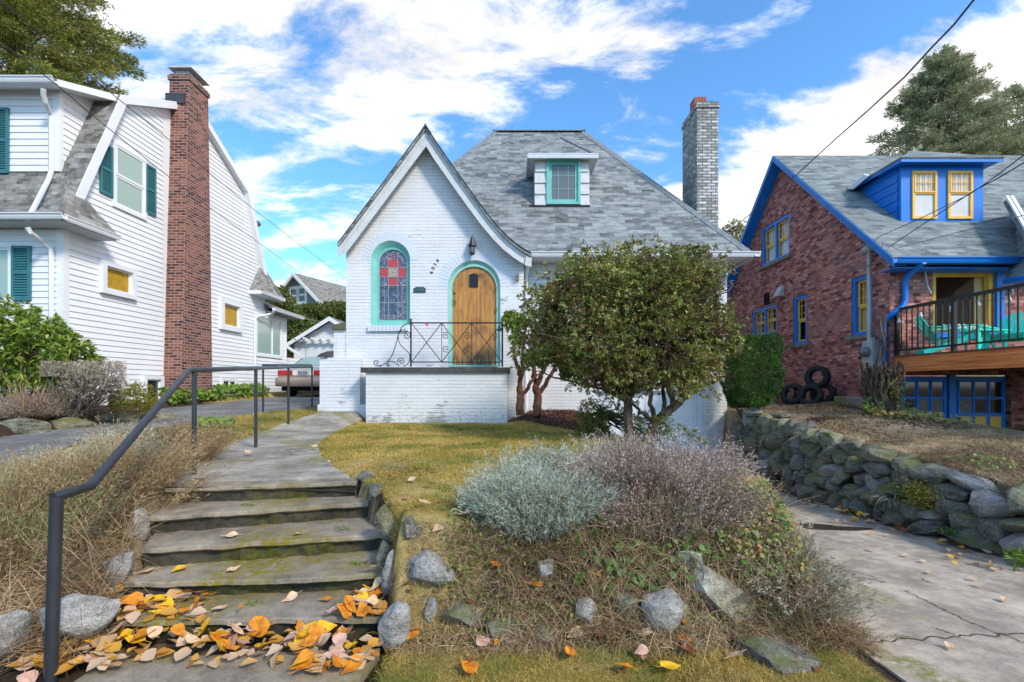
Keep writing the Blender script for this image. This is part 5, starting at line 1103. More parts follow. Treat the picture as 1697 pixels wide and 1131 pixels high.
    # dormer
    Yd = 9.24; FD = front(Yd); x0, x1, z0, z1 = 7.74, 9.38, 4.66, 5.81
    m = MB(); m.box(FD, x0, x1, z0-.05, z1, -.06, 0); dm = m.build('dormer', MAT['blue'], h)
    yt = 8.4+(z1-3.86)/sl
    m = MB(); 
    for xx in (x0, x1): f = [(xx, Yd+.06, z0-.15), (xx, yt+.05, z1), (xx, Yd+.06, z1)]; m.face(f if xx == x0 else f[::-1])
    m.build('dormer_side', MAT['blue_boards'], dm)
    m = MB(); siding(m, side_l(x0), [(-(Yd+.07), z0-.1), (-(Yd+.07), z1-.02), (-(yt-.0), z1-.02)], e=.19); m.build('dormer_boards', MAT['blue'], dm)
    dxz = lambda px: (px-CX)/F*Yd
    dzz = lambda py: H+(CY-py)/F*Yd
    for a, b in ((1513, 1549), (1572, 1608)): window(dm, FD, dxz(a), dxz(b), dzz(361), dzz(287), 'yellow', 'yellow', 'glass', .03, .03, 0, .55, (4, 2), curt=('full', 'curtain'), sash_w=.022)
    ze = 5.86; ap = Vector((8.56, 9.95, 6.46)); ex0, ex1, ey = 7.56, 9.58, 9.02; yb = 8.4+(ze-3.86)/sl; bk = Vector((8.56, 8.4+(6.46-3.86)/sl, 6.46))
    m = MB(); m.slab([(ex0, ey, ze), (ex1, ey, ze), ap], .04); m.slab([(ex0, yb, ze), (ex0, ey, ze), ap, bk], .04); m.slab([(ex1, ey, ze), (ex1, yb, ze), bk, ap], .04); m.build('dormer_roof', MAT['blue_shingle'], dm)
    m = MB(); m.box(WORLD, ex0+.01, ex1-.01, ey+.01, ey+.03, ze-.09, ze-.041); m.box(WORLD, ex0+.01, ex0+.03, ey+.031, yb, ze-.09, ze-.041); m.box(WORLD, ex0+.031, ex1-.011, ey+.031, Yd+.5, ze-.06, ze-.042); m.build('dormer_eave', MAT['blue'], dm)
    m = MB(); m.cbox([PX(1405, 314, 7.50), PX(1414, 314, 7.5), PX(1440, 292, 7.5), PX(1432, 290, 7.5), PX(1405, 312, 7.58), PX(1414, 312, 7.58), PX(1440, 290, 7.58), PX(1432, 288, 7.58)]); m.build('flashing', MAT['gutter'], dm)
    # projecting porch gable at the far right, with white rake trim
    m = MB(); A = P(1664, 333, 8.9); B = P(1712, 418, 7.6); m.slab([A, B, B+Vector((2.5, 0, 1.2)), A+Vector((2.5, 1.0, .4))], .05)
    C0, C1 = P(1668, 462, 8.2), P(1740, 452, 7.2); m.slab([C0, C1, C1+Vector((.6, .2, .8)), C0+Vector((1.2, .9, 1.4))], .05); pr = m.build('porch_roof', MAT['blue_shingle'], h)
    for k, o in enumerate((0, .09)):
        m = MB(); a = A+Vector((o, -.03, .02)); b = B+Vector((o, -.03, .02)); m.cbox([a, b, b+Vector((.06, 0, 0)), a+Vector((.06, 0, 0)), a+Vector((0, 0, .07)), b+Vector((0, 0, .07)), b+Vector((.06, 0, .07)), a+Vector((.06, 0, .07))]); m.build('porch_rake', MAT['trim_white'], pr)
    m = MB(); m.tube([C0+Vector((0, 0, -.05)), C1+Vector((0, 0, -.05))], .06, 6); m.build('porch_gutter', MAT['blue'], pr)
    # vent hood, filled opening, electric service
    m = MB(); c = PX(1295, 483, X); m.cbox([fs(-c.y-.13, c.z-.14, 0), fs(-c.y+.13, c.z-.14, 0), fs(-c.y+.13, c.z+.14, 0), fs(-c.y-.13, c.z+.14, 0), fs(-c.y-.13, c.z-.14, .16), fs(-c.y+.13, c.z-.14, .16), fs(-c.y+.13, c.z+.12, .03), fs(-c.y-.13, c.z+.12, .03)]); m.build('vent_hood', MAT['grey_metal'], h)
    m = MB(); c = PX(1271, 496, X); m.box(fs, -c.y-.14, -c.y+.14, c.z-.16, c.z+.16, -.0, .006); m.build('blocked_vent', MAT['dark'], h)
    ms = MB(); y = 8.98; ms.tube([(6.9, y, 1.9), (6.9, y, 4.02)], .035, 8); ms.lathe((6.9, y, 4.0), [(.04, 0), (.11, .02), (.12, .07), (.06, .13), (0, .15)], 12); mast = ms.build('service_mast', MAT['grey_metal'], h)
    ms = MB(); ms.tube([(6.87, y, 3.98), (6.72, y+.05, 3.92), (6.68, y+.2, 3.78), (6.80, y+.1, 3.70), (6.95, y-.3, 3.78), (6.95, y-.5, 3.95)], .012, 5); ms.build('service_loop', MAT['wire_pale'], mast)
    ms = MB(); ms.box(fs, -9.12, -8.86, 1.72, 2.28, .001, .13); ms.box(fs, -9.05, -8.90, 1.2, 1.72, .001, .10); ms.box(fs, -9.02, -8.93, 2.28, 2.34, .02, .10); mt = ms.build('electric_meter', MAT['grey_metal'], h)
    ms = MB(); ms.lathe(fs(-9.0, 2.06, .131), [(.10, 0), (.10, .05), (.085, .09), (0, .10)], 16, axis=(-1, 0, 0)); ms.build('meter_dial', MAT['grey_glass'], mt)
    # blue garage doors under the deck
    for a, b in ((7.23, 8.10), (8.26, 9.20)):
        m = MB(); m.box(ff, a, b, -.3, 1.58, -.10, -.05); gd = m.build('garage_door', MAT['blue'], h); wd = (b-a-.10)/3
        for i in range(3):
            u0 = a+.05+i*wd+.03; u1 = u0+wd-.07
            for z_0, z_1 in ((1.20, 1.47), (.90, 1.15)):
                pale = (i == 0 and a > 8 and z_0 < 1) or (a < 8 and z_0 < 1 and i > 0)
                m = MB(); m.box(ff, u0, u1, z_0, z_1, -.05, -.044); m.build('pane', MAT['curtain_dull' if pale else 'dark_glass'], gd)
            m = MB(); m.box(ff, u0, u1-.01, .30, .83, -.05, -.040); m.build('panel', MAT['yellow'], gd)
        m = MB(); m.box(ff, a+.02, b-.02, 1.16, 1.19, -.05, -.03)
        for i in range(4): u = a+.035+i*wd; m.box(ff, u, u+.028, .88, 1.50, -.05, -.028)
        m.build('rails', MAT['blue'], gd)
    m = MB(); m.box(ff, 8.12, 8.24, -.3, 1.6, -.09, -.02); m.build('garage_post', MAT['blue'], h)
    # deck
    dk = thing('deck', 'raised deck with orange stained fascia and black metal railing in front of the brick house', 'deck', (9, 7, 1.66))
    dx = 7.07; y0, y1 = 4.6, 8.58; m = MB(); m.box(WORLD, dx, dx+.045, y0, y1, 1.66, 1.93); m.box(WORLD, dx+.046, 12.5, y0, y0+.045, 1.66, 1.93); m.build('fascia', MAT['deck_wood'], dk)
    m = MB()
    for i in range(27): m.box(WORLD, dx-.015, 12.5, y0-.02+i*.148, y0+.12+i*.148, 1.932, 1.96)
    m.build('deck_boards', MAT['deck_boards'], dk)
    for i in range(6): m = MB(); x = dx+.3+i*.9; m.box(WORLD, x, x+.045, y0+.05, y1, 1.72, 1.925); m.build('joist', MAT['deck_boards'], dk)
    for x, y in ((9.35, 8.3), (dx+.06, y0+.1), (9.8, y0+.1)): m = MB(); m.box(WORLD, x, x+.13, y, y+.13, -.3, 1.72); m.build('deck_post', MAT['bark'], dk)
    rl = MB(); rl.box(WORLD, dx-.01, dx+.05, y0, y1, 2.78, 2.83); rl.box(WORLD, dx+.055, 12.5, y0, y0+.06, 2.78, 2.83); r_ = rl.build('railing', MAT['black_rail'], dk)
    rl = MB(); rl.box(WORLD, dx+.005, dx+.035, y0, y1, 2.04, 2.07); rl.box(WORLD, dx+.055, 12.5, y0+.01, y0+.04, 2.04, 2.07); rl.build('bottom_rail', MAT['black_rail'], r_)
    for y in (y1-.03, 7.45, 6.0, y0+.03): m = MB(); m.box(WORLD, dx-.008, dx+.048, y-.028, y+.028, 1.961, 2.779); m.build('rail_post', MAT['black_rail'], r_)
    for i in range(34):
        y = y1-.12-i*.115
        if min(abs(y-q) for q in (y1-.03, 7.45, 6.0, y0+.03)) < .05: continue
        m = MB(); m.box(WORLD, dx+.012, dx+.028, y-.008, y+.008, 2.071, 2.779); m.build('baluster', MAT['black_rail'], r_)
    for i in range(12): m = MB(); x = dx+.2+i*.115; m.box(WORLD, x, x+.016, y0+.017, y0+.033, 2.071, 2.779); m.build('baluster', MAT['black_rail'], r_)
    # string of bulbs
    ls = thing('string_lights', 'string of clear globe bulbs strung along the deck above the green chairs', 'string lights', (7.5, 7.8, 2.6))
    pts = [P(1480, 505, 8.5), P(1500, 520, 8.2), P(1526, 522, 8.0), P(1575, 512, 7.8), P(1620, 500, 7.6), P(1673, 494, 7.3), P(1700, 480, 7.2)]; m = MB(); m.tube(pts, .004, 4); m.build('cord', MAT['wire'], ls)
    for px, py, Y in ((1490, 533, 8.3), (1526, 524, 8.0), (1575, 514, 7.8), (1621, 505, 7.6), (1673, 497, 7.3)):
        m = MB(); c = P(px, py, Y); m.lathe(c, [(0, -.035), (.025, -.025), (.03, 0), (.015, .03), (.012, .06), (0, .065)], 8); m.build('bulb', MAT['bulb'], ls)
    # flowerpot like things on the sill inside are left as small figurines
    m = MB()
    for i in range(9): x = fx(1560)+i*.095; m.lathe((x, 8.56, fz(551)+.02), [(.0, 0), (.035, 0), (.03, .05), (.04, .09), (.02, .12), (0, .13)], 8)
    m.build('figurines', MAT['ceramic'], w)
paint('curtain_dull', (.20, .19, .17), .8, .3, 14)
right_house()
def adirondack(name, label, loc, rz, sc=1.):
    t = thing(name, label, 'chair', (0, 0, 0), 'turquoise garden chairs on the deck'); M_ = MAT['adirondack']
    def bx(nm, *pts_list):
        m = MB()
        for vs in pts_list: m.cbox(vs)
        return m.build(nm, M_, t)
    def bar(a, b, w, h_, up=(0, 0, 1)):
        a, b = Vector(a), Vector(b); d = (b-a).normalized(); s = d.cross(Vector(up)).normalized(); u = s.cross(d).normalized(); s = s*w/2; u = u*h_/2
        return [a-s-u, a+s-u, a+s+u, a-s+u, b-s-u, b+s-u, b+s+u, b-s+u]
    # front of the chair looks along -y
    slats = []
    for i in range(7):
        x = -.24+i*.08; hh = .86-.0-abs(i-3)**2*.014; slats.append(bar((x*.85, .18, .24), (x*1.15, .50, hh), .07, .018, (0, -1, .4)))
    bx('backrest', *slats)
    bx('seat', *[bar((-.27, -.30+i*.085, .37-i*.022), (.27, -.30+i*.085, .37-i*.022), .075, .02) for i in range(7)])
    for s in (-1, 1):
        bx('armrest', bar((s*.34, -.42, .54), (s*.34, .38, .54), .13, .022))
        bx('leg', bar((s*.29, -.36, 0), (s*.29, -.36, .53), .10, .025, (0, 1, 0))); bx('leg', bar((s*.28, .46, .02), (s*.28, -.33, .34), .022, .11))
    bx('brace', bar((-.36, .36, .50), (.36, .36, .50), .03, .07))
    t.location = loc; t.rotation_euler = (0, 0, rz); t.scale = (sc, sc, sc); return t
adirondack('adirondack_chair', 'turquoise slatted garden chair at the left end of the deck, back to the brick corner', (7.52, 8.0, 1.96), R(62), .82)
adirondack('adirondack_chair', 'turquoise slatted garden chair at the right end of the deck, facing left', (8.35, 7.75, 1.96), R(-60), .82)
def patio_table():
    t = thing('patio_table', 'small turquoise slatted table between the two turquoise chairs', 'table', (7.95, 7.9, 1.96)); M_ = MAT['adirondack']; FR = Fr((7.95, 7.9, 1.96), (1, 0, 0), (0, 1, 0), (0, 0, 1)); m = MB()
    for i in range(6): m.box(FR, -.30, .30, -.24+i*.082, -.17+i*.082, .36, .38)
    m.build('tabletop', M_, t)
    for a in (-.24, .20):
        for b_ in (-.22, .18): m = MB(); m.box(FR, a, a+.045, b_, b_+.045, 0, .359); m.build('leg', M_, t)
patio_table()
# ------------------------------------------------------------ garage, fence and far house behind the driveway
def garage():
    Y = 21.; fr = front(Y); X = lambda px: (px-CX)/F*Y
    Z = lambda py: H+(CY-py)/F*Y
    h = thing('garage', 'small white gabled garage at the end of the left driveway, behind the parked car', 'garage', (-8.2, Y, 1.1)); ax, az = X(551), Z(531); ex, ez = X(478), Z(570); rx_ = 2*ax-ex
    m = MB(); m.prism(fr, [(ex+.25, .9), (rx_-.25, .9), (rx_-.25, ez+.0), (ax, az-.02), (ex+.25, ez+.0)], -6, 0); m.build('wall', MAT['far_siding'], h)
    m = MB(); m.slab([(ex-.1, Y-.35, ez-.12), (ex-.1, Y+6, ez-.12), (ax, Y+6, az+.12), (ax, Y-.35, az+.12)], .05); m.slab([(rx_+.1, Y-.35, ez-.12), (rx_+.1, Y+6, ez-.12), (ax, Y+6, az+.12), (ax, Y-.35, az+.12)][::-1], .05); m.build('roof', MAT['brown_shingle'], h)
    m = MB()
    for s, e_ in ((1, ex-.1), (-1, rx_+.1)): m.cbox([fr(e_, ez-.30, .36), fr(ax, az-.08, .36), fr(ax, az+.11, .36), fr(e_, ez-.13, .36), fr(e_, ez-.30, .40), fr(ax, az-.08, .40), fr(ax, az+.11, .40), fr(e_, ez-.13, .40)])
    m.build('bargeboard', MAT['trim_white'], h)
    m = MB(); m.box(fr, X(508), X(560), .9, Z(569), .001, .05); m.build('garage_door', MAT['far_siding_plain'], h)
    m = MB(); m.box(fr, X(494), X(566), Z(567), Z(564), .2, .28)
    for i in range(6): x = X(496)+i*.36; m.box(fr, x, x+.07, Z(564), Z(561), .0, .45)
    m.build('trellis', MAT['trim_white'], h)
    f = thing('fence', 'low white board fence between the sided house and the small garage', 'fence', (-9.6, 18.6, 1.1)); m = MB(); fr2 = front(18.6); siding(m, fr2, [(-12, 1.0), ((496-CX)/F*18.6, 1.0), ((496-CX)/F*18.6, H+(CY-596)/F*18.6), (-12, H+(CY-572)/F*18.6)], e=.14); m.build('boards', MAT['siding'], f)
    m = MB(); a = P(466, 571, 18.55); b = P(497, 592, 18.55); m.cbox([a, b, b+Vector((0, .12, 0)), a+Vector((0, .12, 0)), a+Vector((0, 0, .10)), b+Vector((0, 0, .10)), b+Vector((0, .12, .10)), a+Vector((0, .12, .10))]); m.build('cap', MAT['trim_white'], f)
garage()
def far_house():
    t = thing('sided_house', 'blue grey gabled house on the rise far behind the garage', 'house', (-21.5, 45, 6.3)); rz_ = R(-24); c, s = math.cos(rz_), math.sin(rz_)
    fr = Fr((-20.9, 45, 0), (c, s, 0), (0, 0, 1), (s, -c, 0)); az = 12.3; hw = 4.5; ez = 8.4
    m = MB(); m.prism(fr, [(-hw+.4, 5), (hw-.4, 5), (hw-.4, ez+.2), (0, az-.15), (-hw+.4, ez+.2)], -10, 0); m.build('wall', MAT['far_blue'], t)
    m = MB()
    for sg in (-1, 1): q = [fr(0, az, .5), fr(0, az, -10.4), fr(sg*hw, ez, -10.4), fr(sg*hw, ez, .5)]; m.slab(q, .15)
    m.build('roof', MAT['brown_shingle'], t)
    m = MB()
    for sg in (-1, 1): m.cbox([fr(0, az-.35, .51), fr(sg*hw, ez-.35, .51), fr(sg*hw, ez, .51), fr(0, az, .51), fr(0, az-.35, .6), fr(sg*hw, ez-.35, .6), fr(sg*hw, ez, .6), fr(0, az, .6)])
    m.build('bargeboard', MAT['trim_white'], t)
    for a in (-.95, .15): window(t, fr, a, a+.9, 9.5, 10.9, cas_w=.2, proud=.06, glass='dark_glass', sash_w=.08)
    m = MB(); m.box(fr, 2.6, 3.2, 9.5, 12.1, -8, -7.3); m.build('chimney', MAT['clinker_brick'], t)
far_house()
# ------------------------------------------------------------ handrails
def handrails():
    t = thing('handrail', 'dark grey pipe handrail climbing beside the garden steps and along the path', 'handrail', (-2.2, 2.23, 0)); r = .025
    p1 = Vector(((90-CX)/F*2.23, 2.23, .0)); y2 = 4.1
    top = [P(98, 823, 2.20), P(150, 806, 2.36), P(312, 614.5, y2-.08), P(322, 613.5, y2), P(424, 610.5, 5.75), P(478, 608.5, 8.1), P(517, 608, 10.6)]
    m = MB(); b = Vector((top[0].x-.012, top[0].y, top[0].z-.004)); m.tube([Vector((b.x-.03, b.y, -.05)), b], r*1.05, 10); m.build('post', MAT['rail_paint'], t)
    m = MB(); m.tube([b+Vector((-.012, -.006, 0))]+top[1:], r, 10); m.build('rail', MAT['rail_paint'], t)
    for px, py, k in ((322, 790, 3), (424, 740, 4), (478, 708, 5), (514.5, 687, 6)):
        q = top[k]; m = MB(); z = g(q.x, q.y); m.tube([Vector((q.x, q.y, z-.1)), q+Vector((0, 0, -.01))], r*.8, 8); m.build('post', MAT['rail_paint'], t)
        if k == 6: m = MB(); m.lathe((q.x, q.y, z+.0), [(.0, .03), (.09, .025), (.10, 0)], 12); m.build('post_foot', MAT['rust'], t)
    t2 = thing('handrail', 'short dark handrail farther back at the edge of the left driveway', 'handrail', (-5.1, 9.3, .8)); q0 = P(436, 605.5, 9.2); q1 = P(516, 605.5, 11.5); m = MB(); m.tube([q0, q1], .024, 8); m.build('rail', MAT['rail_paint'], t2)
    m = MB(); m.tube([q0, Vector((q0.x, q0.y, g(q0.x, q0.y)-.1))], r*.8, 8); m.build('post', MAT['rail_paint'], t2)
handrails()
# ------------------------------------------------------------ car
def car():
    """sedan seen from behind; x across, y forward, built at the origin"""
    t = thing('parked_car', 'beige and silver sedan parked on the left driveway, seen from behind', 'car', (0, 0, 0)); Wd = .88
    # stations along y: (y, half width low, belt, roof half width, z sill, z belt, z top)
    S_ = [(0.0, .70, .74, .50, .86, .97), (.06, .80, .80, .42, .90, 1.00), (.25, .86, .82, .34, .92, 1.02), (.62, .87, .82, .30, .93, 1.03), (.66, .87, .82, .30, .93, 1.045), (1.30, .88, .83, .28, .93, 1.36), (1.45, .88, .83, .28, .93, 1.39), (2.2, .88, .83, .28, .92, 1.42), (2.9, .88, .83, .28, .91, 1.38), (3.55, .88, .82, .28, .90, 1.00), (3.7, .87, .80, .30, .88, .93), (4.5, .82, .72, .34, .74, .80), (4.68, .70, .60, .42, .60, .62)]
    m = MB(); ring_ = []
    for i, (y, wl, wb, zs, zb, zt) in enumerate(S_):
        cab = 4 <= i <= 9 and zt > 1.05; wt = .60 if cab else wb*.93
        pr = [(wl*.9, zs-.06), (wl, zs+.06), (wl+.015, (zs+zb)/2), (wb, zb)]+([(wt+.02, zt-.08), (wt-.05, zt-.015)] if cab else [(wb*.97, (zb+zt)/2+.01), (wb*.85, zt-.01)])+[(0, zt+.012)]
        ring_.append([Vector((x, y, z)) for x, z in pr]+[Vector((-x, y, z)) for x, z in reversed(pr[:-1])])
    n = len(ring_[0]); vs = [p for r_ in ring_ for p in r_]; fs = [(i*n+j, (i+1)*n+j, (i+1)*n+j+1, i*n+j+1) for i in range(len(S_)-1) for j in range(n-1)]
    m.add(vs, fs, 0, True); m.face(list(reversed(ring_[0])) , 0); m.face(ring_[-1], 0)
    for i in range(len(S_)-1): m.face([ring_[i][0], ring_[i][-1], ring_[i+1][-1], ring_[i+1][0]], 0)
    body = m.build('body', MAT['car_silver'], t)
    m = MB(); z0, z1 = 1.06, 1.33; m.cbox([(-.66, .64, 1.035), (.66, .64, 1.035), (.50, 1.245, 1.325), (-.50, 1.245, 1.325), (-.66, .62, 1.062), (.66, .62, 1.062), (.50, 1.225, 1.352), (-.50, 1.225, 1.352)]); m.build('rear_window', MAT['pale_glass'], t)
    for s in (-1, 1):
        m = MB(); q = [(s*.845, .95, 1.03), (s*.845, 3.35, 1.01), (s*.665, 2.85, 1.32), (s*.665, 1.42, 1.33)]; m.cbox([Vector(p)+Vector((s*.0, 0, 0)) for p in q]+[Vector(p)+Vector((s*.02, 0, .01)) for p in q]); m.build('side_window', MAT['dark_glass'], t)
        m = MB(); m.box(front(0), s*.34, s*.80, .70, .86, .0, .035); m.box(side_r(s*.81) if s > 0 else side_l(s*.81), .0 if s > 0 else -.22, .22 if s > 0 else 0, .70, .86, 0, .02); tl = m.build('tail_light', MAT['tail_red'], t)
        m = MB(); m.box(front(-.02), s*.20, s*.335, .70, .86, 0, .016); m.build('reverse_light', MAT['lens_clear'], tl)
        for y in (.95, 3.65):
            m = MB(); c = Vector((s*.86, y, .30)); m.lathe(c, [(.17, -.13), (.28, -.13), (.30, -.10), (.30, .0), (.28, .03), (.18, .03)], 22, axis=(s, 0, 0)); w = m.build('wheel', MAT['rubber'], t)
            m = MB(); m.lathe(c, [(.18, .0), (.17, .02), (.06, .025), (0, .03)], 16, axis=(s, 0, 0)); m.build('rim', MAT['grey_metal'], w)
    m = MB(); prof = [(-.08, .34), (-.13, .38), (-.145, .52), (-.12, .62), (.02, .66)]; A = []
    for x, o in ((-.90, .16), (-.86, .05), (-.6, 0), (.6, 0), (.86, .05), (.90, .16)): A.append([Vector((x, y+o, z)) for y, z in prof])
    k = len(prof); m.add([p for a in A for p in a], [(i*k+j, (i+1)*k+j, (i+1)*k+j+1, i*k+j+1) for i in range(5) for j in range(k-1)], 0, True)
    for s in (-1, 1): m.box(side_r(s*.895), .0, .55, .36, .62, -.015, .015)
    m.build('bumper', MAT['car_paint'], t)
    m = MB(); m.box(front(.01), -.82, .82, .36, .70, 0, .03); m.build('rear_panel', MAT['car_paint'], t)
    m = MB(); m.box(WORLD, -.75, .75, .1, 4.2, .20, .36); m.build('underbody', MAT['dark'], t)
    m = MB(); m.box(front(-.035), -.185, .185, .70, .86, 0, .012); pl = m.build('license_plate', MAT['lens_clear'], t)
    m = MB(); m.box(front(-.048), -.15, .15, .715, .845, 0, .004); m.build('plate_face', MAT['plate_blue'], pl)
    m = MB()
    for i in range(7): x = -.12+i*.036; m.box(front(-.0525), x, x+.022, .80, .83, 0, .002); m.box(front(-.0525), x+.004, x+.024, .735, .775, 0, .002)
    m.build('plate_marks', MAT['plate_ink'], pl)
    m = MB(); m.tube([(-.45, -.02, .34), (-.45, .3, .32)], .03, 8); m.build('exhaust_pipe', MAT['dark_metal'], t)
    x = (455-CX)/F*14.9; t.location = (x+.93, 14.9, g(-6.6, 15)+.01); t.rotation_euler = (0, 0, 0)
car()
# ------------------------------------------------------------ tyres
def tyres():
    def tyre(loc, axis, label, mat='rubber', r=.235, w=.17):
        m = MB(); m.lathe((0, 0, 0), [(r*.60, -w*.42), (r*.66, -w*.5), (r*.9, -w*.52), (r*.98, -w*.42), (r, -w*.2), (r, w*.2), (r*.98, w*.42), (r*.9, w*.52), (r*.66, w*.5), (r*.60, w*.42), (r*.64, 0), (r*.60, -w*.42)], 40)
        for k in range(44):
            a = 2*math.pi*k/44; c, s = math.cos(a), math.sin(a); c2, s2 = math.cos(a+.07), math.sin(a+.07)
            for q in (-1, 1): m.cbox([(r*.985*c, r*.985*s, q*w*.45), (r*.985*c2, r*.985*s2, q*w*.45), (r*.985*c2, r*.985*s2, q*w*.08), (r*.985*c, r*.985*s, q*w*.08), (r*1.02*c, r*1.02*s, q*w*.45), (r*1.02*c2, r*1.02*s2, q*w*.45), (r*1.02*c2, r*1.02*s2, q*w*.08), (r*1.02*c, r*1.02*s, q*w*.08)])
        o = m.build('old_tyre', MAT[mat], None, origin=(0, 0, 0)); o.location = loc; o.rotation_euler = Vector(axis).to_track_quat('Z', 'Y').to_euler(); return tag(o, label, 'tyre', 'old tyres stacked against the brick wall')
    gz_ = lambda x, y: g(x, y)
    x = 6.55
    def at(px, Y, dz): xx = (px-CX)/F*Y; return (xx, Y, gz_(xx, Y)+dz)
    def tp(px, py, Y): return tuple(P(px, py, Y))
    tyre(tp(1355, 625, 10.0), (-.84, -.52, .03), 'single black tyre on top of the tyre pile')
    tyre(tp(1343, 656, 9.85), (-.66, -.60, .40), 'black tyre leaning in front, at the right of the pile')
    tyre(tp(1364, 653, 10.0), (-.78, -.56, .18), 'black tyre standing behind the front right one, nearest the brick wall')
    tyre(tp(1314, 654, 10.1), (-.70, -.58, .42), 'black tyre leaning at the left of the pile with pale rim edge')
    tyre(tp(1299, 654, 10.3), (-.78, -.60, .25), 'rust brown tyre at the far left of the pile', 'rust')
    o = bar3('concrete_block', (6.62, 9.35, g(6.6, 9.3)+.01), (6.62, 8.75, g(6.6, 8.8)+.01), .28, .14, MAT['walk_concrete']); tag(o, 'grey concrete slab lying along the foot of the brick wall right of the tyres', 'concrete slab')
    o = bar3('wooden_board', (6.35, 8.95, g(6.3, 8.9)), (6.45, 8.35, g(6.4, 8.4)), .14, .035, MAT['dark_metal']); tag(o, 'dark flat board lying on the ground in front of the concrete slab', 'board')
    o = bar3('flagstone', (4.55, 8.9, g(4.6, 8.9)+.03), (4.95, 8.3, g(4.95, 8.3)+.02), .55, .05, MAT['dark_rock']); tag(o, 'dark flat stone slab on the stone wall beside the white house corner', 'stone slab')
    m = MB(); m.lathe((0, 0, 0), [(0, .16), (.06, .15), (.10, .09), (.10, .03), (.06, 0), (0, 0)], 9); p = G(613, 697)
    o = m.build('clay_stone', MAT['clay'], None, origin=(0, 0, 0)); o.location = (p.x, p.y, p.z-.02); o.rotation_euler = (.3, .2, 0); tag(o, 'reddish brown stone at the left foot of the porch base', 'stone')
tyres()
# ------------------------------------------------------------ overhead wires
def wire(name, label, pts, r, mat='wire', ext=7.):
    m = MB(); d = (pts[0]-pts[1]).normalized(); pts = ([pts[0]+d*ext+Vector((0, 0, .5))] if ext else [])+pts; P3 = []
    for a, b in zip(pts, pts[1:]): P3 += [a.lerp(b, i/6) for i in range(6)]
    m.tube(P3+[pts[-1]], r, 5); tag(m.build(name, MAT[mat], None), label, 'wire', 'overhead service wires')
def wires():
    def L(pts): return [P(px, py, Y) for px, py, Y in pts]
    wire('overhead_wire', 'thick dark wire from the top right of the sky down to the white brick chimney', L([(1660, -45, 3.2), (1612, 2, 3.6), (1580, 42, 3.95), (1545, 78, 4.3), (1500, 127, 4.8), (1440, 182, 5.6), (1380, 235, 6.6), (1320, 290, 8.0), (1260, 342, 9.6), (1195, 394, 11.2)]), .009)
    wire('overhead_wire', 'thin wire meeting the mast of the brick house, the upper of the right hand wires', L([(1760, 215, 3.8), (1697, 257, 4.6), (1640, 300, 5.4), (1606, 323, 6.0), (1530, 360, 7.4), (1445, 398, 8.95)]), .0065)
    wire('overhead_wire', 'thin wire crossing the blue dormer down to the brick corner', L([(1760, 235, 3.8), (1697, 270, 4.6), (1650, 298, 5.3), (1615, 316, 5.9), (1540, 365, 7.2), (1470, 412, 8.7)]), .007)
    wire('overhead_wire', 'pale thin wire running low across the brick house roof to the eave corner', L([(1760, 342, 5.4), (1697, 357, 6.0), (1600, 382, 7.2), (1485, 412, 8.0), (1452, 398, 8.9)]), .006, 'wire_pale')
    wire('overhead_wire', 'upper of two thin wires falling from the left tree past the sided house', L([(-60, -55, 5.), (0, 0, 5.5), (90, 75, 6.3), (182, 153, 7.2), (300, 248, 9), (414, 342, 12), (500, 408, 17), (574, 462, 22)]), .007, 'wire')
    wire('overhead_wire', 'lower of two thin wires running down across the red brick chimney', L([(-60, 25, 5), (0, 70, 5.5), (93, 140, 6.2), (148, 187, 6.8), (260, 278, 8.6), (348, 345, 10.5), (425, 400, 14), (500, 455, 20)]), .007, 'wire')
    wire('overhead_wire', 'short wire from the rear bay gutter toward the small garage', L([(470, 524, 17), (500, 528, 18), (530, 533, 19)]), .012, 'wire_pale', 0)
wires()
# ------------------------------------------------------------ rocks
from mathutils import kdtree
def rock_mesh(seed, sx, sy, sz, sub=3):
    rnd = random.Random(seed); bm = bmesh.new(); bmesh.ops.create_icosphere(bm, subdivisions=sub, radius=1.0)
    for _ in range(12):
        n = Vector((rnd.gauss(0, 1), rnd.gauss(0, 1), rnd.gauss(0, .8))).normalized(); d = rnd.uniform(.46, .80)
        for v in bm.verts:
            e = v.co.dot(n)-d
            if e > 0: v.co -= n*e*.97
    o = Vector((seed*1.3, seed*.7, 0))
    for v in bm.verts:
        c = v.co.copy(); v.co += c.normalized()*(.07*mnoise.noise(c*2+o)+.045*mnoise.noise(c*5+o)+.02*mnoise.noise(c*12+o))
        v.co = Vector((v.co.x*sx, v.co.y*sy, v.co.z*sz))
    me = bpy.data.meshes.new('rock'); bm.to_mesh(me); bm.free(); return me
def rock(name, loc, size, rot, mat, label, group=None, seed=0, sub=3, cat='rock'):
    me = rock_mesh(seed, *size, sub=sub); me.materials.append(MAT[mat]); o = bpy.data.objects.new(name, me); S.collection.objects.link(o); o.location = loc; o.rotation_euler = rot
    for p in me.polygons: p.use_smooth = False
    return tag(o, label, cat, group)
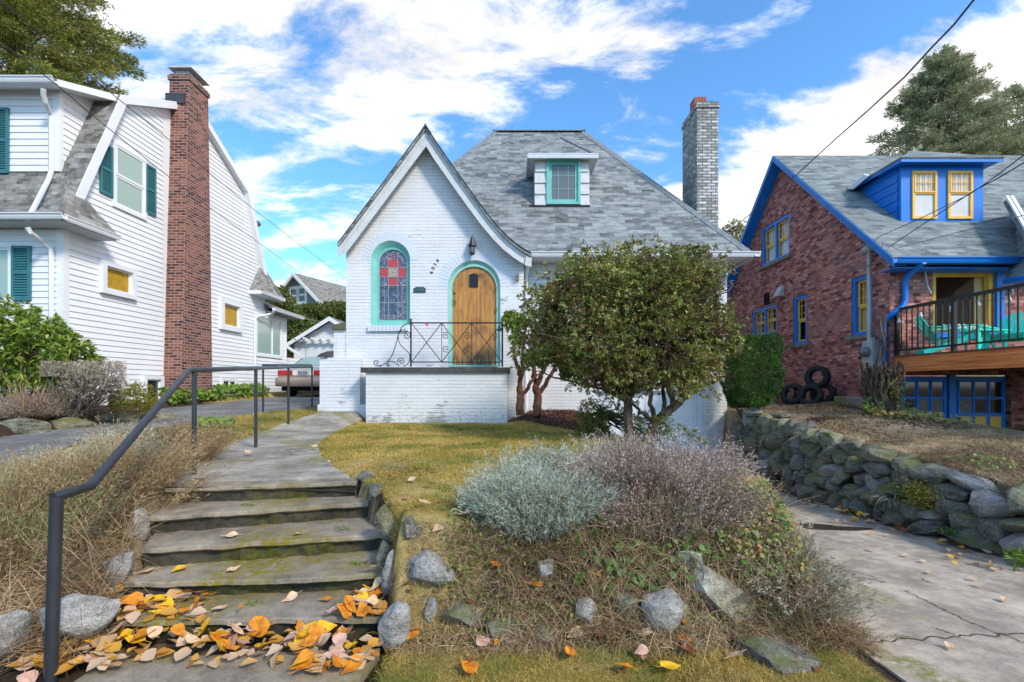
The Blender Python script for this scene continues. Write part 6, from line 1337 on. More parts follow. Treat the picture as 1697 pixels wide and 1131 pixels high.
def bank_rocks():
    # (px, py centre, Y, half width m, half height m, half depth, tilt, material, label)
    L = [(226, 873, 3.25, .055, .13, .10, 8, 'pale_rock', 'narrow pointed pale rock standing left of the second step'),
         (190, 945, 2.82, .105, .145, .10, 25, 'pale_rock', 'upright speckled pale grey rock left of the middle steps'),
         (120, 1022, 2.42, .20, .11, .14, -12, 'pale_rock', 'wide pale grey rock behind the foot of the handrail'),
         (8, 1038, 2.30, .085, .12, .10, 0, 'pale_rock', 'pale rock at the lower left edge of the photo'),
         (620, 815, 3.75, .07, .085, .09, 10, 'dark_rock', 'small dark rock at the right end of the landing edge'),
         (640, 868, 3.32, .075, .175, .10, -14, 'green_rock', 'tall upright greenish rock right of the second and third steps'),
         (680, 878, 3.22, .09, .10, .08, 20, 'dark_rock', 'dark rounded rock just right of the tall upright one'),
         (704, 938, 2.96, .19, .11, .13, 8, 'pale_rock', 'large slanting rock with a white top edge in the lawn bank'),
         (646, 950, 2.85, .052, .145, .09, 3, 'pale_rock', 'narrow pale rock right beside the fourth step'),
         (655, 1040, 2.46, .10, .125, .09, -10, 'pale_rock', 'triangular pale rock beside the lowest step'),
         (714, 1008, 2.60, .052, .075, .07, 0, 'pale_rock', 'small pale block in the foot of the bank'),
         (765, 1020, 2.62, .14, .055, .10, 5, 'dark_rock', 'low dark rock half hidden under dry grass'),
         (836, 1043, 2.53, .135, .07, .11, 14, 'dark_rock', 'flat blue grey slanting rock at the foot of the bank'),
         (905, 1048, 2.50, .08, .04, .08, 0, 'dark_rock', 'small flat grey rock right of the slanting one'),
         (905, 945, 2.90, .085, .10, .09, 0, 'pale_rock', 'buff rock showing through dry stems below the silver plant'),
         (972, 1017, 2.56, .068, .075, .08, -8, 'pale_rock', 'small triangular pale rock below the green leaves'),
         (1035, 1000, 2.62, .075, .075, .08, 0, 'dark_rock', 'small dark grey rock below the round green leaves'),
         (1105, 1008, 2.56, .135, .125, .12, 15, 'pale_rock', 'light grey boulder in the middle of the bank foot'),
         (1190, 985, 2.62, .27, .16, .14, 26, 'lichen_rock', 'long lichen covered boulder leaning down the bank'),
         (1145, 930, 2.85, .12, .10, .10, 0, 'lichen_rock', 'grey boulder above the long lichen covered one'),
         (1292, 1090, 2.36, .255, .095, .15, 6, 'dark_rock', 'broad dark rock at the corner of the bank beside the driveway'),
         (632, 925, 3.02, .07, .10, .09, 0, 'green_rock', 'squat greenish rock at the right end of the third riser'),
         (606, 790, 3.95, .06, .05, .09, 0, 'dark_rock', 'small stone at the lawn corner beside the landing'),
         (1240, 860, 3.9, .12, .12, .12, 0, 'dark_rock', 'rock under the dead lavender at the driveway edge')]
    for i, (px, py, Y, a, b_, c, tilt, mt, lab) in enumerate(L):
        q = G(px, py); Yn = min(Y, q.y-.03) if q.y < Y+.25 else Y; k_ = Yn/Y; a, b_, c = a*k_, b_*k_, c*k_; p = P(px, py, Yn)+Vector((0, .25*c, -.12*b_)); rock('garden_rock', p, (a*1.12, c, b_*1.12), (0, R(tilt), R(random.uniform(-20, 20))), mt, lab, 'rocks edging the steps and the bank', seed=100+i)
    # low flat kerb stones at the left driveway
    for i, (px, py, w) in enumerate(((30, 702, .5), (110, 700, .45), (180, 692, .5), (250, 686, .45))):
        p = G(px, py+8); rock('garden_rock', (p.x, p.y, p.z+.03), (w, .2, .13), (0, 0, .1*i), 'green_rock', ['flat mossy kerb stone at the left edge of the photo', 'flat mossy kerb stone under the spiky purple shrub', 'flat mossy kerb stone under the grey vase shaped bush', 'flat mossy kerb stone nearest the brick chimney'][i], 'flat stones edging the left bed', seed=160+i)
bank_rocks()
def stone_wall():
    rnd = random.Random(5); Y = 2.55; k = 0; cols = ['dark_rock', 'green_rock', 'dark_rock', 'green_rock', 'green_rock', 'dark_rock', 'pale_rock']
    near = lambda y: 'beside the garage pillar' if y > 7.9 else 'above the farthest leaf drift' if y > 6.6 else 'halfway along' if y > 5.4 else 'level with the puddle' if y > 4.6 else 'left of the mossy cushion' if y > 4.3 else 'right of the mossy cushion' if y > 3.4 else 'at the right edge'
    word = {'dark_rock': 'dark grey', 'green_rock': 'greenish mossy', 'pale_rock': 'light grey'}
    rows = 6
    for row in range(rows):
        y = 2.3+.11*row; 
        while y < 9.15:
            hgt = float(top_r(4.5, y)-drv_r(y))-.02; rh = hgt/3.7 if y < 4.2 else hgt/4.7; nr = 4 if y < 4.2 else 5
            L_ = rnd.uniform(.19, .42)*(1.15 if row == 0 else .95)*(1.25 if y < 4.8 else .9)
            if row >= nr: y += L_; continue
            yc = y+L_/2; mt = cols[rnd.randrange(7)] if row else cols[rnd.choice((0, 0, 1))]
            if row == nr-1: mt = rnd.choice(('green_rock', 'dark_rock', 'green_rock', 'green_rock', 'pale_rock'))
            z = float(drv_r(yc))+rh*(row+.42); sz = (rnd.uniform(.19, .27), L_*.66, rh*rnd.uniform(.74, 1.08)); x = 4.38+.045*row+rnd.uniform(-.05, .05)
            pos = 'topmost' if row == nr-1 else ('bottom', 'second', 'third', 'fourth', 'fifth')[row]; shp = 'long ' if L_ > .42 else 'small ' if L_ < .27 else ''
            rock('wall_stone', (x, yc, z), sz, (rnd.uniform(-.6, .6), rnd.uniform(-.3, .3), rnd.uniform(-.4, .4)), mt, '%s%s stone, %s course of the stone wall, %s' % (shp, word[mt], pos, near(yc)), 'stones of the dry stone wall', seed=300+k, sub=3)
            k += 1; y += L_*.96
stone_wall()
# ------------------------------------------------------------ plants
def unit(v): return v/np.maximum(np.linalg.norm(v, axis=1, keepdims=True), 1e-9)
def leafs(P0, D, Ln, Wd, droop=.25, fold=.0, seed=0):
    """diamond leaves: base P0, direction D, length, width"""
    rg = np.random.default_rng(seed); n = len(P0); D = unit(D); r = unit(rg.normal(size=(n, 3))); Sd = unit(np.cross(D, r)); Nn = np.cross(Sd, D)
    Ln = np.broadcast_to(np.asarray(Ln, float).reshape(-1, 1), (n, 1)); Wd = np.broadcast_to(np.asarray(Wd, float).reshape(-1, 1), (n, 1))
    mid = P0+D*Ln*.5; tip = P0+D*Ln; tip = tip-np.array([0, 0, 1.])*Ln*droop
    V = np.stack([P0, mid+Sd*Wd*.5+Nn*Wd*fold, tip, mid-Sd*Wd*.5+Nn*Wd*fold], 1).reshape(-1, 3); return V, np.arange(4*n).reshape(n, 4)
def blades(P0, D, Ln, Wd, bend=.3, seed=0):
    """bent blades: two-part strips as 3 + tip -> one quad and one point, as a 4-gon kite"""
    rg = np.random.default_rng(seed); n = len(P0); D = unit(D); a = rg.uniform(0, 2*np.pi, n); Sd = np.stack([np.cos(a), np.sin(a), 0*a], 1); Sd = unit(Sd-D*(Sd*D).sum(1, keepdims=True))
    Ln = np.broadcast_to(np.asarray(Ln, float).reshape(-1, 1), (n, 1)); Wd = np.broadcast_to(np.asarray(Wd, float).reshape(-1, 1), (n, 1)); h = np.cross(D, Sd)*rg.uniform(-1, 1, (n, 1))
    tip = P0+D*Ln+h*Ln*bend-np.array([0, 0, 1.])*Ln*bend*.3; m1 = P0+D*Ln*.55+h*Ln*bend*.22; s2 = Sd*Wd*.36; s3 = Sd*Wd*.10
    V = np.stack([P0-Sd*Wd*.5, P0+Sd*Wd*.5, m1+s2, m1-s2, tip+s3, tip-s3], 1).reshape(-1, 3); b = np.arange(n)*6
    return V, np.concatenate([np.stack([b, b+1, b+2, b+3], 1), np.stack([b+3, b+2, b+4, b+5], 1)])
def tufts(T, D, n, spread, seed):
    """n leaf bases and directions round each tip"""
    rg = np.random.default_rng(seed); m = len(T); P0 = np.repeat(T, n, 0)+rg.normal(size=(m*n, 3))*.006; d = np.repeat(unit(D), n, 0)+rg.normal(size=(m*n, 3))*spread; return P0, unit(d)
def join(parts):
    Vs, Fs, b = [], [], 0
    for V, Fc in parts: Vs.append(V); Fs.append(Fc+b); b += len(V)
    return np.concatenate(Vs), np.concatenate(Fs)
def limb(mb, a, b, r0, r1, wob, n=6, seed=0, mi=0):
    rnd = random.Random(seed); a, b = Vector(a), Vector(b); L = (b-a).length; pts = []; rs = []
    for i in range(n+1):
        t = i/n; o = Vector([rnd.uniform(-1, 1) for _ in range(3)])*wob*L*math.sin(math.pi*t); pts.append(a.lerp(b, t)+o); rs.append(r0+(r1-r0)*t)
    mb.tube(pts, rs, 7, mi); return pts
def ell_pts(n, c, r, lo=.0, hi=1., seed=0, flat=None):
    rg = np.random.default_rng(seed); d = unit(rg.normal(size=(n, 3))); q = rg.uniform(lo**3, hi**3, (n, 1))**(1/3); p = np.array(c)+d*q*np.array(r); return p, d
def nz3(p, s, seed=0): return np.array([mnoise.noise(Vector((a*s+seed, b*s, c*s))) for a, b, c in p])
# ---- grass
def grass():
    rg = np.random.default_rng(3)
    def scatter(n, x0, x1, y0, y1, dens=None):
        x = rg.uniform(x0, x1, n); y = y0+(y1-y0)*rg.uniform(0, 1, n)**1.4; return x, y
    x, y = scatter(190000, -3.3, 1.8, 3.0, 9.1); k = is_lawn(x, y); x, y = x[k], y[k]; nz = nz3(np.stack([x, y, y*0], 1), 1.7)+.6*nz3(np.stack([x, y, y*0], 1), 5); k = rg.uniform(size=len(x)) < .85+nz*.8; x, y = x[k], y[k]
    P0 = np.stack([x, y, gh(x, y)+nz[k]*.01-.005], 1); D = rg.normal(size=P0.shape)*.75; D[:, 2] = .8
    V, Fc = blades(P0, D, rg.uniform(.018, .048, len(x))*(1+.0*y), .0032+.0009*(y-3), .5, 1)
    np_mesh('lawn_grass', V, Fc, MAT['lawn_blades']); tag(bpy.data.objects['lawn_grass'], 'patchy yellow and green lawn in front of the porch', 'grass', kind='stuff')
    # strip below the bank and at the lower right
    x = rg.uniform(-.66, 2.05, 42000); y = rg.uniform(1.75, 2.62, 42000); k = ~((x > 1.75)) & (rg.uniform(size=len(x)) < .95); x, y = x[k], y[k]; P0 = np.stack([x, y, gh(x, y)-.004], 1); D = rg.normal(size=P0.shape)*.9; D[:, 2] = .8
    V, Fc = blades(P0, D, rg.uniform(.02, .055, len(x)), .0024, .6, 2); o = np_mesh('verge_grass', V, Fc, MAT['lawn_blades']); tag(o, 'short grass strip between the bank rocks and the bottom edge of the photo', 'grass', kind='stuff')
    # left verge beside the path
    x = rg.uniform(-5.0, -2.6, 34000); y = rg.uniform(4.0, 9.6, 34000); k = ~in_poly(x, y, WALKP); x, y = x[k], y[k]; P0 = np.stack([x, y, gh(x, y)-.004], 1); D = rg.normal(size=P0.shape)*.7; D[:, 2] = .8
    V, Fc = blades(P0, D, rg.uniform(.02, .06, len(x)), .006, .5, 3); o = np_mesh('verge_grass', V, Fc, MAT['lawn_blades']); tag(o, 'thin grass between the handrail and the left driveway', 'grass', kind='stuff')
    # dry straw of the right hand bank top
    x = rg.uniform(4.5, 6.75, 80000); y = 3+6.6*rg.uniform(0, 1, 80000)**1.3; nzz = nz3(np.stack([x, y, y*0], 1), 1.3, 4); k = rg.uniform(size=len(x)) < .8+nzz*1.5; x, y = x[k], y[k]; P0 = np.stack([x, y, gh(x, y)-.003], 1); D = rg.normal(size=P0.shape); D[:, 2] = .35
    V, Fc = blades(P0, D, rg.uniform(.03, .09, len(x)), .005, .4, 4); o = np_mesh('dry_grass', V, Fc, MAT['straw_blades']); tag(o, 'straw coloured dry lawn above the stone wall', 'grass', kind='stuff')
    # matted dead stems over the bank face
    def mat_stems(n, x0, x1, y0, y1, L0, L1, w, mt, name, label, up=.25, down=None, th=.04):
        x = rg.uniform(x0, x1, n); y = rg.uniform(y0, y1, n); k = ~stair_mask(x, y, .03) & ~in_poly(x, y, WALKP); x, y = x[k], y[k]; n = len(x)
        P0 = np.stack([x, y, gh(x, y)+rg.uniform(0, th, n)], 1); D = rg.normal(size=(n, 3)); D[:, 2] = np.abs(D[:, 2])*up
        if down: D = D+np.array(down)
        V, Fc = blades(P0, D, rg.uniform(L0, L1, n), w, .35, n); o = np_mesh(name, V, Fc, MAT[mt]); tag(o, label, 'dead stems', kind='stuff')
    mat_stems(4000, -.62, .2, 2.42, 2.9, .04, .12, .003, 'straw_blades', 'dead_stems', 'thin straw over the rocks at the left of the bank', .5, (0, -.3, -.25), .03)
    mat_stems(19000, -.1, 1.95, 2.45, 3.35, .05, .17, .0034, 'straw_blades', 'dead_stems', 'matted straw coloured dead stems covering the bank right of the steps', .5, (0, -.3, -.25), .06)
    mat_stems(7000, -.15, 1.95, 2.45, 3.3, .06, .2, .0028, 'twigs', 'dead_stems', 'dark dead twigs tangled through the bank right of the steps', .6, (0, -.2, -.2), .07)
    mat_stems(15000, -4.6, -2.0, 2.3, 4.7, .06, .24, .0036, 'straw_blades', 'dead_stems', 'pale dry stalks fallen over the bank left of the steps', .6, (.1, -.3, -.1), .12)
    mat_stems(12000, -4.2, -2.0, 2.25, 3.9, .08, .26, .0036, 'twigs', 'dead_stems', 'dark brown twigs fallen over the bank left of the steps', .6, (.1, -.3, -.1), .12)
    mat_stems(6000, 4.45, 5.6, 3.2, 5.4, .06, .18, .004, 'twigs', 'dead_stems', 'brown dead stems lying behind the top stones of the wall', .4, None, .05)
    mat_stems(2600, .3, 1.95, 2.5, 3.1, .14, .34, .0034, 'straw_blades', 'dead_stems', 'longer bleached stalks standing out of the bank face', 1.2, (0, -.25, .1), .05)
    mat_stems(2600, -4.3, -2.3, 2.35, 3.6, .16, .38, .004, 'straw_blades', 'dead_stems', 'longer bleached stalks lying left of the handrail', 1.0, (.2, -.2, .1), .12)
    # mulch
    n = 12000; x = rg.uniform(-.1, 1.8, n); y = rg.uniform(7, 9.95, n); k = in_poly(x, y, MULCH); x, y = x[k], y[k]; n = len(x); P0 = np.stack([x, y, gh(x, y)], 1); D = rg.normal(size=(n, 3)); D[:, 2] = np.abs(D[:, 2])*.3
    V, Fc = leafs(P0, D, rg.uniform(.03, .08, n), .02, 0, 0, 9); o = np_mesh('bark_mulch', V, Fc, MAT['mulch_chips']); tag(o, 'dark red brown bark mulch beside the porch', 'mulch', kind='stuff')
    x = rg.uniform(4.45, 6.6, 3500); y = rg.uniform(6.5, 10, 3500); x, y = x[:1300], y[:1300]; n = len(x); P0 = np.stack([x, y, gh(x, y)+.005], 1); D = rg.normal(size=(n, 3)); D[:, 2] = np.abs(D[:, 2])*.3
    V, Fc = leafs(P0, D, rg.uniform(.03, .07, n), .03, 0, 0, 9); o = np_mesh('leaf_litter', V, Fc, MAT['mulch_chips']); tag(o, 'brown leaf litter on the dry lawn near the tyres', 'leaf litter', kind='stuff')
grass()
# ---- lavender-like mounds: upright stems set with small leaves
def stem_mound(name, label, cat, c, r, nst, mat, leafmat=None, h=(.18, .32), lf=10, L=(.018, .035), W=.0045, spread=.55, lean=.9, seed=0, stemw=.003, group=None, shape=None, tops=True, zoff=0, woodmat='twigs', crowd=1.):
    rg = np.random.default_rng(seed); a = rg.uniform(0, 2*np.pi, nst); q = np.sqrt(rg.uniform(0, 1, nst)); x = c[0]+r[0]*q*np.cos(a)*.55; y = c[1]+r[1]*q*np.sin(a)*.55
    base = np.stack([x, y, gh(x, y)+zoff], 1); D = np.stack([np.cos(a)*q*lean*r[0]/max(r), np.sin(a)*q*lean*r[1]/max(r), .75+.25*rg.uniform(size=nst)], 1)+rg.normal(size=(nst, 3))*.16; D = unit(D)
    Ln = rg.uniform(h[0], h[1], nst)*(1.0+.75*nz3(base, 5, seed)); tip = base+D*Ln[:, None]
    root = thing(name, label, cat, (c[0], c[1], g(c[0], c[1])+zoff), group)
    V, Fc = blades(base, D, Ln, stemw, .12, seed+1); np_mesh('stems', V, Fc, MAT[woodmat], root)
    t = rg.uniform(.45 if tops else .2, 1.02, (nst, lf)); Pb = (base[:, None, :]+D[:, None, :]*(Ln[:, None]*t)[:, :, None]).reshape(-1, 3)+rg.normal(size=(nst*lf, 3))*.004
    Dl = np.repeat(D, lf, 0)+rg.normal(size=(nst*lf, 3))*spread; V, Fc = leafs(Pb, Dl, rg.uniform(L[0], L[1], len(Pb)), W, .05, 0, seed+2); np_mesh('foliage', V, Fc, MAT[mat], root); return root
stem_mound('lavender_bush', 'silvery green lavender cushion spilling over the bank beside the lawn', 'shrub', (.15, 3.04), (.56, .40), 1700, 'silver', h=(.13, .34), lf=16, L=(.022, .045), W=.0038, spread=.6, lean=1.1, seed=21, zoff=-.05)
stem_mound('lavender_bush', 'silver tufts at the top of the bank between the cushion and the big bush', 'shrub', (.60, 3.70), (.65, .35), 900, 'silver', h=(.22, .36), lf=14, L=(.022, .040), W=.005, spread=.55, lean=1.0, seed=22)
stem_mound('dead_lavender_bush', 'large purple brown dead lavender mound at the corner above the driveway', 'shrub', (.98, 3.38), (.78, .60), 4400, 'dead_lavender', h=(.18, .40), lf=12, L=(.016, .034), W=.0055, spread=.42, lean=1.0, seed=23)
stem_mound('dead_lavender_bush', 'lower skirt of brown lavender drooping over the bank face above the green leaves', 'shrub', (.98, 2.98), (.78, .34), 2200, 'dead_lavender', h=(.16, .34), lf=11, L=(.014, .030), W=.0048, spread=.5, lean=1.7, seed=33)
stem_mound('lavender_bush', 'thin pale tufts scattered on the driveway side of the dead lavender', 'shrub', (1.05, 3.35), (.72, .52), 800, 'silver_pink', h=(.26, .44), lf=12, L=(.018, .032), W=.005, spread=.5, lean=1.0, seed=24)
stem_mound('dead_lavender_bush', 'brown stemmed lavender between the handrail post and the lawn side bank', 'shrub', (-3.05, 3.55), (.75, .55), 2400, 'left_lavender', woodmat='straw_blades', h=(.22, .46), lf=7, L=(.018, .045), W=.0050, spread=.6, lean=1.0, seed=25)
stem_mound('lavender_bush', 'grey green lavender mass left of the handrail at the photo edge', 'shrub', (-3.35, 2.98), (.85, .55), 2700, 'left_lavender', woodmat='straw_blades', h=(.20, .46), lf=8, L=(.02, .05), W=.0052, spread=.6, lean=1.1, seed=26)
stem_mound('lavender_bush', 'pale blue green tuft above the sloping handrail', 'shrub', (-3.45, 3.95), (.50, .34), 600, 'silver', h=(.22, .36), lf=12, L=(.02, .04), W=.0055, spread=.6, lean=.9, seed=27)
stem_mound('lavender_bush', 'fresh green tips sticking out of the left lavender mass', 'shrub', (-3.25, 3.05), (.85, .40), 420, 'fresh_pale', h=(.30, .46), lf=9, L=(.025, .05), W=.005, spread=.4, lean=.6, seed=28) if 'fresh_pale' in MAT else None
stem_mound('dead_lavender_bush', 'brown twiggy lavender behind the second handrail post', 'shrub', (-3.45, 4.75), (.55, .5), 1300, 'left_lavender', h=(.28, .48), lf=7, L=(.02, .04), W=.006, spread=.5, lean=.9, seed=29)
stem_mound('trailing_plant', 'pale trailing stems hanging over the rock at the corner of the driveway', 'ground cover', (1.62, 2.72), (.26, .26), 420, 'silver_dull', h=(.16, .30), lf=12, L=(.02, .045), W=.006, spread=.5, lean=1.9, seed=30)
stem_mound('heather_bush', 'round purple brown bush with bare upright stalks at the left edge', 'shrub', (-6.9, 6.6), (.42, .36), 1500, 'dead_lavender', h=(.25, .40), lf=10, L=(.02, .035), W=.006, spread=.5, lean=1.4, seed=31, zoff=.0)
stem_mound('heather_stalks', 'bare brown stalks rising from the round purple bush', 'stalks', (-6.9, 6.6), (.42, .36), 80, 'straw_blades', h=(.52, .72), lf=2, L=(.02, .04), W=.005, spread=.3, lean=.6, seed=32, stemw=.010, woodmat='straw_blades', zoff=.0)
# ---- ground covers on the bank
def leaf_patch(name, label, pts, n, mat, size, th=.10, seed=0, cat='ground cover', up=1., off=(0, 0)):
    """round leaves on short stalks over the ground polygon given in photo pixels at depth"""
    rg = np.random.default_rng(seed); poly = [(p[0], p[1]) for p in pts]; xs = [p[0] for p in poly]; ys = [p[1] for p in poly]; X, Y = [], []
    while len(X) < n:
        x = rg.uniform(min(xs), max(xs), 4*n); y = rg.uniform(min(ys), max(ys), 4*n); k = in_poly(x, y, poly); X += list(x[k]); Y += list(y[k])
    x = np.array(X[:n]); y = np.array(Y[:n]); P0 = np.stack([x+off[0], y+off[1], gh(x, y)+rg.uniform(th*.35, th*1.25, n)], 1)
    N_ = rg.normal(size=(n, 3))*.45+np.array([0, -.7, .75]); N_ = unit(N_); A = unit(np.cross(N_, rg.normal(size=(n, 3)))); B = np.cross(N_, A); s = rg.uniform(size[0], size[1], (n, 1)); V = []
    m = 8
    for i in range(m):
        a = 2*np.pi*i/m; rr = s*(1+.10*math.cos(3*a)+.06*((-1)**i)); rr = rr*(.55 if i == 0 else 1); V.append(P0+(A*math.cos(a)+B*math.sin(a))*rr+N_*s*.12*(1 if i % 2 else 0))
    V = np.stack(V, 1).reshape(-1, 3); o = np_mesh(name, V, np.arange(n*m).reshape(n, m), MAT[mat]); return tag(o, label, cat, kind='stuff')
def poly_px(l, Y): return [((px-CX)/F*y, y) for (px, y) in l]
leaf_patch('ivy_leaves', 'round scalloped green leaves hanging below the silver lavender', [(.35, 2.62), (.95, 2.55), (1.15, 2.8), (.9, 3.05), (.4, 3.0)], 200, 'ivy', (.015, .028), .11, 41)
leaf_patch('ivy_leaves', 'round green leaves on the bank face above the long boulder', [(1.0, 2.72), (1.55, 2.62), (1.75, 2.95), (1.45, 3.25), (1.05, 3.0)], 330, 'ivy', (.014, .026), .14, 42)
leaf_patch('small_leaf_cover', 'mixed green and rusty small leaves trailing toward the driveway', [(1.2, 2.72), (1.68, 2.62), (1.86, 3.0), (1.78, 3.6), (1.4, 3.2)], 1600, 'mixed_cover', (.006, .014), .16, 43)
leaf_patch('small_leaf_cover', 'low dull green cover creeping over the bank between the rocks', [(-.5, 2.5), (1.5, 2.5), (1.6, 2.75), (.9, 3.0), (-.4, 2.9)], 900, 'green_shrub', (.006, .013), .10, 48)
leaf_patch('weeds', 'small green weed by the foot of the porch path', [(G(325, 712).x, G(325, 712).y), (G(390, 712).x, G(390, 712).y), (G(385, 702).x, G(385, 702).y), (G(330, 702).x, G(330, 702).y)], 300, 'fresh', (.02, .04), .08, 44, 'weed')
leaf_patch('weeds', 'green weeds along the foot of the sided house beside the chimney', [(-8.05, 10.5), (-7.75, 10.5), (-7.75, 14.8), (-8.05, 14.8)], 1100, 'fresh', (.03, .06), .26, 45, 'weed')
leaf_patch('weeds', 'little green weeds on the dry lawn near the stone wall', [(4.75, 4.6), (5.2, 4.6), (5.2, 5.1), (4.75, 5.1)], 110, 'fresh', (.010, .022), .05, 46, 'weed')
leaf_patch('weeds', 'weeds and fallen leaves at the foot of the blue garage doors', [(5.9, 7.6), (6.7, 6.5), (6.7, 8.4), (6.4, 8.6)], 500, 'mixed_cover', (.015, .035), .10, 47, 'weed')
# tiny weeds in the step joints
for i, (px, py, lab) in enumerate(((385, 990, 'tiny green weed growing from the joint below the fourth step'), (360, 860, 'tiny weed at the back of the second tread'), (540, 912, 'tiny weed against the riser under the middle step'), (565, 948, 'small weed sprouting from the riser at the right of the fourth step'))):
    k = [1, 0, 0, 2][i]; k = {0: 4, 1: 1, 2: 2, 3: 3}[i]; l, r = STEP[k]; t = (px-200)/430; b = l.lerp(r, t); b = Vector((b.x, b.y+.17, b.z)); rg = np.random.default_rng(50+i); n = 36
    P0 = np.array(b)+rg.normal(size=(n, 3))*np.array([.03, .012, .008]); D = rg.normal(size=(n, 3))*.8; D[:, 2] = np.abs(D[:, 2])+.5; V, Fc = leafs(P0, D, rg.uniform(.012, .032, n), .009, .1, 0, i); o = np_mesh('weed', V, Fc, MAT['fresh']); tag(o, lab, 'weed', 'weeds in the step joints')
# ---- shrubs and trees
def crown_tree(name, label, cat, base, centers, mat, trunkmat, nt, n, L, W, spread=.8, trunks=None, seed=0, lo=.55, group=None, noise_cut=.0, nsc=2., zcut=None, droop=.15, dead=None, fold=.1, keepout=None, lump=.2):
    """crown = tufts through ellipsoids (c, r); trunks = list of limbs (a, b, r0, r1)"""
    root = thing(name, label, cat, base, group); rg = np.random.default_rng(seed); T = []; D = []
    for j, (c, r, wt) in enumerate(centers):
        p, d = ell_pts(int(nt*wt), c, r, lo, 1, seed+j); T.append(p); D.append(d)
    T = np.concatenate(T); D = np.concatenate(D)
    nn = nz3(T, nsc, seed); k = nn > noise_cut-.35; 
    if zcut is not None: k &= (T[:, 2] > zcut+.15*nn)
    if keepout is not None: k &= ~keepout(T)
    T, D, nn = T[k], D[k], nn[k]; T = T+D*((nn[:, None]*lump+nz3(T, nsc*3.2, seed+5)[:, None]*lump*.6)*min(centers[0][1])); Dd = D+np.array([0, 0, .35])
    P0, d = tufts(T, Dd, n, spread, seed+3); V, Fc = leafs(P0, d, rg.uniform(L[0], L[1], len(P0)), rg.uniform(W[0], W[1], len(P0)), droop, fold, seed+4); np_mesh('crown', V, Fc, MAT[mat], root)
    if dead:
        m = int(len(T)*dead[1]); ii = rg.choice(len(T), m); C0 = np.array(centers[0][0]); q = T[ii]*(1-rg.uniform(-.03, .12, (m, 1)))+C0*0; q = C0+(T[ii]-C0)*rg.uniform(.80, 1.04, (m, 1)); P0, d = tufts(q, D[ii], 5, .9, seed+8); V, Fc = leafs(P0, d, rg.uniform(L[0], L[1], len(P0))*.9, W[0], .2, .1, seed+9); np_mesh('dead_leaves', V, Fc, MAT[dead[0]], root)
    if trunks:
        mb = MB()
        for i, (a, b, r0, r1, w) in enumerate(trunks): limb(mb, a, b, r0, r1, w, 7, seed*10+i)
        # twigs into the crown
        for i in range(60 if nt > 500 else 16):
            t = Vector(T[rg.integers(len(T))]); a = min((Vector(q[1]) for q in trunks), key=lambda v: (v-t).length); limb(mb, a, a.lerp(t, .93), .014 if nt > 500 else .01, .004, .10, 5, seed*99+i)
        mb.build('trunk', MAT[trunkmat], root, uv=False)
    return root
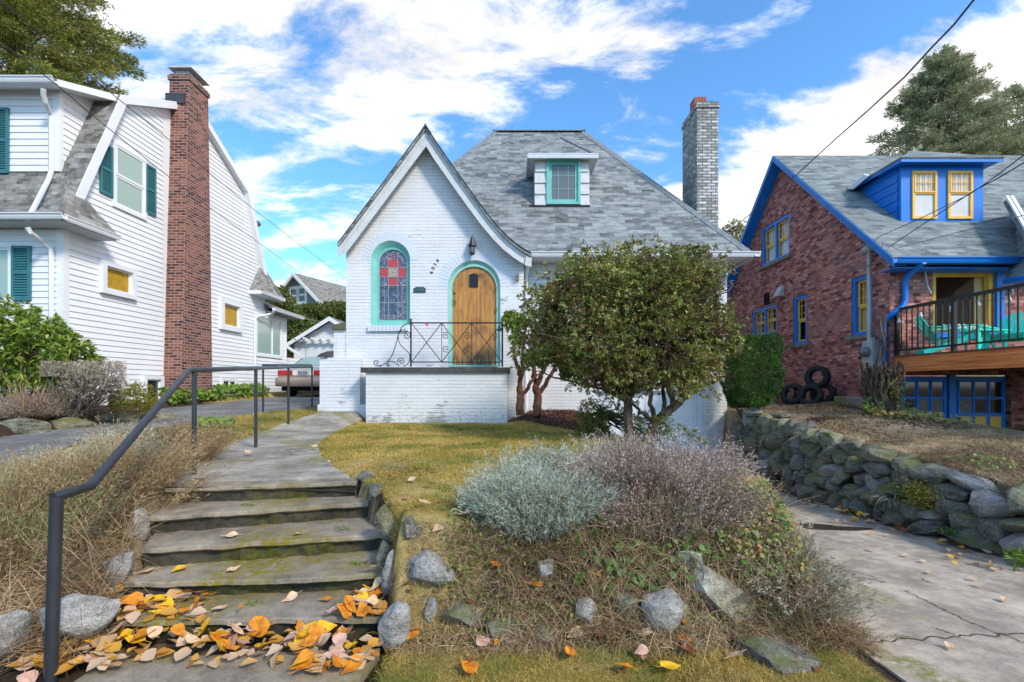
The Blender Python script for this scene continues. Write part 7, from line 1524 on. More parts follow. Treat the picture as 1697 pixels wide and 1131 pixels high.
# the big domed bush
def big_bush():
    Y = 6.5; q = lambda px, py, dy=0: P(px, py, Y+dy)
    b1, b2 = G(1040, 730), G(1085, 728); b1.z -= .1; b2.z -= .1; tr = []
    b1 = P(1042, 742, 6.3); b2 = P(1068, 742, 6.45)
    m1 = q(1040, 668); tr += [(b1, m1, .075, .06, .05), (m1, q(1020, 600, -.1), .05, .03, .08), (m1, q(1062, 600, .3), .05, .03, .08), (q(1020, 655), q(985, 640, -.2), .035, .02, .06), (q(985, 640, -.2), q(930, 628, .1), .025, .012, .05), (m1, q(1000, 610, .5), .04, .02, .06)]
    m2 = q(1085, 700, .1); tr += [(b2, m2, .08, .07, .03), (m2, q(1128, 665, .1), .072, .055, .03), (q(1128, 665, .1), q(1150, 610), .05, .03, .08), (m2, q(1072, 620, -.1), .035, .025, .05), (q(1115, 672), q(1100, 600, -.5), .04, .02, .05), (q(1128, 665, .1), q(1185, 630, .3), .03, .016, .08), (m2, q(1035, 655, -.25), .028, .016, .08), (q(1100, 690), q(1098, 620, .2), .035, .02, .05)]
    rnd = random.Random(9)
    for i in range(110):
        a = rnd.choice([q(1020, 600, -.1), q(1062, 600, .3), q(985, 640, -.2), q(1150, 610), q(1072, 620, -.1), q(1100, 600, -.5), q(1185, 630, .3), q(930, 628, .1)]); e = q(rnd.uniform(890, 1225), rnd.uniform(430, 650), rnd.uniform(-1.1, .9)); k_ = ((e.x-1.7)/1.5)**2+((e.z-2.35)/1.05)**2
        if k_ < 1.15: tr.append((a, e, .014, .004, .12))
    cc = lambda px, py, dy, rx, ry_, rz_, wt: (tuple(q(px, py, dy)), (rx, ry_, rz_), wt)
    cen = [cc(1042, 530, 0, 1.22, 1.2, .93, 1.), cc(1100, 478, 0, .66, .7, .52, .30), cc(955, 500, -.1, .62, .7, .48, .26), cc(1150, 515, 0, .38, .7, .60, .2), cc(912, 545, 0, .34, .6, .50, .16), cc(1050, 470, -.2, .8, .7, .44, .24), cc(985, 600, -.3, .60, .5, .30, .20), cc(1060, 625, .2, .62, .5, .20, .12), cc(1140, 595, -.2, .40, .5, .28, .14), cc(1150, 570, 0, .38, .6, .55, .2), cc(930, 590, 0, .40, .5, .34, .12)]
    r = crown_tree('domed_bush', 'big dome shaped evergreen bush on crooked bare trunks in front of the garage', 'bush', (1.75, 6.45, .6), cen, 'bush', 'bark', 6800, 9, (.032, .068), (.013, .024), .8, tr, 61, .46, None, .03, 2.2, q(0, 690).z, dead=('bush_dead', .42), lump=.42)
    # loose sprays below the crown
    rg = np.random.default_rng(5); T = []; D = []
    for px, py in [(1125, 705), (1135, 712), (1145, 718), (1152, 725), (1160, 728), (1110, 695), (1090, 690), (1070, 715), (1060, 700), (1175, 640), (1165, 655), (940, 640), (1190, 655), (1105, 720), (1118, 728)]:
        c = np.array(q(px, py, -.2)); T.append(c+rg.normal(size=(9, 3))*.04); D.append(rg.normal(size=(9, 3))*.5+np.array([.3, -.3, -.2]))
    P0, d = tufts(np.concatenate(T), np.concatenate(D), 7, .7, 6); V, Fc = leafs(P0, d, rg.uniform(.03, .05, len(P0)), .015, .2, .1, 7); np_mesh('hanging_sprays', V, Fc, MAT['green_shrub'], r)
big_bush()
_p = P(1000, 712, 6.9); crown_tree('low_shrub', 'low green shrub at the foot of the domed bush beside the mulch', 'shrub', tuple(_p), [((_p.x, _p.y+.2, _p.z+.10), (.42, .35, .36), 1), ((_p.x+.6, _p.y, _p.z+.02), (.42, .3, .26), .6)], 'green_shrub', 'bark', 900, 9, (.03, .055), (.008, .014), .7, [((_p.x, _p.y+.2, _p.z-.05), (_p.x, _p.y+.2, _p.z+.25), .02, .01, .1)], 62, .35)
# small rhododendron at the porch corner
def small_rhodo():
    Y = 9.1; q = lambda px, py, dy=0: P(px, py, Y+dy); base = q(872, 682); tr = [(q(862, 688), q(862, 640), .085, .065, .05), (q(862, 640), q(852, 590), .05, .035, .1), (q(852, 590), q(849, 545), .035, .018, .06), (q(862, 640), q(866, 580), .045, .03, .08), (q(866, 580), q(872, 540, -.3), .03, .015, .06),
        (q(892, 690, -.1), q(888, 640), .095, .07, .05), (q(888, 640), q(905, 605, -.2), .06, .04, .06), (q(905, 605, -.2), q(935, 575, -.3), .04, .02, .08), (q(888, 640), q(880, 590), .055, .035, .08), (q(880, 590), q(893, 548, -.2), .035, .018, .08), (q(868, 652), q(890, 620, -.1), .04, .03, .08), (q(895, 650), q(925, 600, -.2), .05, .03, .05)]
    c = lambda px, py, dy, r, wt: (tuple(q(px, py, dy)), (r, r*.8, r*.75), wt)
    crown_tree('rhododendron', 'small rhododendron with twisted reddish trunks and sparse green tips beside the porch', 'bush', tuple(base), [c(852, 530, 0, .20, 1), c(868, 545, -.1, .14, .5), c(858, 560, -.1, .12, .4), c(880, 590, -.3, .16, .5), c(893, 560, -.2, .2, .5)], 'rhodo', 'red_bark', 130, 9, (.07, .12), (.022, .032), .7, tr, 63, .2, droop=.5)
small_rhodo()
def rhodo_left():
    q = lambda px, py, Y: tuple(P(px, py, Y)); b = P(40, 700, 7.3)
    crown_tree('rhododendron', 'large rhododendron with glossy green leaves at the left edge in front of the sided house', 'bush', (-7.9, 7.4, .9), [(q(20, 605, 7.4), (1.0, .8, .93), 1.), (q(75, 600, 7.3), (.62, .6, .62), .5), (q(-40, 560, 7.5), (.9, .7, .8), .4)], 'rhodo', 'bark', 800, 10, (.09, .15), (.028, .042), .75, [((-7.9, 7.5, .85), (-7.8, 7.4, 1.7), .06, .03, .1), ((-7.9, 7.5, .9), (-7.3, 7.3, 1.6), .04, .02, .1)], 64, .68, droop=.3, noise_cut=-.05, nsc=1.6)
rhodo_left()
def vase_bush():
    b = P(118, 700, 6.95); b.z = g(b.x, b.y)-.05; rg = np.random.default_rng(71); root = thing('pruned_bush', 'grey vase shaped pruned bush with a flat top beside the round purple one', 'shrub', tuple(b)); mb = MB(); n = 130
    for i in range(n):
        px = rg.uniform(75, 212); e = P(px, rg.uniform(598, 660)+abs(px-140)*.05, 6.95+rg.uniform(-.4, .5)); limb(mb, b+Vector((rg.uniform(-.06, .06), rg.uniform(-.06, .06), 0)), e, .012, .004, .10, 5, i)
    mb.build('branches', MAT['bark_grey'], root, uv=False)
    T = []
    for i in range(1500):
        px = rg.uniform(68, 208); lo = 640+rg.uniform(-12, 30) if px > 100 else 625; py = rg.uniform(600, lo); T.append(P(px, py, 6.95+rg.uniform(-.45, .5)))
    T = np.array([tuple(v) for v in T]); D = np.tile([0, 0, 1.], (len(T), 1))+rg.normal(size=T.shape)*.4; P0, d = tufts(T, D, 8, .6, 72); V, Fc = leafs(P0, d, rg.uniform(.02, .045, len(P0)), .008, .1, 0, 73); np_mesh('foliage', V, Fc, MAT['grey_bush'], root)
b_ = NB('bark_grey'); MAT['bark_grey'] = b_.fin(b_.ramp(b_.noise(20, 6, .7), [(.3, (.07, .055, .045)), (.7, (.30, .26, .22))]), .9, None, .15)
vase_bush()
_p = P(222, 668, 7.6); crown_tree('moss_shrub', 'low yellow green shrub below the basement window', 'shrub', tuple(_p), [(tuple(_p), (.32, .3, .26), 1)], 'moss', 'bark', 420, 9, (.03, .05), (.008, .012), .6, None, 65, .5)
_p = P(190, 655, 6.9); crown_tree('moss_shrub', 'mossy olive patch of foliage behind the grey vase shaped bush', 'shrub', tuple(_p), [((_p.x, _p.y+.3, _p.z), (.35, .3, .2), 1)], 'moss', 'bark', 300, 9, (.03, .05), (.008, .012), .6, None, 66, .3)
# clipped shrub right of the house
def hedge_r():
    q = lambda px, py, dy=0: P(px, py, 9.0+dy); b = q(1232, 688); root = thing('clipped_shrub', 'flat topped dark green clipped shrub between the white house and the brick house', 'shrub', tuple(b)); rg = np.random.default_rng(67); n = 5200
    c = np.array(q(1243, 614)); hx, hy, hz = .47, .42, .66; d = rg.uniform(-1, 1, (n, 3)); ax = rg.integers(0, 3, n); k = rg.uniform(size=n) < .75; d[np.arange(n)[k], ax[k]] = np.sign(d[np.arange(n)[k], ax[k]]); r = np.maximum((np.abs(d)**5).sum(1)**.2, .3); d = d/np.maximum(r, 1)[:, None]; low = (d[:, 2] < -.1); d[low, :2] *= (1+.35*(d[low, 2:3]+.1)); T = c+d*np.array([hx, hy, hz]); T = T+d*(nz3(T, 4)*.10)[:, None]
    P0, dd = tufts(T, d+np.array([0, 0, .4]), 9, .7, 5); V, Fc = leafs(P0, dd, rg.uniform(.03, .06, len(P0)), .013, .1, .1, 6); np_mesh('crown', V, Fc, MAT['hedge'], root); mb = MB()
    for i, px in enumerate((1222, 1236, 1250)): limb(mb, (b.x+.05*i, b.y, b.z-.3), q(px, 645), .03, .015, .08, 6, 670+i)
    mb.build('trunk', MAT['bark'], root, uv=False)
    b = q(1235, 545, 2.0); crown_tree('hazy_shrub', 'thin pinkish brown shrub showing above the clipped shrub', 'shrub', tuple(b), [(tuple(q(1246, 545, 2)), (.45, .3, .3), 1)], 'grey_bush', 'bark', 260, 8, (.03, .05), (.006, .01), .7, None, 68, .2)
hedge_r()
# cut-back stump with many stubs
def stump():
    b = P(1462, 684, 7.9); b.z = g(b.x, b.y)-.05; root = thing('cut_back_shrub', 'hacked back brown shrub stump with short stubs and green shoots at the brick house corner', 'stump', tuple(b)); mb = MB(); rnd = random.Random(3)
    for i in range(62):
        a = rnd.uniform(0, 6.28); q = rnd.uniform(.05, .28); z = rnd.uniform(.45, 1.0); s = b+Vector((q*.6*math.cos(a), q*.5*math.sin(a), 0)); e = b+Vector((q*1.15*math.cos(a), q*math.sin(a), z)); pts = limb(mb, s, e, rnd.uniform(.03, .05), rnd.uniform(.016, .028), .08, 6, i)
        for j in range(2): p = pts[rnd.randrange(3, 6)]; limb(mb, p, p+Vector((rnd.uniform(-.14, .14), rnd.uniform(-.12, .06), rnd.uniform(.02, .14))), .02, .012, .05, 3, i*7+j)
    for i in range(3): a = b+Vector((rnd.uniform(-.1, .05), .1, .7)); limb(mb, a, P(rnd.uniform(1460, 1478), 520, 8.2), .03, .012, .05, 6, 500+i)
    mb.build('stubs', MAT['bark'], root, uv=False); rg = np.random.default_rng(4); T = []
    for px, py, k in ((1482, 642, 10), (1490, 660, 8), (1440, 672, 14), (1495, 672, 8), (1450, 680, 8)):
        T = np.array(P(px, py, 7.6))+rg.normal(size=(k, 3))*.05; P0, d = tufts(T, rg.normal(size=T.shape)+np.array([0, -.5, .6]), 9, .8, 5); V, Fc = leafs(P0, d, rg.uniform(.03, .07, len(P0)), .014, .2, .1, 6); np_mesh('green_shoots', V, Fc, MAT['fresh'], root)
    mb = MB(); a = P(1428, 590, 8.4)
stump()
# plants in the stone wall
def wall_plants():
    rg = np.random.default_rng(8)
    def tuft(px, py, X, n, L, W, mat, name, label, r=(.1, .1, .08), up=.6, dz=(-.6, -.2)):
        c = np.array(PX(px, py, X)); P0 = c+rg.normal(size=(n, 3))*np.array(r)*.6; D = rg.normal(size=(n, 3))*.7+np.array([dz[0], dz[1], up]); V, Fc = leafs(P0, D, rg.uniform(*L, n), W, .25, .05, n); o = np_mesh(name, V, Fc, MAT[mat]); tag(o, label, 'plant')
    tuft(1528, 822, 4.28, 1500, (.02, .045), .008, 'moss', 'moss_cushion', 'rounded mossy cushion growing over the stone wall', (.13, .17, .12))
    tuft(1448, 752, 4.40, 400, (.015, .03), .006, 'moss', 'moss_cushion', 'small bright moss patch on top of the stone wall', (.10, .14, .04))
    tuft(1465, 825, 4.2, 60, (.08, .15), .012, 'silver_dull', 'trailing_weed', 'pale narrow leaved plant hanging from the wall above the leaf drift', (.04, .08, .03), .1, (-.9, -.2))
    tuft(1571, 880, 4.15, 70, (.03, .06), .028, 'ivy', 'broadleaf_weed', 'small green weed at the foot of the wall near the right edge', (.05, .06, .03))
    tuft(1690, 925, 4.05, 70, (.05, .10), .016, 'fresh', 'broadleaf_weed', 'green weed at the wall foot touching the right edge of the photo', (.06, .05, .03))
    for i, (px, py) in enumerate(((1445, 1060), (1490, 1058))):
        c = G(px, py); n = 110; P0 = np.array(c)+rg.normal(size=(n, 3))*np.array([.05, .012, .0]); D = rg.normal(size=(n, 3))*.8; D[:, 2] = np.abs(D[:, 2])+.3; V, Fc = blades(P0, D, rg.uniform(.01, .03, n), .003, .3, i); o = np_mesh('crack_grass', V, Fc, MAT['fresh']); tag(o, ['left tuft of grass in the driveway joint', 'right tuft of grass in the driveway joint'][i], 'grass tuft')
wall_plants()
# ---- conifers and background trees
def conifer(name, label, base, top, R0, nb, mat, seed, L=(.25, .5), W=(.07, .14), density=60, group=None, prof=.9, skirt=.1):
    rg = np.random.default_rng(seed); base = np.array(base, float); Hh = top-base[2]; root = thing(name, label, 'tree', tuple(base), group); mb = MB(); mb.tube([base, base+np.array([.1, 0, Hh*.5]), base+np.array([0, 0, Hh*.98])], [R0*.07, R0*.045, .03], 8)
    P_, D_ = [], []
    for i in range(nb):
        t = rg.uniform(skirt, 1)**.9; z = base[2]+Hh*t; r = R0*(1-t)**prof*rg.uniform(.65, 1.12)+.25; a = rg.uniform(0, 2*np.pi); d = np.array([math.cos(a), math.sin(a), rg.uniform(-.05, .35)]); o = np.array([base[0], base[1], z]); e = o+d*r
        if i % 2 == 0: mb.tube([o, o+(e-o)*.5+np.array([0, 0, .06*r]), e], [.05*max(.4, 1-t), .03, .012], 4, cap=False)
        m = max(6, int(density*r/R0)); s = rg.uniform(.2, 1, m)**.7; side = np.array([-d[1], d[0], 0]); w = rg.normal(size=m)*(.20*r)*(1.15-s); q = o+np.outer(s, e-o)+np.outer(w, side)+np.stack([0*s, 0*s, .06*r*np.sin(np.pi*s)+rg.normal(size=m)*.10], 1); P_.append(q)
        D_.append(np.tile(d, (m, 1))+np.outer(np.sign(w)*.7, side)+rg.normal(size=(m, 3))*.35+np.array([0, 0, .25]))
    P_, D_ = np.concatenate(P_), np.concatenate(D_); P0, d = tufts(P_, D_, 4, .38, seed+1); V, Fc = leafs(P0+rg.normal(size=P0.shape)*.05, d, rg.uniform(*L, len(P0)), rg.uniform(*W, len(P0)), .05, .05, seed+2); np_mesh('crown', V, Fc, MAT[mat], root); mb.build('trunk', MAT['bark'], root, uv=False); return root
conifer('conifer', 'large dark conifer rising behind the sided house at the upper left', (-29., 27., 1.3), 32, 11.0, 380, 'conifer', 81, (.13, .28), (.035, .06), 560, prof=.66, skirt=.3)
conifer('conifer', 'conifer at the far upper left corner beside the larger one', (-35.5, 29., 1.3), 34, 9, 180, 'conifer', 82, (.18, .36), (.06, .10), 220, prof=.66)
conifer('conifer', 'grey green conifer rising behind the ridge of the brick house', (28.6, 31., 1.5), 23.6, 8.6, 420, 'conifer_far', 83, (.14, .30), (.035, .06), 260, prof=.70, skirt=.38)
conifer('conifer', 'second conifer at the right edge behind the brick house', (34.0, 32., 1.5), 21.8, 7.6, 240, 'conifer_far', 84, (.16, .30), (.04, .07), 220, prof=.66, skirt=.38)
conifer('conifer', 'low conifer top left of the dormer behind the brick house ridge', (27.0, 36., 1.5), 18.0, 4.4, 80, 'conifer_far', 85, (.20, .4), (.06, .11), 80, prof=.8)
q_ = lambda px, py, Y: tuple(P(px, py, Y))
crown_tree('broadleaf_tree', 'rounded green tree beyond the bay of the sided house', 'tree', (-12.5, 26, 1.2), [(q_(452, 528, 26), (1.25, 1.6, 1.8), 1.), (q_(505, 572, 26.5), (1.3, 1.2, 1.5), .6), (q_(448, 580, 26), (1.3, 1.2, 2.0), .6)], 'far_tree', 'bark', 1500, 8, (.14, .26), (.07, .12), .8, [((-12.5, 26, 1.2), (-12.6, 26, 4.5), .15, .08, .03)], 86, .4)
crown_tree('broadleaf_tree', 'rust tinged shrubby tree below the blue grey house', 'tree', (-11.8, 30, 1.6), [(q_(520, 520, 31), (1.4, 1.2, .6), .8), (q_(560, 517, 31), (1.4, 1.2, .6), .7), (q_(540, 530, 31), (2.0, 1.2, 1.2), .7), (q_(575, 540, 31), (2.0, 1.2, 1.6), .7)], 'far_tree', 'bark', 1100, 8, (.12, .24), (.06, .10), .8, [((-11.8, 31, 1.6), (-11.9, 31, 5.), .12, .06, .03)], 87, .2)
crown_tree('broadleaf_tree', 'wispy tree top showing between the white chimney and the brick gable', 'tree', (19.5, 42, 2), [(q_(1215, 392, 42), (1.2, 1., 1.4), 1.), (q_(1228, 412, 42), (1.4, 1., 2.4), 1.)], 'conifer_far', 'bark', 260, 7, (.2, .35), (.08, .12), .8, [((20, 42, 2), (20.2, 42, 12), .2, .1, .02)], 88, .2)
# ------------------------------------------------------------ fallen leaves, each an object
def leaf_meshes():
    out = {}
    for mi, mt in enumerate(('leaf_orange', 'leaf_yellow', 'leaf_tan', 'leaf_pink', 'leaf_brown')):
        for v in range(3):
            rnd = random.Random(mi*10+v); m = MB(); n = 7; cu = rnd.uniform(-.5, .9); sd = rnd.uniform(.2, .9); A, B, Cc = [], [], []
            for i in range(n+1):
                t = i/n; w = .43*math.sin(math.pi*min(1, t**.62))*(1-.25*t)*(1 if v else .9); x = t-.5; z = cu*.28*(t-.5)**2-.02; zz = z+sd*.35*w*abs(w)*2+.03*math.sin(9*t+v)
                A.append((x, w, zz)); B.append((x, 0, z)); Cc.append((x, -w, zz+.04*math.sin(7*t)))
            k = n+1; m.add(B+A, [(i, i+1, k+i+1, k+i) for i in range(n)], 0, True); m.add(B+Cc, [(i+1, i, k+i, k+i+1) for i in range(n)], 0, True)
            m.tube([(-.5, 0, cu*.07-.02), (-.66, .03, .0), (-.80, .08, .04)], .012, 4); m.tube([(-.5, 0, cu*.07-.012), (0, 0, -.012), (.45, 0, cu*.05-.012)], .008, 4, cap=False)
            me = bpy.data.meshes.new('fallen_leaf'); me.from_pydata(m.v, [], m.f); me.materials.append(MAT[mt]); me.polygons.foreach_set('use_smooth', m.sm); out.setdefault(mt, []).append(me)
    return out
LM = leaf_meshes(); LR = random.Random(77)
CN = {'leaf_orange': 'orange', 'leaf_yellow': 'golden yellow', 'leaf_tan': 'pale tan', 'leaf_pink': 'pinkish tan', 'leaf_brown': 'dark rusty brown'}
def hsurf(x, y):
    if bool(stair_mask(x, y, -.02)): return float(hstair(x, y))
    z = g(x, y)
    if -2.05 < x < -.68 and y < 2.42: z = max(z, .02)
    if in_poly(x, y, WALKP): z = float(walk_h(np.array(x), np.array(y)))+.013
    elif 1.9 < x < 4.4: z += .01
    return z
LCOUNT = [0]
def fleaf(x, y, where, size=None, up=0., cols=None, tilt=.35, group=None):
    if LCOUNT[0] >= 298: return
    LCOUNT[0] += 1; mt = LR.choice(cols or ['leaf_orange', 'leaf_yellow', 'leaf_tan', 'leaf_tan', 'leaf_pink', 'leaf_orange']); me = LR.choice(LM[mt]); o = bpy.data.objects.new('fallen_leaf', me); S.collection.objects.link(o)
    s = (size*1.15 if size else LR.uniform(.07, .13)); o.scale = (s, s*LR.uniform(.8, 1.05), s); o.location = (x, y, hsurf(x, y)+.008+up+s*.10); o.rotation_euler = (LR.gauss(0, tilt), LR.gauss(0, tilt), LR.uniform(0, 6.28)); tag(o, '%s%s fallen leaf %s' % ('' if size else ('big ' if s > .125 else 'small ' if s < .10 else ''), CN[mt], where), 'fallen leaf', group or 'autumn leaves lying about')
def drift(n, pts, where, group, **kw):
    """leaves along a photo polyline of (px, py, half width px, half height px)"""
    for i in range(n):
        k = LR.randrange(len(pts)-1); a, b = pts[k], pts[k+1]; t = LR.random(); q = [a[j]+(b[j]-a[j])*t for j in range(4)]
        px = q[0]+LR.uniform(-1, 1)*q[2]; py = q[1]+LR.gauss(0, .45)*q[3]; zz = kw.get('z'); 
        if zz is None: p = G(px, py)
        else: Y = (H-zz)*F/(py-CY); p = Vector(((px-CX)/F*Y, Y, zz))
        lo, hi = min(q_[0] for q_ in pts), max(q_[0] for q_ in pts); fz = (px-lo)/max(hi-lo, 1); zone = 'left end' if fz < .12 else 'left part' if fz < .35 else 'middle' if fz < .62 else 'right part' if fz < .86 else 'right end'
        where_ = where.replace('in the drift', 'at the %s of the drift' % zone) if 'in the drift' in where else where+', %s' % zone
        fleaf(p.x, p.y, where_, up=LR.uniform(0, kw.get('pile', .03)), cols=kw.get('cols'), tilt=kw.get('tilt', .35), size=kw.get('size'), group=group)
WC = ['leaf_orange', 'leaf_orange', 'leaf_yellow', 'leaf_tan', 'leaf_yellow', 'leaf_orange', 'leaf_pink', 'leaf_tan']
drift(78, [(20, 1085, 15, 40), (120, 1078, 20, 32), (230, 1062, 20, 22), (340, 1060, 20, 20), (440, 1072, 20, 20), (540, 1068, 20, 22), (600, 1058, 15, 26)], 'in the drift below the steps', 'leaves in the drift below the steps', z=.03, pile=.055, cols=WC)
drift(16, [(505, 1110, 20, 12), (590, 1105, 15, 14)], 'at the front right edge of the leaf drift', 'leaves in the drift below the steps', z=.03, cols=WC)
drift(21, [(190, 1012, 15, 14), (260, 1008, 20, 14), (330, 1006, 10, 8)], 'heaped on the left half of the lowest step', 'leaves on the lowest step', z=STEP[4][0].z, pile=.05, cols=['leaf_orange', 'leaf_yellow', 'leaf_orange', 'leaf_tan', 'leaf_yellow'])
drift(13, [(598, 1005, 8, 14), (628, 1000, 8, 20)], 'heaped in the right corner of the lowest step', 'leaves on the lowest step', z=STEP[4][0].z, pile=.05, cols=['leaf_orange', 'leaf_tan', 'leaf_tan', 'leaf_yellow'])
drift(12, [(130, 985, 25, 25), (90, 1000, 25, 25), (60, 1050, 20, 10)], 'among the twigs left of the steps', 'leaves on the left bank', cols=['leaf_orange', 'leaf_yellow', 'leaf_orange', 'leaf_tan'])
def single(px, py, col, where, size=.095, k=None, tilt=.25, up=0):
    if k is None: p = G(px, py)
    else: z = STEP[k][0].z; Y = (H-z)*F/(py-CY); p = Vector(((px-CX)/F*Y, Y, z))
    fleaf(p.x, p.y, where, size, up, [col], tilt)
for a in ((329, 826, 'leaf_orange', 'standing against the top riser near its left end', .085, 1, .9), (262, 846, 'leaf_pink', 'at the left end of the second step', .10, 1), (380, 892, 'leaf_tan', 'lying across the middle of the third step', .10, 2), (492, 888, 'leaf_tan', 'at the middle right of the third step', .06, 2),
          (238, 952, 'leaf_tan', 'at the left end of the fourth step', .09, 3), (295, 948, 'leaf_yellow', 'on the moss left of centre on the fourth step', .09, 3), (388, 947, 'leaf_tan', 'in the centre of the fourth step', .08, 3), (608, 934, 'leaf_tan', 'at the right end of the fourth step', .06, 3),
          (480, 996, 'leaf_tan', 'in the centre of the lowest step', .085, 4, .5), (538, 998, 'leaf_orange', 'right of centre on the lowest step', .07, 4), (365, 1012, 'leaf_tan', 'left of centre on the lowest step', .085, 4)):
    single(a[0], a[1], a[2], a[3], a[4], a[5], a[6] if len(a) > 6 else .2)
for px, py, c, w in ((412, 758, 'leaf_tan', 'on the path near the second handrail post'), (546, 775, 'leaf_tan', 'on the right edge of the path'), (522, 748, 'leaf_tan', 'on the path where it bends'), (487, 756, 'leaf_pink', 'in the middle of the path'),
                     (652, 798, 'leaf_orange', 'on the lawn just past the landing corner'), (683, 803, 'leaf_tan', 'on the lawn, second from the path'), (713, 812, 'leaf_orange', 'on the lawn near the large slanting rock'), (706, 845, 'leaf_tan', 'at the edge of the lawn above the slanting rock'), (768, 862, 'leaf_pink', 'beside the left end of the silver lavender'), (724, 892, 'leaf_tan', 'on the grass above the slanting rock'),
                     (680, 730, 'leaf_orange', 'far back on the lawn'), (683, 958, 'leaf_brown', 'in front of the slanting rock'), (724, 972, 'leaf_orange', 'on the bank below the slanting rock'), (672, 982, 'leaf_brown', 'on the bank beside the fourth step'), (823, 953, 'leaf_orange', 'among the dead stems in the middle of the bank'), (880, 957, 'leaf_brown', 'among the dead stems under the silver lavender'), (886, 983, 'leaf_orange', 'on the bank above the flat blue grey rock'),
                     (985, 968, 'leaf_yellow', 'under the hanging green leaves'), (1128, 1040, 'leaf_orange', 'in the hollow between the light grey boulders'), (1136, 1075, 'leaf_orange', 'below the light grey boulder'), (1138, 1090, 'leaf_brown', 'in the grass below the light grey boulder'), (985, 1050, 'leaf_tan', 'on the verge in front of the small triangular rock'), (952, 1068, 'leaf_tan', 'on the verge left of the larger tan one'), (996, 1068, 'leaf_brown', 'on the verge beside the tan leaf'), (1018, 1072, 'leaf_brown', 'on the verge right of the tan leaf'), (945, 1098, 'leaf_orange', 'at the bottom of the verge'),
                     (1213, 1105, 'leaf_tan', 'on the verge near the dark corner rock'), (1112, 1122, 'leaf_yellow', 'at the bottom edge, middle of the verge'), (1035, 1120, 'leaf_orange', 'at the bottom edge left of the yellow one'), (1315, 1108, 'leaf_pink', 'in front of the dark corner rock'), (1065, 1065, 'leaf_tan', 'on the verge below the middle boulder'), (1062, 1095, 'leaf_pink', 'on the verge near the bottom edge'),
                     (688, 1057, 'leaf_tan', 'beside the triangular pale rock'), (662, 1058, 'leaf_tan', 'in front of the triangular pale rock'), (686, 1068, 'leaf_orange', 'below the triangular pale rock'), (768, 1117, 'leaf_brown', 'on the bottom verge left of centre'), (776, 1122, 'leaf_orange', 'touching the bottom edge left of centre'), (798, 1077, 'leaf_pink', 'on the verge below the flat grey rock'), (825, 1075, 'leaf_orange', 'on the verge just right of the pinkish one'),
                     (1200, 1032, 'leaf_brown', 'against the long boulder'), (1230, 1048, 'leaf_brown', 'right of the long boulder'), (1165, 1020, 'leaf_brown', 'left of the long boulder'),
                     (45, 890, 'leaf_yellow', 'caught in the twigs at the left edge'), (170, 873, 'leaf_orange', 'on the dry stems above the pale rocks'), (172, 912, 'leaf_orange', 'above the upright speckled rock'), (155, 935, 'leaf_tan', 'beside the upright speckled rock'), (225, 782, 'leaf_orange', 'on the dry bank beside the handrail slope'), (240, 738, 'leaf_tan', 'high on the dry bank beside the handrail slope'),
                     (860, 822, 'leaf_orange', 'resting on the silver lavender'), (965, 719, 'leaf_orange', 'in the mulch at the left of the low shrub')):
    single(px, py, c, w, LR.uniform(.07, .10), up=.13 if (px, py) == (860, 822) else .03)
DC = ['leaf_orange', 'leaf_orange', 'leaf_tan', 'leaf_brown', 'leaf_yellow']
drift(34, [(1232, 806, 8, 4), (1270, 810, 14, 6), (1312, 812, 8, 5)], 'in the drift by the garage', 'leaves along the stone wall foot', z=-.27, pile=.04, cols=DC)
drift(12, [(1340, 826, 12, 5), (1362, 828, 8, 7)], 'against the wall foot behind the puddle', 'leaves along the stone wall foot', cols=DC, pile=.03)
drift(18, [(1390, 848, 8, 8), (1450, 862, 14, 7)], 'against the wall foot right of the puddle', 'leaves along the stone wall foot', cols=DC, pile=.04)
drift(9, [(1480, 872, 10, 8), (1516, 884, 10, 5)], 'under the mossy cushion at the wall foot', 'leaves along the stone wall foot', cols=DC, pile=.03)
for i, (px, py) in enumerate(((1255, 835), (1295, 830), (1322, 829), (1252, 850), (1265, 880), (1308, 893), (1440, 888), (1443, 915), (1500, 925), (1540, 953), (1560, 905), (1615, 965), (1650, 948), (1665, 1000), (1575, 1080), (1580, 905), (1620, 975), (1490, 878), (1530, 935), (1690, 948))):
    if LCOUNT[0] < 298: single(px, py, ['leaf_tan', 'leaf_tan', 'leaf_yellow', 'leaf_orange'][i % 4 if i in (6, 15, 10) else 0], 'flat on the concrete driveway', .06, tilt=.06)
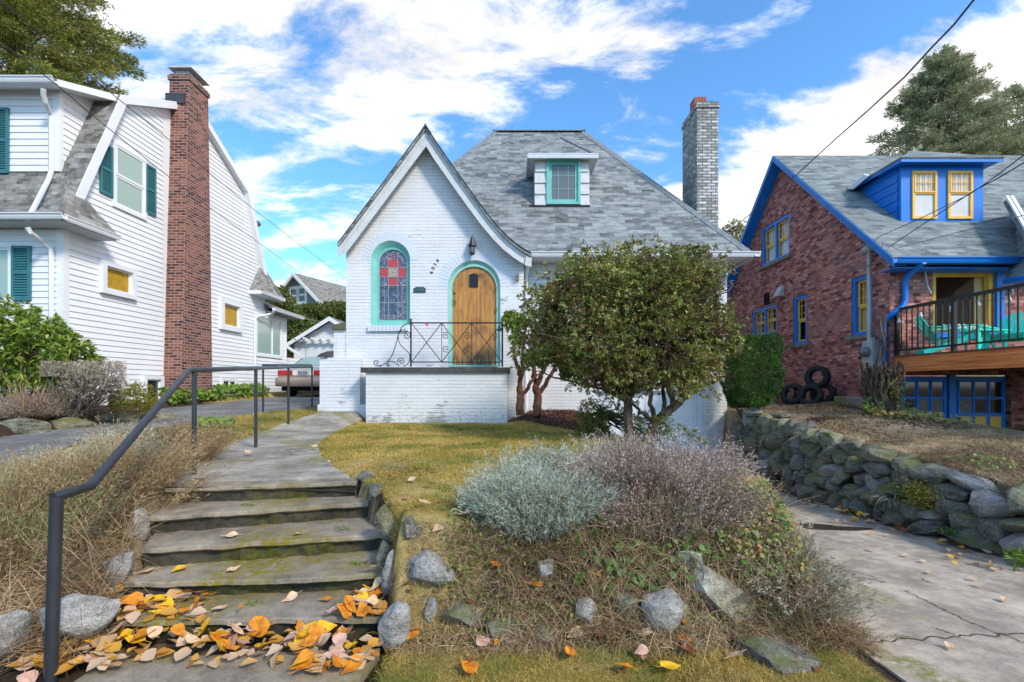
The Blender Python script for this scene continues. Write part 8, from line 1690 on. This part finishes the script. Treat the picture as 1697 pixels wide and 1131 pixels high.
def litter(name, label, spots, mat, seed, size=(.05, .10)):
    rg = np.random.default_rng(seed); Ps = []
    for (px0, px1, py0, py1, n, zz) in spots:
        for _ in range(n):
            px, py = rg.uniform(px0, px1), rg.uniform(py0, py1)
            if zz is None: p = G(px, py); z = hsurf(p.x, p.y)
            else: Y = (H-zz)*F/(py-CY); p = Vector(((px-CX)/F*Y, Y, 0)); z = zz
            Ps.append((p.x, p.y, z+.006+rg.uniform(0, .03)))
    Ps = np.array(Ps); n = len(Ps); A = rg.normal(size=(n, 3)); A[:, 2] *= .25; A = unit(A); N_ = rg.normal(size=(n, 3))*.3+np.array([0, 0, 1]); B = unit(np.cross(N_, A)); N_ = np.cross(A, B); s = rg.uniform(*size, (n, 1)); cu = rg.uniform(-.2, .35, (n, 1)); V = []
    for (u, w_, h_) in ((-.5, 0, 0), (-.28, .30, .10), (.02, .42, .16), (.30, .22, .06), (.5, 0, .0), (.30, -.22, .06), (.02, -.42, .16), (-.28, -.30, .10)): V.append(Ps+A*s*u+B*s*w_+N_*s*(h_+cu*u*u))
    V.append(Ps+N_*s*0); V = np.stack(V, 1).reshape(-1, 3); b = (np.arange(n)*9)[:, None]; tr = np.array([[8, i, (i+1) % 8] for i in range(8)]); Fc = (b[:, :, None]+tr[None]).reshape(-1, 3); o = np_mesh(name, V, Fc, MAT[mat], None, True); tag(o, label, 'leaf litter', kind='stuff')
litter('leaf_litter', 'smaller yellow orange and tan leaves packed between the big ones of the drift', [(0, 640, 1048, 1108, 170, .03), (10, 200, 1055, 1120, 60, .03), (180, 335, 985, 1030, 40, STEP[4][0].z), (590, 640, 985, 1025, 22, STEP[4][0].z), (0, 210, 960, 1050, 50, None)], 'litter_mix', 1, (.045, .10))
litter('leaf_litter', 'small orange and brown leaves packed along the foot of the stone wall', [(1226, 1330, 800, 816, 90, -.30), (1330, 1405, 822, 842, 40, None), (1385, 1480, 842, 872, 50, None), (1470, 1560, 868, 892, 30, None), (1560, 1697, 900, 945, 30, None)], 'litter_mix', 2, (.04, .09))
litter('leaf_litter', 'brown crumbled leaves scattered over the bank and verge', [(640, 1380, 900, 1125, 150, None), (640, 800, 830, 900, 14, None)], 'litter_brown', 3, (.02, .05))
print('LEAVES', LCOUNT[0])
